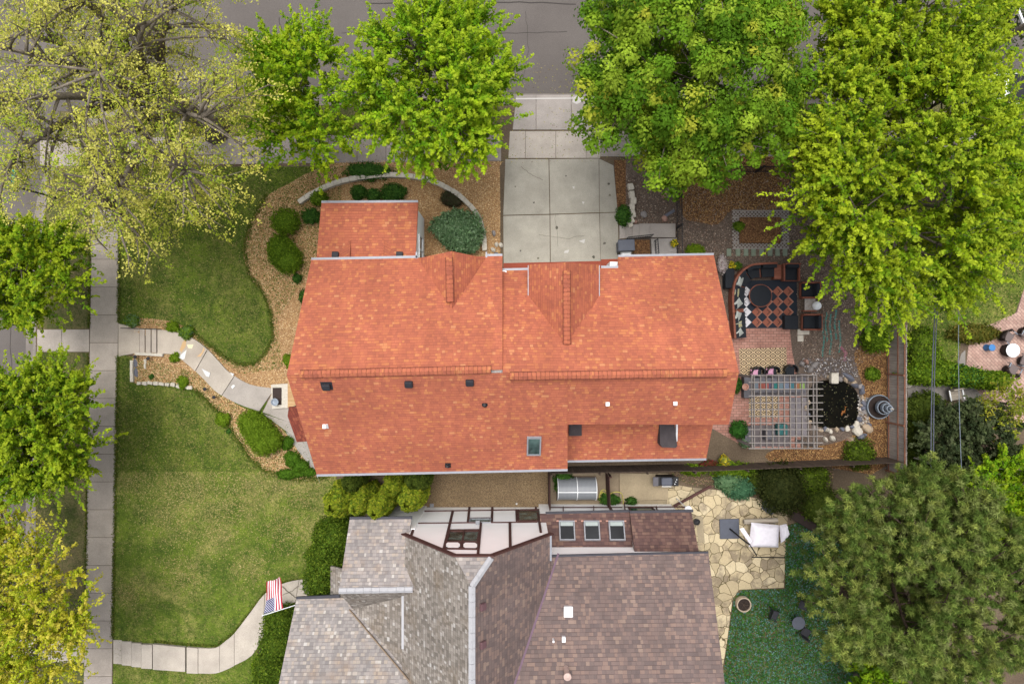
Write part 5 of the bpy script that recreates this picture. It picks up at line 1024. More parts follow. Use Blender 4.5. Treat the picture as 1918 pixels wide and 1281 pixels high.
for i, (px, py, rx, ry, z, pal, lab) in enumerate([(1740, 700, 1.5, .6, .7, LIME + BOX, "leafy hedge shrub at the fence end of the low hedge"), (1800, 705, 1.3, .55, .7, LIME + DKG, "leafy hedge shrub in the middle of the low hedge"), (1850, 712, 1.1, .5, .7, LIME + BOX, "leafy hedge shrub at the chair end of the low hedge"), (1822, 625, 1.3, .5, .3, [lin(110, 112, 44), lin(130, 118, 52), lin(90, 100, 38)], "brownish green bush spilling over the pink pavers"), (1728, 655, .8, 1.2, .35, LIME + BOX + OLV, "loose green shrub just beyond the wooden back fence"), (1730, 770, 1.1, 1.0, .5, OLV, "olive bush between the back fence and the juniper"), (1715, 830, .9, 1.2, .4, OLV, "dark bush at the lower end of the back fence"), (1780, 880, 1.6, .8, .35, OLV, "low dark shrub below the juniper"), (1860, 1000, 2.0, 1.5, 1.4, LIME + BOX, "yellow green bush behind the pine on the right edge")]):
    shrub("bush", lab, px, py, z, (rx, ry, z * 1.15), pal, 280 + i, .075, 300, lumps=3)
# ------------------------------------------------------------------ fences
def fence(label, p, q, h, spacing, mat_board, mat_rail, rail_side, board_w=0.14, rails=(0.3, 0.95, 1.55), cat="fence", name="wooden_fence", board_gap=0.012, wob=0.03, seed=1, group=None):
    """board fence from p to q: boards as one panel, each rail and post a part"""
    R = random.Random(seed); p, q = Vector(p), Vector(q); d = q - p; L = d.length; d.normalize(); nrm = Vector((-d.y, d.x, 0)) * rail_side
    root = thing(name, label, cat, tuple((p + q) / 2), group); b = MB(); n = int(L / board_w)
    for i in range(n):
        k = 0.9 + .2 * R.random(); b.cur = (k, k, k); c = p + d * (L * (i + .5) / n); hh = h + R.uniform(-wob, wob); b.box((c.x, c.y, hh / 2 + .02), (L / n - board_gap, 0.025, hh), math.atan2(d.y, d.x))
    b.build("board_panel", mat_board, root)
    for z in rails:
        r = MB(); r.bar(p + nrm * .04 + Vector((0, 0, z)), q + nrm * .04 + Vector((0, 0, z)), .045, .06); r.build("rail", mat_rail, root)
    m = max(2, int(L / spacing) + 1)
    for i in range(m):
        c = p + d * (L * i / (m - 1)) + nrm * .11; r = MB(); r.box((c.x, c.y, h / 2), (.08, .07, h - .06), math.atan2(d.y, d.x)); r.build("post", mat_rail, root)
    return root
fence("long grey weathered wooden fence with brown rails at the back of the yard", P(1662, 610), P(1662, 880), 1.85, 2.6, MAT["fence_grey"], MAT["rail_brown"], -1, .13, (0.2, 1.1, 1.75))
fence("dark wooden fence from the pergola corner along the planted border", P(1288, 872), P(1666, 856), 1.7, 2.4, MAT["fence_dark"], MAT["fence_dark"], -1, .13, (.3, 1.4), seed=3)
fence("dark brown wooden fence behind the lean-to part of the red house", P(1030, 874), P(1286, 869), 2.0, 2.2, MAT["fence_dark"], MAT["fence_dark"], -1, .12, (.3, 1.6), seed=4)
fence("pale plank fence below the juniper on the right", P(1716, 838), P(1830, 846), 1.4, 1.9, MAT["cedar"], MAT["log_grey"], -1, .2, (.3, 1.1), seed=5)
fence("grey slat fence slanting down to the lower right corner behind the pine", P(1700, 850), P(1840, 925), 1.6, 2.0, MAT["fence_grey"], MAT["fence_grey"], -1, .16, (.3, 1.2), seed=6)
fence("brown gate panel between the cold frame yard and the concrete pad", P(1134, 884), P(1136, 944), 1.5, 1.5, MAT["timber_brown"], MAT["timber_brown"], 1, .12, (.3, 1.2), seed=7)
fence("brown side gate at the left end of the cold frame yard", P(1027, 880), P(1027, 946), 1.6, 1.6, MAT["timber_brown"], MAT["fence_dark"], 1, .12, (.3, 1.3), seed=8)
def iron_fence(label, p, q, h, n_post, gap=.13):
    p, q = Vector(p), Vector(q); d = q - p; L = d.length; d.normalize(); root = thing("iron_fence", label, "fence", tuple((p + q) / 2)); b = MB()
    n = int(L / gap)
    for i in range(n + 1): c = p + d * (L * i / n); b.bar(c, c + Vector((0, 0, h)), .022, .022, d)
    b.build("pickets", MAT["black_metal"], root)
    for z in (.15, h - .12): r = MB(); r.bar(p + Vector((0, 0, z)), q + Vector((0, 0, z)), .035, .045); r.build("rail", MAT["black_metal"], root)
    for i in range(n_post): c = p + d * (L * i / (n_post - 1)); r = MB(); r.box((c.x, c.y, h / 2 + .03), (.08, .08, h + .06)); r.build("post", MAT["black_metal"], root)
iron_fence("black iron picket fence running down to the red eave beside the side steps", P(1266, 320), P(1268, 482), 1.35, 4)
iron_fence("black iron picket fence across the top of the mulched back yard", P(1270, 324), P(1560, 322), 1.35, 5)
# ------------------------------------------------------------------ rocks
ROCKS = {}
def rock(px, py, sx, sy, h, rz, mat, label, group=None, seed=0, z=0.0, name="rock"):
    key = (seed % 9, mat)
    if key not in ROCKS:
        R = np.random.default_rng(seed % 9 + 50); bm = bmesh.new(); bmesh.ops.create_icosphere(bm, subdivisions=2, radius=1); pl = rand_dirs(R, 9)
        for v in bm.verts:
            c = np.array(v.co)
            for d in pl: t = c @ d; c = c - d * max(0, t - .72)
            v.co = Vector(c * (1 + R.normal() * .035))
        me = bpy.data.meshes.new(name); bm.to_mesh(me); bm.free(); me.materials.append(MAT[mat]); ROCKS[key] = me
    o = bpy.data.objects.new(name, ROCKS[key]); col.objects.link(o); c = P(px, py, 0); o.location = (c.x, c.y, h * .3 + z); o.rotation_euler = (0, 0, rz); o.scale = (sx, sy, h)
    return tag(o, label, "rock", group)
def block(px, py, sx, sy, h, rz, mat, label, group, name="edging_stone", cat="stone", jit=.02):
    b = MB(); c = P(px, py, 0); b.bevbox((c.x, c.y, h / 2), (sx, sy, h), .03, rz); b.v = [v + Vector((rnd.uniform(-jit, jit), rnd.uniform(-jit, jit), 0)) for v in b.v]
    return b.top(name, MAT[mat], label, cat, group)
def along(px, step):
    pts = smooth_path([(a, b, 0) for a, b in px], 8); out = []; acc = 0
    for a, b in zip(pts, pts[1:]):
        L = (b - a).length; t = step - acc
        while t <= L: out.append((a + (b - a) * (t / L), math.atan2(-(b - a).y, (b - a).x))); t += step
        acc = (acc + L) % step
    return out
for c, a in along([(556, 385), (578, 370), (604, 356), (640, 342), (690, 333), (745, 330), (800, 338), (842, 356), (872, 378), (895, 405), (905, 435), (908, 465)], 15):
    block(c.x, c.y, .44, .26, .34, a, "limestone", "grey stone block in the curved low wall round the porch bed", "stones of the curved garden wall", "wall_stone")
for c, a in along([(250, 670), (249, 690), (250, 716)], 10): block(c.x, c.y, .16, .3, .2, a + math.pi / 2, "limestone", "white edging stone on the walk side end of the lower bed", "white edging stones on the walk side")
for c, a in along([(252, 718), (280, 717), (310, 719), (340, 723), (365, 728)], 10.5): block(c.x, c.y + rnd.uniform(-.8, .8), .2 + .1 * rnd.random(), .12 + .07 * rnd.random(), .16, a + rnd.uniform(-.3, .3), "limestone", "white edging stone along the lawn side of the lower bed", "white edging stones on the lawn side", jit=.03)
for c, a in along([(273, 668), (273, 680), (272, 692)], 9): block(c.x, c.y, .1, .26, .1, a + math.pi / 2 + .2, "limestone", "small white edging stone inside the lower bed", "white stones inside the lower bed")
for px, py, s, rz in [(1180, 352, .3, .2), (1182, 366, .26, .1), (1185, 378, .28, 0), (1182, 390, .26, .1), (1184, 402, .3, .15), (1181, 414, .26, .4), (1178, 421, .24, .6)]: block(px, py, s, .36, .3, rz, "limestone", "pale stone in the short wall beside the driveway bed", "stones beside the driveway bed", jit=.04)
for px, py, sx, sy, rz, mt, lab in [(1256, 356, .27, .2, .7, "rock_grey", "pale oval boulder by the iron fence, upper of two"), (1253, 368, .2, .15, .1, "rock_grey", "pale oval boulder by the iron fence, lower of two"), (1205, 403, .2, .24, .3, "rock_grey", "grey pointed boulder above the concrete side steps"), (1244, 411, .2, .22, .4, "rock_pink", "pinkish boulder near the foot of the iron fence"), (1189, 416, .15, .14, 0, "rock_pink", "reddish round stone at the top of the side steps"), (1243, 366, .18, .24, .5, "rock_pink", "half buried reddish stone beside the two pale boulders"), (925, 437, .13, .2, .1, "rock_grey", "grey stone alone in the mulch left of the driveway"), (938, 460, .13, .17, .2, "limestone", "white stone at the driveway edge near the eave"), (930, 459, .12, .16, -.1, "limestone", "white stone beside another at the driveway edge"), (924, 468, .12, .18, .7, "limestone", "tilted white stone close to the end of the curved wall"), (929, 476, .14, .1, .1, "rock_blue", "dark flat stone in the corner under the red eave")]:
    rock(px, py, sx, sy, .18, rz, mt, lab, None, int(px))
b = MB(); a_ = P(1254, 400); b.box((a_.x, a_.y, .06), (.62, .16, .1), .55); b.top("slate_slab", MAT["rock_blue"], "narrow grey slate slab leaning to the pinkish boulder", "slab")
for i in range(8):
    px = [1365, 1382, 1397, 1411, 1426, 1442, 1456, 1470][i]; block(px, 473, .26, .42, .05, 0, "paver_green" if "paver_green" in MAT else (flat("paver_green", lin(132, 144, 126), .9) and "paver_green"), "greenish rectangular stepping paver in the row under the raised bed", "stepping pavers under the raised bed", "stepping_paver", "paver", .006)
# raised bed with lattice border
lt = thing("raised_bed", "rectangular raised bed filled with bark inside a grey lattice border", "garden bed", tuple(P(1423, 434)))
b = MB(); c = P(1422, 432); b.bevbox((c.x, c.y, .1), (2.3, 1.45, .2), .05); b.build("bark_fill", MAT["mulch_dark"], lt)
def lattice(x0, y0, x1, y1, z):
    b = MB(); A, B_ = P(x0, y0), P(x1, y1); w, h = B_.x - A.x, A.y - B_.y; st = .2; k = 0
    lo = (min(A.x, B_.x), min(A.y, B_.y)); n = int((w + h) / st) + 2
    for i in range(n):
        t = i * st
        for sgn in (1, -1):
            x0_, y0_, x1_, y1_ = (t - h, 0, t, h) if sgn == 1 else (t, 0, t - h, h)
            # clip to the panel in x
            def cl(xa, ya, xb, yb):
                if xa == xb: return None
                ta, tb = 0, 1
                for lim, s_ in ((0, 1), (w, -1)):
                    da, db = s_ * (xa - lim), s_ * (xb - lim)
                    if da < 0 and db < 0: return None
                    if da < 0: ta = max(ta, da / (da - db))
                    if db < 0: tb = min(tb, da / (da - db))
                return (xa + (xb - xa) * ta, ya + (yb - ya) * ta, xa + (xb - xa) * tb, ya + (yb - ya) * tb) if tb > ta else None
            q = cl(x0_, y0_, x1_, y1_)
            if q: b.bar((lo[0] + q[0], lo[1] + q[1], z + (.008 if sgn > 0 else 0)), (lo[0] + q[2], lo[1] + q[3], z + (.008 if sgn > 0 else 0)), .045, .01)
    b.bar((lo[0], lo[1], z), (lo[0] + w, lo[1], z), .04, .02); b.bar((lo[0], lo[1] + h, z), (lo[0] + w, lo[1] + h, z), .04, .02)
    b.build("lattice_panel", MAT["lattice_grey"], lt)
for q in [(1371, 395, 1477, 408), (1371, 454, 1477, 466), (1371, 409, 1384, 453), (1464, 409, 1477, 453)]: lattice(*q, .06)
# ------------------------------------------------------------------ side steps by the driveway
m = MB(); st = (172, 164, 158)
for i, (a, b) in enumerate([(1160, 1172), (1172, 1184), (1184, 1196)]): slab(m, [(a, 422), (b, 421), (b, 446), (a, 448)], .05 + .06 * i, st, gap=.006)
slab(m, [(1196, 420), (1216, 420), (1216, 446), (1196, 446)], .2, st); slab(m, [(1216, 420), (1264, 420), (1264, 446), (1216, 446)], .2, st); slab(m, [(1218, 448), (1266, 447), (1266, 490), (1220, 490)], .2, (168, 162, 158))
struct(m.build("side_steps", MAT["concrete"], attr=True))
m = MB(); m.prism([(p.x, p.y) for p in poly([(1186, 450), (1216, 450), (1217, 490), (1186, 490)])], 0, .12); struct(m.build("mulch_bed", MAT["mulch_dark"]))
def handrail(label, pts, h, n_bal, rails=2):
    root = thing("handrail", label, "handrail", tuple(pts[0])); pts = [Vector(p) for p in pts]
    for k in range(rails): b = MB(); b.tube([p + Vector((0, 0, h - k * (h - .15))) for p in pts], .022, 8); b.build("rail", MAT["black_metal"], root)
    b = MB()
    for i in range(n_bal):
        t = i / (n_bal - 1) * (len(pts) - 1); k = min(int(t), len(pts) - 2); c = pts[k] + (pts[k + 1] - pts[k]) * (t - k); b.bar(c, c + Vector((0, 0, h)), .018, .018, Vector((1, 0, 0)))
    b.build("balusters", MAT["black_metal"], root)
    for c in (pts[0], pts[-1]): b = MB(); b.bar(c, c + Vector((0, 0, h + .03)), .04, .04, Vector((1, 0, 0))); b.build("post", MAT["black_metal"], root)
handrail("black railing along the concrete side steps", [P(1172, 449, .1), P(1218, 444, .2)], .9, 12)
handrail("short black railing with ladder-like bars beside the bark filled corner", [P(1226, 452, .2), P(1228, 478, .2)], .85, 7)
handrail("thin black handrail along the upper side of the front walk steps", [P(242, 615, .04), P(302, 617, .17)], .8, 3, 1)
# bins and small things by the steps
def wheelie(label, px, py, sx, sy, h, rz):
    root = thing("wheeled_bin", label, "bin", tuple(P(px, py))); c = P(px, py)
    b = MB(); b.bevbox((c.x, c.y, h * .48), (sx, sy * .9, h * .9), .05, rz); b.build("body", MAT["grey_plastic"], root)
    l = MB(); l.bevbox((c.x, c.y, h * .96), (sx * 1.08, sy * 1.02, .09), .04, rz); l.build("lid", MAT["grey_plastic"], root)
    for s_ in (-1, 1): w_ = MB(); o = Matrix.Rotation(rz, 3, 'Z') @ Vector((s_ * sx * .42, -sy * .45, .1)); w_.tube([c + o - Matrix.Rotation(rz, 3, 'Z') @ Vector((.03, 0, 0)), c + o + Matrix.Rotation(rz, 3, 'Z') @ Vector((.03, 0, 0))], .1, 14); w_.build("wheel", MAT["black_metal"], root)
    g = MB(); o = Matrix.Rotation(rz, 3, 'Z'); g.tube([c + o @ Vector((-sx * .4, -sy * .55, h * .95)), c + o @ Vector((sx * .4, -sy * .55, h * .95))], .02, 8); g.build("handle", MAT["black_metal"], root)
wheelie("dark grey wheeled bin with rounded lid at the driveway edge by the red eave", 1168, 464, .85, .62, 1.0, .05)
b = MB(); c = P(1170, 478); b.bevbox((c.x, c.y, .35), (.55, .3, .5), .04); b.top("storage_tub", MAT["white_metal"], "pale box behind the dark wheeled bin, half under the eave", "box")
def potted(label, px, py, r, h, mat, pal, seed, fl=None, z=0.0):
    c = P(px, py, z); root = thing("flower_pot", label, "potted plant", tuple(c)); b = MB(); b.lathe(c, [(r * .75, 0), (r, h * .9), (r * 1.06, h), (r * .9, h), (r * .86, h * .88), (.01, h * .86)], 18); b.build("pot", MAT[mat], root, smooth=False)
    R = np.random.default_rng(seed); n = 260; u = rand_dirs(R, n); u[:, 2] = np.abs(u[:, 2]); C = np.array(c) + np.array([0, 0, h * .9]) + u * np.array([r * 1.5, r * 1.5, r * 1.3]) * (.5 + .5 * R.random((n, 1)))
    nor = u + R.normal(size=(n, 3)) * .4; nor /= np.linalg.norm(nor, axis=1, keepdims=True); quad_cloud("plant", C, R.normal(size=(n, 3)), nor, np.full(n, .06), np.full(n, .03), pal_pick(R, pal, n), MAT["leaf"], root)
YEL = [lin(232, 206, 40), lin(240, 220, 70), lin(120, 140, 40)]; WHI = [lin(226, 214, 216), lin(206, 190, 198), lin(236, 230, 230), lin(150, 130, 130)]
potted("pot of yellow flowers on the concrete landing beside the iron fence", 1261, 457, .16, .28, "black_metal", YEL + [lin(60, 90, 40)], 301, z=.2)
potted("pot of yellow flowers at the upper left corner of the curved sofa", 1367, 500, .2, .3, "black_metal", YEL, 302)
shrub("flowering_plant", "white flowering plant next to the yellow flower pot above the sofa", 1354, 497, .4, (.32, .55, .35), WHI, 303, .045, 420, spiky=.5)
potted("stone planter with greenery right of the yellow flower pot", 1379, 499, .17, .3, "galvanised", LIME + DKG, 304)
shrub("flowering_plant", "yellow flowers on blue green stalks beside the dark fence", 1356, 862, .4, (.3, .35, .4), YEL + [lin(70, 130, 110)], 305, .05, 380, spiky=1.5)
shrub("flowering_plant", "red leaved plant below the corner of the lower red roof", 1330, 868, .25, (.55, .22, .22), [lin(150, 54, 60), lin(120, 44, 48), lin(80, 90, 40)], 306, .05, 350)
# ------------------------------------------------------------------ lounge on the patio
rug = MB(); z0 = .02
def rq(pts, c, dz): rug.cur = c; q = poly(pts, z0 + dz); rug.face([(p.x, p.y, z0 + dz) for p in q][::-1] if sum((q[i].x * q[(i + 1) % len(q)].y - q[(i + 1) % len(q)].x * q[i].y) for i in range(len(q))) < 0 else [(p.x, p.y, z0 + dz) for p in q])
NV, BR, BL, WH, TN = lin(44, 50, 60), lin(156, 96, 78), lin(56, 44, 44), lin(226, 224, 228), lin(188, 140, 120)
rug.cur = NV; rug.prism([(p.x, p.y) for p in poly([(1391, 526), (1492, 524), (1494, 614), (1394, 615)])], 0.014, z0)
for iy in range(-1, 5):
    for ix in range(6):
        for o in (0, 1):
            cx, cy = 1398 + 19.5 * ix + o * 9.75, 546 + 19.2 * iy + o * 9.6
            if not (1395 < cx < 1489 and 528 < cy < 611): continue
            if o == 1: continue
            main = WH if ix == 0 else BR; dk = NV if ix == 0 else BL; s_ = 9.6
            rq([(cx - s_, cy), (cx, cy - s_), (cx + s_, cy), (cx, cy + s_)], main, .002)
            sg = -1 if ix == 0 else 1
            if ix: rq([(cx + 1, cy - s_), (cx + s_ + 1.2, cy), (cx + 1, cy + s_), (cx, cy + s_), (cx + s_ - .6, cy), (cx, cy - s_)], TN, .004)
            for k_ in (3.4,): rq([(cx + sg * (k_ - 3), cy - 5), (cx + sg * (k_ + 2), cy), (cx + sg * (k_ - 3), cy + 5), (cx + sg * (k_ - 4.2), cy + 5), (cx + sg * (k_ + .4), cy), (cx + sg * (k_ - 4.2), cy - 5)], dk, .006)
rug.top("patio_rug", MAT["chips"], "black and brown diamond patterned rug with a white diamond column under the fire table", "rug", at=tuple(P(1443, 570)), attr=True)
sofa = thing("curved_sofa", "curved outdoor sofa with brown wooden rim and black cushions around the rug", "sofa", tuple(P(1390, 560)))
arc = smooth_path([(1367, 634, 0), (1365, 600, 0), (1363, 560, 0), (1367, 530, 0), (1380, 510, 0), (1398, 498, 0), (1420, 495, 0), (1446, 494, 0)], 6)
def offp(pts, d):
    out = []
    for i, p in enumerate(pts):
        t = pts[min(i + 1, len(pts) - 1)] - pts[max(i - 1, 0)]; t.normalize(); out.append((p.x - t.y * d, p.y + t.x * d))
    return out
def band(name, d0, d1, z0_, z1_, mat, i0=0, i1=None, par=None):
    A = offp(arc, d0)[i0:i1]; B_ = offp(arc, d1)[i0:i1]; mb = MB()
    for i in range(len(A) - 1): mb.prism([(p.x, p.y) for p in poly([A[i], A[i + 1], B_[i + 1], B_[i]])], z0_, z1_)
    return mb.build(name, MAT[mat], par or sofa)
band("rim", 0, 3.6, .1, .78, "sofa_wood"); band("base", 3.7, 26, .05, .28, "sofa_wood")
for a, b in ((0, 9), (9, 18), (18, 27), (27, 36), (36, 43)): band("seat_cushion", 10, 26, .285, .45, "dark_cushion", a, b)
for a, b in ((0, 9), (9, 18), (18, 27), (27, 36), (36, 43)): band("back_cushion", 3.8, 9.8, .285, .72, "dark_cushion", a, b)
def pillow(label, px, py, w, d, rz, mat="pillow_grey", z=.62, tilt=.5):
    b = MB(); n = 8; c = P(px, py, z); vs = []; fs = []
    rot = Matrix.Rotation(rz, 3, 'Z') @ Matrix.Rotation(tilt, 3, 'X')
    for sg in (1, -1):
        for i in range(n + 1):
            for j in range(n + 1):
                u, v = i / n * 2 - 1, j / n * 2 - 1; t = max(0, (1 - u ** 4) * (1 - v ** 4)) ** .5; k_ = 1 - .07 * (1 - abs(u)) * 0 - .08 * (1 - u * u) * abs(v) ** 3 - .08 * (1 - v * v) * abs(u) ** 3
                vs.append(c + rot @ Vector((u * w / 2 * k_, v * d / 2 * k_, sg * .08 * t)))
    m_ = n + 1
    for s_ in (0, 1):
        for i in range(n):
            for j in range(n): q = (s_ * m_ * m_ + i * m_ + j, s_ * m_ * m_ + (i + 1) * m_ + j, s_ * m_ * m_ + (i + 1) * m_ + j + 1, s_ * m_ * m_ + i * m_ + j + 1); fs.append(q if s_ == 0 else q[::-1])
    b.add(vs, fs); return b.top("pillow", MAT[mat], label, "pillow", "pillows along the curved sofa" if mat in ("pillow_grey", "pillow_gold") else None, smooth=True)
k = NT("pillow_gold"); MAT["pillow_gold"] = k.done(k.ramp(k.noise(5, 3), [(0.4, lin(140, 146, 142)), (0.5, lin(200, 188, 130)), (0.62, lin(158, 160, 150))]), .9)
for px, py, w, d, rz, mt, z, lab in [(1386, 527, .55, .4, 1.25, "pillow_grey", .62, "plain grey pillow, uppermost on the left arm of the sofa"), (1379, 548, .48, .42, 1.45, "pillow_gold", .6, "gold patterned pillow under the uppermost plain one"), (1382, 569, .52, .5, .75, "pillow_grey", .6, "large plain grey pillow standing on its corner, middle of the sofa"), (1382, 592, .5, .42, 1.2, "pillow_grey", .62, "plain grey pillow between the large one and the lower gold one"), (1382, 609, .5, .4, .3, "pillow_gold", .6, "gold patterned pillow above the lowest one"), (1384, 624, .5, .44, .7, "pillow_grey", .6, "plain grey pillow at the lower end of the sofa")]: pillow(lab, px, py, w, d, rz, mt, z)
t = thing("fire_table", "large round black table on the patterned rug", "table", tuple(P(1419, 555))); c = P(1419, 555); b = MB(); b.lathe((c.x, c.y, .02), [(.42, 0), (.46, .1), (.46, .38)], 32); b.build("base", MAT["sofa_wood"], t); b = MB(); b.lathe((c.x, c.y, .402), [(.64, 0), (.64, .05), (.6, .06)], 40); b.build("rim", MAT["sofa_wood"], t); b = MB(); b.lathe((c.x, c.y, .464), [(.6, 0), (.6, .02), (.01, .022)], 40); b.build("tabletop", MAT["dark_cushion"], t)
b = MB(); c = P(1451, 511); b.bevbox((c.x, c.y, .25), (.4, .8, .46), .02); b.top("side_table", MAT["sofa_wood"], "brown wooden side table between the sofa and the upper armchair", "side table")
def armchair(label, px, py, rz, w=.9, d=.95):
    c = P(px, py); root = thing("armchair", label, "armchair", (0, 0, 0)); o = Matrix.Rotation(0, 3, 'Z')
    f = MB(); f.bevbox((0, 0, .2), (w, d, .18), .02); f.build("frame", MAT["sofa_wood"], root)
    for s_ in (-1, 1): a = MB(); a.bevbox((s_ * w * .46, 0, .45), (.09, d, .32), .02); a.build("armrest", MAT["sofa_wood"], root)
    b = MB(); b.bevbox((0, d * .47, .52), (w, .08, .5), .02); b.build("back_frame", MAT["sofa_wood"], root); s_ = MB(); s_.bevbox((0, -.05, .38), (w * .8, d * .8, .16), .05); s_.build("seat_cushion", MAT["dark_cushion"], root); s_ = MB(); s_.bevbox((0, d * .32, .6), (w * .78, .2, .42), .06, 0, Matrix.Rotation(-.2, 3, 'X')); s_.build("back_cushion", MAT["dark_cushion"], root)
    root.location = (c.x, c.y, .02); root.rotation_euler = (0, 0, rz); return root
A1 = armchair("brown framed armchair with black cushions at the lower right of the rug", 1513, 604, -math.pi / 2)
dup(A1, (*P(1475, 512)[:2], .02), 0, "brown framed armchair with black cushions, partly under the tree above the rug"); dup(A1, (*P(1510, 545)[:2], .02), -math.pi / 2, "brown framed armchair with black cushions under the tree tips at the right of the rug")
t = thing("slatted_table", "grey slatted side table with brown rails carrying the white globe", "side table", tuple(P(1513, 572))); c = P(1511, 571)
for k_ in range(8): b = MB(); b.box((c.x + (k_ - 3.5) * .075, c.y, .42), (.06, .62, .03)); b.build("slat", MAT["fence_grey"], t)
for s_ in (-1, 1): b = MB(); b.box((c.x, c.y + s_ * .36, .4), (.75, .07, .1)); b.build("rail", MAT["sofa_wood"], t)
for sx in (-1, 1):
    for sy in (-1, 1): b = MB(); b.box((c.x + sx * .33, c.y + sy * .34, .18), (.05, .05, .34)); b.build("leg", MAT["sofa_wood"], t)
b = MB(); c = P(1523, 574); bm_ = [(.24 * math.sin(math.pi * i / 14) + .001, .44 + .24 - .24 * math.cos(math.pi * i / 14)) for i in range(15)]; b.lathe((c.x - .1, c.y, 0), bm_, 28); b.top("globe_lamp", MAT["white_metal"], "white glossy globe sitting on the slatted table", "globe lamp", smooth=True)
b = MB(); c = P(1477, 604); b.bevbox((c.x, c.y, .23), (.76, .78, .42), .04); b.top("ottoman", MAT["dark_cushion"], "square black ottoman on the lower right corner of the rug", "ottoman")
for i, (px, py) in enumerate([(1499, 622), (1499, 634), (1510, 621)]): block(px, py, .34, .34, .05, 0, "limestone", "white paving tile beside the lower armchair", "white tiles beside the armchair", "paving_tile", "tile", .004)
b = MB(); c = P(1361, 523); b.bevbox((c.x, c.y, .3), (.5, 1.1, .6), .03); b.top("storage_box", MAT["dark_cushion"], "dark box behind the curve of the sofa near the red eave", "box")
# chalk-like coloured stripes on the gravel
m = MB(); m.cur = lin(78, 128, 120)
for x, y0, y1 in [(1546, 585, 640), (1554, 588, 664), (1563, 580, 636), (1571, 600, 660), (1540, 600, 668)]:
    strip(m, [P(x + 1.6 * math.sin(y / 9.0), y) for y in np.linspace(y0, y1, 9)], 0, .1, .008, .0125)
m.cur = lin(150, 98, 112); strip(m, [P(1572, 652), P(1582, 662), P(1578, 676)], 0, .18, .008, .0125); struct(m.build("chalk_marks", MAT["chips"], attr=True))
# second rug, bar table, chairs, pergola
def diamond_rug(name, px, label):
    k = NT(name + "_weave"); u, v, _ = k.sep(k.co("UV")); a = k.math('FRACT', k.math('ADD', u, v)); b_ = k.math('FRACT', k.math('SUBTRACT', u, v)); m_ = k.math('MAXIMUM', k.math('ABSOLUTE', k.math('SUBTRACT', a, .5)), k.math('ABSOLUTE', k.math('SUBTRACT', b_, .5)))
    DK, LT = lin(74, 58, 48), lin(206, 182, 146); c = k.ramp(m_, [(0, DK), (.1, LT), (.26, DK), (.4, LT)], 'CONSTANT'); MAT[name + "_weave"] = k.done(c, .9)
    p = poly(px, .03); mb = MB(); mb.face([tuple(q) for q in p][::-1], [((x - px[0][0]) / 18.2, (y - px[0][1]) / 13.6) for x, y in px][::-1]); mb.face([(q.x, q.y, .013) for q in p], [(0, 0)] * 4)
    n = 4
    for i in range(4): j = (i + 1) % 4; mb.face([p[i], p[j], (p[j].x, p[j].y, .013), (p[i].x, p[i].y, .013)], [(0, 0)] * 4)
    return mb.top("patio_rug", MAT[name + "_weave"], label, "rug", uv=True)
diamond_rug("beige_rug", [(1384, 653), (1473, 651), (1474, 702), (1387, 703)], "beige rug with brown concentric diamonds between the red house and the pergola chairs")
diamond_rug("pergola_rug", [(1403, 742), (1460, 742), (1460, 782), (1403, 782)], "brown and beige diamond rug under the pergola slats")
m = MB(); slab(m, [(1478, 744), (1512, 744), (1512, 818), (1478, 818)], .05, (128, 122, 126), gap=.004); slab(m, [(1404, 796), (1478, 796), (1478, 836), (1404, 836)], .05, (120, 112, 114), gap=.004); slab(m, [(1404, 700), (1510, 700), (1510, 742), (1404, 742)], .05, (120, 114, 118), gap=.004); struct(m.build("grey_decking", MAT["concrete"], attr=True))
t = thing("bar_table", "long grey table under the top edge of the pergola", "table", tuple(P(1455, 722))); a, b_ = P(1411, 708, .72), P(1508, 735, .72); b = MB(); b.bevbox(((a.x + b_.x) / 2, (a.y + b_.y) / 2, .72), (b_.x - a.x, a.y - b_.y, .05), .01); b.build("tabletop", MAT["grey_table"], t)
for sx in (0, 1):
    for sy in (0, 1): b = MB(); b.box((a.x + .1 + sx * (b_.x - a.x - .2), b_.y + .1 + sy * (a.y - b_.y - .2), .36), (.07, .07, .66)); b.build("leg", MAT["grey_table"], t)
m = MB()
for i, c_ in enumerate([(110, 120, 130), (150, 84, 70), (160, 90, 84), (96, 90, 110), (50, 120, 116), (110, 130, 140), (120, 130, 150), (70, 120, 130), (160, 110, 80), (140, 170, 90)]):
    m.cur = lin(*c_); p = P(1416 + i * 9.6, 723, .75); m.box((p.x, p.y, .755), (.27, .3, .016))
m.top("table_runner", MAT["chips"], "multicoloured striped runner along the grey table", "table runner", attr=True)
def tubchair(label, px, py, rz):
    root = thing("tub_chair", label, "chair", (0, 0, 0)); b = MB(); b.bevbox((0, 0, .36), (.5, .5, .14), .05); b.build("seat", MAT["dark_cushion"], root)
    b = MB(); ring = [(.32 * math.cos(a_), .3 * math.sin(a_), 0) for a_ in np.linspace(-.25, math.pi + .25, 15)]
    for i in range(14):
        p, q = Vector(ring[i]), Vector(ring[i + 1]); nn = Vector((p.x + q.x, p.y + q.y, 0)).normalized() * .05; b.prism([(v.x, v.y) for v in (p, q, q + nn, p + nn)], .3, .62 + .18 * math.sin(math.pi * i / 13))
    b.build("backrest", MAT["black_metal"], root)
    for sx in (-1, 1):
        for sy in (-1, 1): b = MB(); b.bar((sx * .2, sy * .2, .3), (sx * .23, sy * .23, 0), .04, .04, Vector((1, 0, 0))); b.build("leg", MAT["black_metal"], root)
    c = P(px, py); root.location = (c.x, c.y, .03); root.rotation_euler = (0, 0, rz); return root
T1 = tubchair("black tub chair with pink cushion, leftmost of three by the beige rug", 1413, 697, 0)
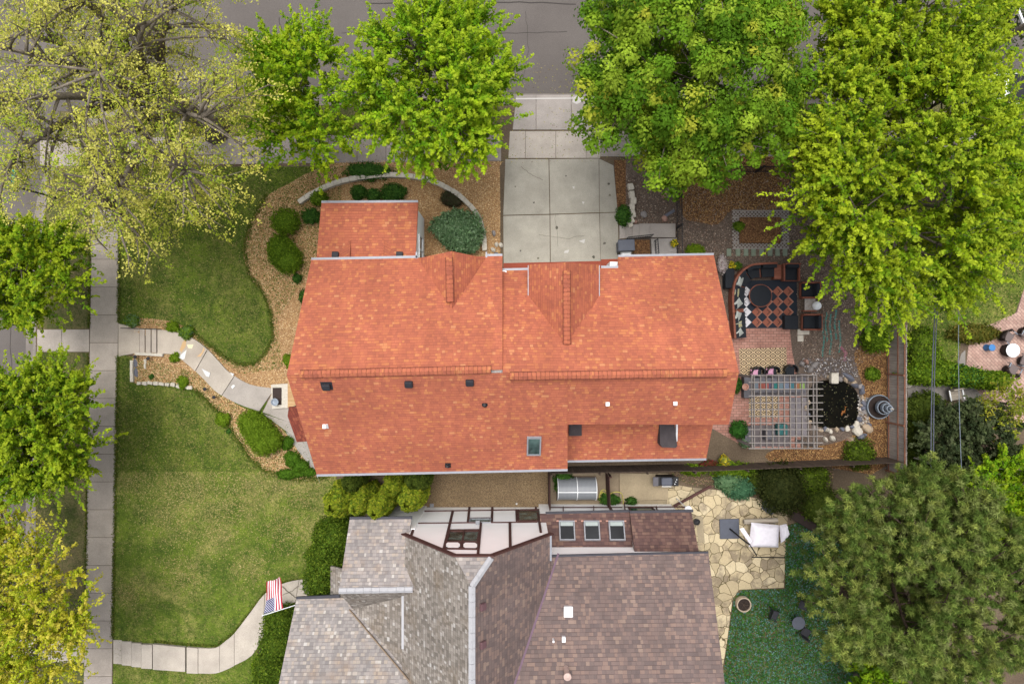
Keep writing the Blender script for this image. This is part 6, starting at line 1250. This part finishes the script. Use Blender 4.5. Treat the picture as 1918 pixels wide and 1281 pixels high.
dup(T1, (*P(1441, 696)[:2], .03), .05, "black tub chair with pink cushion, middle of three by the beige rug"); dup(T1, (*P(1474, 693)[:2], .03), -.1, "black tub chair without cushion, rightmost of three by the beige rug")
for px, py, lab in ((1413, 698, "pink cushion on the left tub chair"), (1442, 696, "pink cushion on the middle tub chair")): pillow(lab, px, py, .42, .36, 0, "pink_fabric", .5, .1)
b = MB(); c = P(1460, 803); b.bevbox((c.x, c.y, .24), (.6, .62, .4), .06); b.top("pouffe", MAT["teal_fabric"], "square teal pouffe under the pergola slats", "pouffe")
b = MB(); c = P(1436, 812); b.bevbox((c.x, c.y, .3), (.55, .55, .5), .03); b.top("side_table", MAT["grey_table"], "grey square table left of the teal pouffe", "side table")
for lab, x0, y0, x1, y1, px, py in (("dark grey planter box at the upper left corner of the pergola", 1388, 704, 1405, 744, 1393, 723), ("dark grey planter box at the lower left corner of the pergola", 1390, 797, 1407, 826, 1399, 816)):
    t = thing("planter_box", lab, "planter", tuple(P((x0 + x1) / 2, (y0 + y1) / 2))); a, b_ = P(x0, y0), P(x1, y1); b = MB(); b.bevbox(((a.x + b_.x) / 2, (a.y + b_.y) / 2, .25), (b_.x - a.x, a.y - b_.y, .5), .02); b.build("box", MAT["grey_table"], t)
b = MB(); b.lathe(P(1394, 724, .5), [(.12, 0), (.17, .2), (.19, .22), (.15, .22), (.1, .12), (.01, .1)], 18); b.top("clay_pot", MAT["terracotta"], "pale clay pot on the upper planter box", "pot")
shrub("small_shrub", "dark plant between the red eave and the upper planter box", 1378, 722, .4, (.3, .5, .5), DKG, 330, .06, 350)
pg = thing("pergola", "weathered wooden pergola with a grid of slats beside the pond", "pergola", tuple(P(1470, 770))); PZ = 2.55
for py in (703, 716, 729, 741.5, 754.5, 767, 779.5, 792, 804, 816.5, 829, 839.5):
    L_ = 1402 if py > 710 else 1407; b = MB(); b.bar(P(L_, py, PZ), P(1541 if py > 710 else 1530, py - (.6 if py < 800 else 0), PZ), .042, .12); b.build("rafter", MAT["pergola_wood"], pg)
for px in (1407.5, 1412, 1424, 1435, 1446.5, 1457.5, 1468.5, 1479.5, 1490.5, 1501.5, 1512.5, 1523, 1529): b = MB(); b.bar(P(px, 701.5, PZ - .13), P(px + .8, 840.5, PZ - .13), .042, .12); b.build("purlin", MAT["pergola_wood"], pg)
for px in (1410, 1526):
    for py in (706, 836): b = MB(); t_ = P(px, py, PZ - .2); b.box((t_.x, t_.y, (PZ - .2) / 2), (.12, .12, PZ - .2)); b.build("post", MAT["pergola_wood"], pg)
# ------------------------------------------------------------------ pond
k = NT("pond_water"); f = k.noise(2.2, 4); sp = k.voro(5.5); c = k.ramp(f, [(.3, lin(8, 8, 6)), (.7, lin(22, 20, 13))]); MAT["pond_water"] = k.done(k.mix(k.ramp(sp, [(.03, .35), (.06, 0)]), c, lin(90, 88, 66)), .2); k.b.inputs["Specular IOR Level"].default_value = .04
pond = spoly([(1530, 716), (1552, 712), (1580, 714), (1602, 730), (1610, 752), (1606, 780), (1594, 797), (1560, 801), (1530, 798), (1514, 786), (1512, 740)], .05); mb = MB(); mb.face([tuple(p) for p in pond][::-1]); struct(mb.build("pond_water", MAT["pond_water"]))
def koi(label, px, py, L, rz, c):
    nm = "koi_%d" % int(px); simple(nm, c, .4); b = MB(); n = 9
    pts = [Vector(((i / (n - 1) - .5) * L, .04 * math.sin(i * .8), .055)) for i in range(n)]; rr = [L * v for v in (.03, .085, .11, .115, .1, .075, .05, .03, .02)]
    b.tube(pts, rr, 8); b.add([(L * .48, .0, .06), (L * .68, .09, .06), (L * .6, 0, .06), (L * .68, -.07, .06)], [(0, 1, 2, 3)]); b.add([(-L * .1, .1 * L, .06), (L * .02, .24 * L, .06), (L * .08, .1 * L, .06)], [(0, 1, 2)]); b.add([(-L * .1, -.1 * L, .06), (L * .08, -.1 * L, .06), (L * .02, -.24 * L, .06)], [(0, 1, 2)])
    for v in b.v: v.z = .04 + (v.z - .04) * .5
    o = b.top("koi", MAT[nm], label, "fish", at=(0, 0, 0), smooth=True); q = P(px, py); o.location = (q.x, q.y, .012); o.rotation_euler = (0, 0, rz)
koi("orange koi swimming in the dark pond", 1579, 771, .5, 1.15, lin(140, 84, 28)); koi("small pale koi below the orange one in the pond", 1584, 780, .22, .7, lin(150, 134, 116))
for i, (c, a) in enumerate(along([(1514, 742), (1511, 760), (1513, 786), (1530, 802), (1560, 805), (1592, 801), (1612, 784), (1617, 756), (1612, 730), (1600, 716), (1575, 708), (1548, 708)], 10.5)):
    r_ = random.Random(i); rock(c.x + r_.uniform(-3, 3), c.y + r_.uniform(-3, 3), .12 + .1 * r_.random(), .11 + .09 * r_.random(), .14, r_.random() * 3, r_.choice(["rock_grey", "limestone", "rock_blue", "rock_tan"]), "stone in the rim around the dark pond", "stones around the pond rim", i)
for i, (px, py, sx, sy, rz, mt, lab) in enumerate([(1500, 681, .2, .18, .2, "rock_grey", "round grey stone right of the tub chairs"), (1508, 677, .13, .2, .4, "rock_pink", "pinkish flat stone touching the round grey one"), (1524, 684, .3, .16, .6, "rock_grey", "grey flagstone above the pergola corner"), (1517, 692, .24, .17, .9, "rock_grey", "grey flat stone near the pergola's top right corner"), (1588, 706, .42, .17, -.7, "rock_blue", "long bluish slate above the pond"), (1600, 722, .25, .16, -.6, "rock_blue", "dark slate at the upper right of the pond"), (1613, 730, .12, .3, -.3, "rock_blue", "tall purple grey slate standing right of the pond"), (1605, 806, .42, .3, -.7, "limestone", "big white boulder below the pond"), (1622, 802, .36, .28, -.4, "rock_tan", "tan boulder below the pond near the tiered planter"), (1612, 817, .34, .2, .4, "rock_blue", "bluish boulder under the big white one"), (1594, 822, .26, .18, -.2, "rock_tan", "tan stone left of the bluish boulder"), (1587, 829, .18, .22, .3, "rock_pink", "pink grey stone at the lower tip of the rock pile"), (1558, 821, .2, .17, -.6, "limestone", "white stone below the middle of the pond"), (1545, 823, .11, .2, .6, "limestone", "narrow white stone right of the pergola's lower corner"), (1548, 805, .17, .15, .2, "limestone", "white stone at the pond's lower left"), (1626, 795, .13, .15, .3, "rock_blue", "small bluish stone nearest the tiered planter")]): rock(px, py, sx, sy, .26, rz, mt, lab, None, i)
m = MB(); c = P(1538, 706); m.bevbox((c.x + .55, c.y - .05, .35), (.42, .6, .35), .06); m.top("cooler_box", MAT["limestone"], "cream coloured block at the pergola's top right corner", "block")
scatter("pond_pebbles", bl([(1606, 740), (1625, 745), (1628, 800), (1606, 806)]), 320, .055, [lin(160, 152, 148), lin(190, 184, 178), lin(120, 116, 114), lin(176, 160, 140)], .02, "loose pebbles between the pond and the tiered planter", "pebbles", 61, .3, .8, None, .05)
scatter("pond_pebbles", bl([(1500, 672), (1600, 668), (1608, 706), (1545, 708), (1505, 696)]), 900, .034, [lin(118, 116, 122), lin(96, 94, 100), lin(130, 124, 122), lin(110, 100, 96), lin(104, 98, 96), lin(88, 84, 86), lin(216, 212, 210)], .02, "dark pebbles sprinkled with white ones above the pond", "pebbles", 62, .3, .8, None, .05)
tp_ = thing("tiered_planter", "tall tiered planter of stacked galvanised rings by the back fence", "planter", tuple(P(1642, 761))); c = P(1642, 761)
for i, (r_, z_) in enumerate([(.68, .3), (.38, .78), (.27, 1.08), (.18, 1.34), (.1, 1.54)]):
    b = MB(); b.lathe((c.x, c.y, z_ - .24), [(r_, 0), (r_, .24), (r_ - .05, .24), (r_ - .05, .02)], 32); b.build("ring", MAT["galvanised"], tp_); b = MB(); b.lathe((c.x, c.y, z_ - .2), [(r_ - .055, 0), (r_ - .055, .1), (.01, .11)], 24); b.build("soil", flat("dark_soil", lin(58, 48, 44), .95, 0, .4, 14), tp_)
b = MB(); b.lathe((c.x, c.y, 0), [(.06, 0), (.06, 1.5), (.07, 1.55), (.01, 1.72)], 12); b.build("column", MAT["limestone"], tp_)
# ------------------------------------------------------------------ the neighbour's yard
gl = thing("grill", "dark gas grill with grey side shelf against the dark fence", "grill", tuple(P(1238, 896))); a = P(1243, 896)
b = MB(); b.bevbox((a.x, a.y, .42), (.95, .5, .7), .03); b.build("cabinet", MAT["black_metal"], gl); b = MB(); b.bevbox((a.x - .03, a.y + .02, .9), (.62, .46, .24), .09); b.build("lid", MAT["grey_plastic"], gl); b = MB(); b.bevbox((a.x + .48, a.y, .84), (.3, .5, .05), .01); b.build("side_shelf", MAT["black_metal"], gl); b = MB(); b.bevbox((a.x - .62, a.y, .82), (.3, .5, .05), .01); b.build("side_shelf", MAT["grey_table"], gl); b = MB(); b.tube([(a.x - .3, a.y - .26, .9), (a.x + .22, a.y - .26, .9)], .018, 8); b.build("handle", MAT["white_metal"], gl)
for k_ in range(3): b = MB(); b.lathe((a.x + .42 + .05 * k_, a.y - .12 + .12 * k_, .866), [(.025, 0), (.025, .03)], 10); b.build("knob", MAT["white_metal"], gl)
cf = thing("cold_frame", "arched translucent cold frame with white ribs beside the white house wall", "cold frame", tuple(P(1080, 921))); x0, x1 = P(1044, 920, .5).x, P(1117, 920, .5).x; yc = P(1080, 919, .8).y; ry, hz = .62, .95
k = NT("polycarbonate"); x_, y_, z_ = k.sep(k.co()); st_ = k.math('SINE', k.math('MULTIPLY', x_, 90.0)); MAT["polycarbonate"] = k.done(k.mix(k.ramp(st_, [(0, 0), (1, .6)]), lin(128, 132, 138), lin(162, 166, 170)), .3)
b = MB(); arc_ = [(yc + ry * math.cos(a_), .18 + (hz - .18) * math.sin(a_)) for a_ in np.linspace(0, math.pi, 17)]
for i in range(16): p, q = arc_[i], arc_[i + 1]; b.face([(x0, p[0], p[1]), (x1, p[0], p[1]), (x1, q[0], q[1]), (x0, q[0], q[1])])
b.face([(x0, y, z) for y, z in arc_]); b.face([(x1, y, z) for y, z in arc_][::-1]); b.build("cover", MAT["polycarbonate"], cf)
for x in (x0 + .02, (x0 + x1) / 2, x1 - .02): b = MB(); b.tube([(x, yc + (y - yc) * 1.015, z * 1.015) for y, z in arc_], .022, 6); b.build("rib", MAT["white_metal"], cf)
b = MB(); b.bar((x0, yc - .05, hz + .01), (x1, yc - .05, hz + .01), .04); b.build("ridge_bar", MAT["white_metal"], cf); b = MB(); b.box(((x0 + x1) / 2, yc, .09), (x1 - x0 + .04, 2 * ry + .06, .18)); b.build("base", MAT["fence_dark"], cf)
b = MB(); hp = []
R_ = random.Random(5)
for i in range(70): a_ = i * .38; r_ = .24 + .1 * math.sin(i * .27); q = P(1129, 930); hp.append((q.x + r_ * .8 * math.cos(a_) + .1 * math.sin(i * .11), q.y + r_ * math.sin(a_) + .1 * math.cos(i * .17), .06 + .03 * math.sin(i * .7) + .001 * i))
hp += [tuple(P(x, y, z)) for x, y, z in ((1136, 934, .2), (1144, 924, .35), (1154, 921, .45), (1163, 923, .5), (1166, 930, .2), (1168, 944, .1))]
b.tube(smooth_path(hp, 3), .022, 6); flat("hose_yellow", lin(206, 196, 96), .5); b.top("garden_hose", MAT["hose_yellow"], "coiled yellow garden hose beside the cold frame", "hose")
b = MB(); b.bar(P(1262, 948, .7), P(1332, 910, .7), .14, .1); b.top("timber_beam", MAT["timber_brown"], "slanting brown beam across the flagstones by the white wall corner", "beam")
b = MB(); b.lathe(P(1303, 975), [(.14, 0), (.17, .26), (.18, .28), (.14, .28), (.13, .2), (.01, .19)], 18); b.top("black_pot", MAT["black_metal"], "black round pot at the corner of the brown lean-to roof", "pot")
us = thing("parasol", "folded cantilever parasol with white cover laid over the flagstones", "parasol", tuple(P(1366, 990))); b = MB(); c = P(1365.5, 989.5); b.bevbox((c.x, c.y, .06), (1.1, 1.12, .09), .04, .03, None, 3); b.build("base", MAT["grey_plastic"], us)
b = MB(); b.tube([P(1367, 990, .1), P(1396, 1014, 1.3), P(1404, 1019, 1.6)], .045, 8); b.tube([P(1404, 1019, 1.6), P(1418, 1041, 1.6)], .03, 8); b.build("arm", MAT["black_metal"], us); b = MB(); b.tube([P(1408, 1043, .06), P(1470, 1044, .06)], .03, 8); b.build("foot_bar", MAT["black_metal"], us)
def cloth(pts_px, z, sag, n=12, wr=.05, seed=1, drop=0):
    mb = MB(); R = random.Random(seed); A, B_, C_, D_ = [P(x, y, z) for x, y in pts_px]; vs = []
    for i in range(n + 1):
        for j in range(n + 1):
            u, v = i / n, j / n; p = (A * (1 - u) + B_ * u) * (1 - v) + (D_ * (1 - u) + C_ * u) * v; e = min(u, 1 - u, v, 1 - v); p.z = z - sag * 4 * u * (1 - u) * v * (1 - v) * .6 + wr * math.sin(u * 17 + v * 6 + seed) * math.sin(v * 9) - drop * max(0, .12 - e) * 5; vs.append(p)
    fs = [(i * (n + 1) + j, (i + 1) * (n + 1) + j, (i + 1) * (n + 1) + j + 1, i * (n + 1) + j + 1) for i in range(n) for j in range(n)]; mb.add(vs, [f[::-1] for f in fs]); m2 = [v - Vector((0, 0, .015)) for v in vs]; mb.add(m2, fs); return mb
o = cloth([(1411, 981), (1463, 986), (1462, 1028), (1406, 1027)], 1.05, .1, 14, .015, 2, .5).build("cover", MAT["white_cloth"], us, smooth=True)
o = cloth([(1385, 990), (1393, 988), (1410, 1014), (1404, 1018)], 1.0, .05, 10, .04, 3).build("cover_fold", MAT["white_cloth"], us, smooth=True)
o = cloth([(1463, 986), (1476, 983), (1482, 1002), (1466, 1020)], .95, .1, 10, .05, 4, .4).build("cover_fold", MAT["white_cloth"], us, smooth=True)
lg = thing("log_bench", "pale grey log bench behind the white parasol cover", "bench", tuple(P(1424, 975))); b = MB(); b.tube([P(1393, 977, .42), P(1424, 975.5, .44), P(1456, 974, .42)], [.14, .15, .14], 14); b.build("seat", MAT["log_grey"], lg)
for px in (1402, 1446): b = MB(); q = P(px, 976); b.lathe(q, [(.1, 0), (.09, .34)], 12); b.build("leg", MAT["log_grey"], lg)
pl = thing("barrel_planter", "round pale barrel planter full of dark soil on the ground cover edge", "planter", tuple(P(1388, 1126))); c = P(1388, 1126); b = MB(); b.lathe(c, [(.34, 0), (.42, .3), (.4, .52), (.35, .52), (.35, .4)], 28); b.build("barrel", flat("barrel", lin(198, 180, 158), .85), pl); b = MB(); b.lathe((c.x, c.y, .38), [(.35, 0), (.35, .04), (.01, .06)], 24); b.build("soil", flat("dark_soil", lin(58, 48, 44), .95, 0, .4, 14), pl)
for a_ in (0, 1.2, 2.4, 4.0, 5.1): b = MB(); b.tube([(c.x, c.y, .44), (c.x + .15 * math.cos(a_), c.y + .15 * math.sin(a_), .56), (c.x + .28 * math.cos(a_), c.y + .28 * math.sin(a_), .58)], [.014, .01, .005], 5); b.build("twig", MAT["bark_dark"], pl)
b = MB(); c = P(1440, 947); b.lathe((c.x, c.y, .02), [(.42, 0), (.45, .1), (.3, .22), (.01, .26)], 9); b.v = [v + Vector((.05 * math.sin(v.y * 9), .05 * math.cos(v.x * 8), .05 * math.sin(v.x * 7 + v.y * 5))) for v in b.v]; b.top("tarpaulin", MAT["grey_plastic"], "crumpled blue grey tarpaulin at the top edge of the flagstones", "tarpaulin")
b = MB(); c = P(1506, 976, .3); b.bevbox((c.x, c.y, .25), (1.5, .5, .16), .07, -.55); b.top("bench", MAT["wicker_brown"], "narrow brown bench at the edge of the ground cover near the pine", "bench")
def mesh_chair(label, px, py, rz):
    root = thing("mesh_chair", label, "chair", (0, 0, 0)); b = MB(); b.bevbox((0, 0, .42), (.48, .46, .04), .015); b.build("seat", MAT["vent_black"], root); b = MB(); b.bevbox((0, .25, .68), (.48, .04, .46), .015, 0, Matrix.Rotation(-.2, 3, 'X')); b.build("backrest", MAT["vent_black"], root)
    for sx in (-1, 1): b = MB(); b.tube([(sx * .27, -.2, 0), (sx * .27, -.2, .62), (sx * .27, .26, .64), (sx * .27, .3, 0)], .018, 6); b.build("side_frame", MAT["black_metal"], root)
    c = P(px, py); root.location = (c.x, c.y, 0); root.rotation_euler = (0, 0, rz); return root
M1 = mesh_chair("dark metal chair on the ground cover, left of the round dark table", 1444, 1145, 1.2); dup(M1, (*P(1499, 1128)[:2], 0), -.4, "dark metal chair above the round dark table near the pine"); dup(M1, (*P(1503, 1178)[:2], 0), 2.6, "dark metal chair below the round dark table near the pine")
t = thing("garden_table", "small round dark table on the ground cover near the pine", "table", tuple(P(1487, 1158))); c = P(1487, 1158); b = MB(); b.lathe((c.x, c.y, .6), [(.36, 0), (.36, .03), (.01, .032)], 28); b.build("tabletop", MAT["grey_plastic"], t); b = MB(); b.lathe(c, [(.22, 0), (.2, .03), (.035, .05), (.035, .6)], 16); b.build("leg", MAT["black_metal"], t)
# window well, low wall by the flag
b = MB(); b.prism([(p.x, p.y) for p in poly([(484, 1226), (500, 1200), (504, 1206), (490, 1245), (482, 1250)])], 0, .25); b.top("window_well_cover", flat("well_cover", lin(50, 58, 76), .35), "dark blue window well cover beside the clipped hedge", "window well")
b = MB(); b.bar(P(480, 1228, .12), P(500, 1192, .12), .14, .24); b.top("timber_edging", MAT["timber_brown"], "short brown timber edging between the neighbour's walk and the window well", "edging")
b = MB(); b.bar(P(578, 1120, .5), P(592, 1102, .5), .18, 1.0); b.top("porch_wall", MAT["timber_brown"], "low dark brown wall at the end of the neighbour's walk", "wall")
# flag
fl = thing("flag", "United States flag on a white pole slanting out from the grey neighbour roof", "flag", tuple(P(553, 1131, 3.4))); b = MB(); pa, pb = P(556, 1132, 3.3), P(492, 1152, 4.3); b.tube([pa, pb], .022, 10); b.lathe(pb - Vector((0, 0, .02)), [(.01, -.03), (.04, 0), (.03, .04), (.005, .06)], 12); b.build("pole", MAT["white_metal"], fl)
k = NT("flag_cloth"); u, v, _ = k.sep(k.co("UV")); st_ = k.math('MODULO', k.math('FLOOR', k.math('MULTIPLY', v, 13.0)), 2.0); c = k.mix(st_, lin(186, 34, 62), lin(240, 236, 238)); can = k.math('MULTIPLY', k.math('LESS_THAN', u, .4), k.math('GREATER_THAN', v, 6 / 13.0))
su = k.math('MULTIPLY', u, 6 / .4); sv = k.math('DIVIDE', k.math('SUBTRACT', v, 6 / 13.0), (7 / 13.0) / 5); du = k.math('SUBTRACT', k.math('FRACT', su), .5); dv = k.math('SUBTRACT', k.math('FRACT', sv), .5)
star = k.math('LESS_THAN', k.math('ADD', k.math('MULTIPLY', du, du), k.math('MULTIPLY', dv, dv)), .045); du2 = k.math('SUBTRACT', k.math('FRACT', k.math('ADD', su, .5)), .5); dv2 = k.math('SUBTRACT', k.math('FRACT', k.math('ADD', sv, .5)), .5); star2 = k.math('LESS_THAN', k.math('ADD', k.math('MULTIPLY', du2, du2), k.math('MULTIPLY', dv2, dv2)), .045)
c = k.mix(can, c, k.mix(k.math('MAXIMUM', star, star2), lin(44, 48, 110), lin(236, 236, 242))); MAT["flag_cloth"] = k.done(c, .8)
mb = MB(); n1, n2 = 26, 14; e0, e1 = P(494, 1149, 4.2), P(530, 1139, 3.72); t0, t1_ = P(501, 1090, 3.55), P(522, 1081, 3.3); vs, uvv = [], []
for i in range(n1 + 1):
    for j in range(n2 + 1):
        u, v = i / n1, j / n2; h_ = e0 * (1 - v) + e1 * v; w_ = t0 * (1 - v) + t1_ * v; p = h_ * (1 - u) + w_ * u; p.z += -.12 * math.sin(u * math.pi) + .1 * math.sin(v * 8 + u * 3.5) * u; p.x += .06 * math.sin(u * 5 + v * 4) * u; vs.append(p); uvv.append((u, 1 - v))
for i in range(n1):
    for j in range(n2): q = [i * (n2 + 1) + j, (i + 1) * (n2 + 1) + j, (i + 1) * (n2 + 1) + j + 1, i * (n2 + 1) + j + 1]; mb.face([vs[a_] for a_ in q], [uvv[a_] for a_ in q])
mb.build("cloth", MAT["flag_cloth"], fl, uv=True)
# ------------------------------------------------------------------ right-hand patio, street things, wires
def swivel(label, px, py, rz):
    root = thing("wicker_chair", label, "chair", (0, 0, 0)); b = MB(); b.bevbox((0, -.05, .42), (.56, .56, .12), .05); b.build("seat_cushion", MAT["grey_cushion"], root)
    b = MB(); pts = [(.36 * math.cos(a_), .3 * math.sin(a_) + .08, .66 + .22 * max(0, math.sin(a_))) for a_ in np.linspace(-.35, math.pi + .35, 19)]; b.tube(pts, .035, 8); 
    for i in range(1, 18, 1): b.bar(pts[i], (pts[i][0] * .85, pts[i][1] * .85, .36), .05, .02)
    b.build("backrest", MAT["wicker_brown"], root)
    for sx in (-1, 1): a = MB(); a.tube([(sx * .34, .1, .66), (sx * .36, -.28, .62), (sx * .34, -.3, .3)], .028, 8); a.build("armrest", MAT["galvanised"], root)
    b = MB(); b.lathe((0, 0, 0), [(.26, 0), (.24, .05), (.05, .08), (.05, .36)], 16); b.build("base", MAT["wicker_brown"], root); c = P(px, py); root.location = (c.x, c.y, .02); root.rotation_euler = (0, 0, rz); return root
S1 = swivel("brown wicker chair with grey cushion above the white barrel table", 1875, 630, .95); dup(S1, (*P(1913, 622)[:2], .02), -.4, "brown wicker chair cut off by the right edge above the white table"); dup(S1, (*P(1912, 676)[:2], .02), -1.9, "brown wicker chair cut off by the right edge below the white table"); dup(S1, (*P(1884, 693)[:2], .02), 2.6, "brown wicker chair with grey cushion half under the low hedge")
t = thing("barrel_table", "round white topped barrel table among the wicker chairs", "table", tuple(P(1882, 656))); c = P(1882, 656); b = MB(); b.lathe(c, [(.3, 0), (.36, .3), (.31, .6)], 24); b.build("barrel", MAT["wicker_brown"], t); b = MB(); b.lathe((c.x, c.y, .602), [(.38, 0), (.38, .04), (.01, .042)], 32); b.build("tabletop", MAT["white_metal"], t)
b = MB(); b.lathe(P(1847, 651), [(.19, 0), (.16, .25), (.19, .48), (.17, .5), (.01, .51)], 24); b.top("garden_stool", MAT["blue_plastic"], "bright blue drum stool on the pink pavers", "stool")
ch = thing("garden_chair", "grey outdoor chair beyond the wooden back fence above the juniper", "chair", tuple(P(1780, 738))); c = P(1780, 738)
b = MB(); b.bevbox((c.x, c.y, .4), (.7, .6, .1), .03, .2); b.build("seat", MAT["log_grey"], ch); b = MB(); b.bevbox((c.x - .05, c.y + .34, .7), (.7, .08, .5), .03, .2); b.build("backrest", MAT["log_grey"], ch)
for s_ in (-1, 1): b = MB(); b.bevbox((c.x + s_ * .36, c.y + s_ * .06, .56), (.07, .6, .06), .02, .2); b.build("armrest", MAT["white_metal"], ch)
for i, (px, py, rz) in enumerate([(1716, 648, -.6), (1727, 671, -.8), (1703, 722, .6), (1703, 786, -.5)]): rock(px, py, .22, .12, .14, rz, "limestone", ["pale stone just beyond the upper fence end", "white stone beyond the fence under the hedge", "white edging stone beside the concrete walk at the fence", "pale stone at the foot of the fence near the planter"][i], None, i)
def wire(label, x_top, y0, x_bot, y1, z, r, mat="galvanised"):
    b = MB(); A, B_ = P(x_top, y0, z), P(x_bot, y1, z); pts = [A + (B_ - A) * (i / 10) + Vector((0, 0, -.25 * math.sin(math.pi * i / 10))) for i in range(11)]; b.tube(pts, r, 6); b.top("power_line", MAT[mat], label, "cable")
wire("pair of dark overhead lines over the back fence, left strand", 1762, 420, 1744, 940, 6.5, .025, "grey_plastic"); wire("pair of dark overhead lines over the back fence, right strand", 1766, 420, 1749, 930, 6.6, .02, "grey_plastic"); wire("single bright overhead line over the juniper", 1800, 400, 1804, 950, 6.8, .013, "galvanised"); wire("faint overhead line running off the lower end of the bright one", 1804, 950, 1850, 1040, 6.7, .018, "grey_plastic")
po = thing("utility_pole", "brown utility pole with crossarm and white insulators in the top right corner", "utility pole", tuple(P(1828, 106))); bs = P(1828, 106); zt = 7.0; b = MB(); b.tube([bs, bs + Vector((0, 0, zt))], [.19, .14], 14); b.build("pole", MAT["bark"], po)
for z_, w_ in ((3.6, 1.0), (5.0, 1.4)):
    b = MB(); b.bar(bs + Vector((-w_ * .4, w_, z_)), bs + Vector((w_ * .4, -w_, z_)), .1, .12); b.build("crossarm", MAT["white_metal"], po)
    for s_ in (-.9, .9): b = MB(); q = bs + Vector((-w_ * .4 * s_, w_ * s_, z_ + .06)); b.lathe(q, [(.06, 0), (.08, .05), (.04, .12)], 12); b.build("insulator", MAT["white_metal"], po)
mk = MB(); mk.cur = lin(224, 222, 222)
for a, b_ in (((1866, 54), (1882, 46)), ((1865, 66), (1890, 66)), ((1888, 52), (1900, 52)), ((1866, 54), (1868, 68)), ((1890, 52), (1891, 66))): strip(mk, [P(*a), P(*b_)], -.06, .06, -.14, -.134)
struct(mk.build("road_paint", MAT["chips"], attr=True))
car = thing("parked_car", "white car under the yellow green branches at the right edge", "car", tuple(P(1898, 180, 0))); cc = P(1908, 176)
b = MB(); pr = [(-2.2, .25), (-2.25, .6), (-2.0, .82), (-1.0, .95), (1.5, .98), (2.15, .8), (2.2, .3)]; n = len(pr); b.add([(cc.x + x, cc.y - .85, z) for x, z in pr] + [(cc.x + x, cc.y + .85, z) for x, z in pr], [tuple(range(n)), tuple(range(2 * n - 1, n - 1, -1))] + [(i, n + i, n + (i + 1) % n, (i + 1) % n) for i in range(n)]); b.build("body", MAT["white_metal"], car)
b = MB(); b.add([(cc.x + x, cc.y + y * s_, z) for x, y, z in ((-1.1, .78, .96), (-.45, .62, 1.42), (.9, .62, 1.44), (1.6, .76, .98)) for s_ in (-1, 1)], [(0, 1, 3, 2), (4, 5, 7, 6), (0, 2, 4, 6), (1, 7, 5, 3)]); b.build("windows", MAT["glass"], car); b = MB(); b.bevbox((cc.x + .22, cc.y, 1.44), (1.4, 1.26, .06), .02); b.build("roof", MAT["white_metal"], car)
for sx in (-1.35, 1.35):
    for sy in (-.8, .8): b = MB(); b.tube([(cc.x + sx, cc.y + sy - .1, .32), (cc.x + sx, cc.y + sy + .1, .32)], .32, 18); w_ = b.build("wheel", MAT["black_metal"], car); b = MB(); b.tube([(cc.x + sx, cc.y + sy - .11, .32), (cc.x + sx, cc.y + sy + .11, .32)], .19, 14); b.build("rim", MAT["galvanised"], w_)
for o in [car]: o.location.z -= .14
sg = thing("street_sign", "green street name blade on a leaning black post at the street corner", "street sign", tuple(P(114, 374))); b = MB(); bp = P(114, 374); tpz = 4.6; tq = P(24, 350, tpz); b.tube([bp, bp + Vector((0, 0, .9))], .075, 12); b.tube([bp + Vector((0, 0, .9)), Vector((tq.x + .1, tq.y, tpz))], .05, 12); b.build("post", flat("sign_post", lin(34, 48, 50), .5), sg)
b = MB(); q = P(25.5, 336, tpz); b.bevbox((q.x, q.y, tpz), (.2, .95, .05), .015); b.build("blade", flat("sign_green", lin(30, 128, 104), .5), sg); b = MB(); b.tube([Vector((tq.x + .1, tq.y, tpz - .05)), Vector((q.x, q.y + .2, tpz - .03))], .02, 6); b.tube([P(42, 351, 3.9), P(33, 342, tpz - .05)], .02, 6); b.build("bracket", MAT["black_metal"], sg)
for i, (px, py, lab) in enumerate([(389, 728, "upper path light in the lower bed beside the front walk"), (406, 743, "lower path light in the lower bed beside the front walk"), (260, 668, "path light at the walk side corner of the stone edged bed"), (284, 671, "path light beside the step kerb in the stone edged bed")]):
    t = thing("path_light", lab, "path light", tuple(P(px, py))); c = P(px, py); b = MB(); b.lathe(c, [(.02, 0), (.02, .36)], 8); b.build("stake", MAT["black_metal"], t); b = MB(); b.lathe((c.x, c.y, .36), [(.05, 0), (.1, .02), (.09, .05), (.02, .09)], 14); b.build("cap", MAT["vent_black"], t)
b = MB(); b.bar(P(254, 662, .1), P(306, 665, .1), .16, .2); b.top("step_kerb", MAT["limestone"], "pale kerb stone along the lower side of the front walk steps", "kerb stone")
for i, (px, py, lab) in enumerate([(254, 681, "upper blue grey slate in the stone edged bed"), (255, 698, "lower blue grey slate in the stone edged bed")]): rock(px, py, .14, .3, .08, .1, "rock_blue", lab, None, i + 3)
b = MB(); q = P(64, 385); b.tube([P(47, 410, .02), P(60, 413, .06), P(78, 416, .05), P(98, 421, .03)], [.05, .06, .05, .02], 7); b.top("fallen_branch", MAT["bark_dark"], "dark fallen branch lying across the kerb below the street sign", "branch")

scatter("floating_leaves", [(p.x, p.y) for p in pond], 150, .024, [lin(104, 104, 70), lin(140, 138, 110), lin(84, 92, 46), lin(120, 104, 70)], .053, "small leaves floating on the dark pond", "leaves", 63, .1, .7, None, .004)
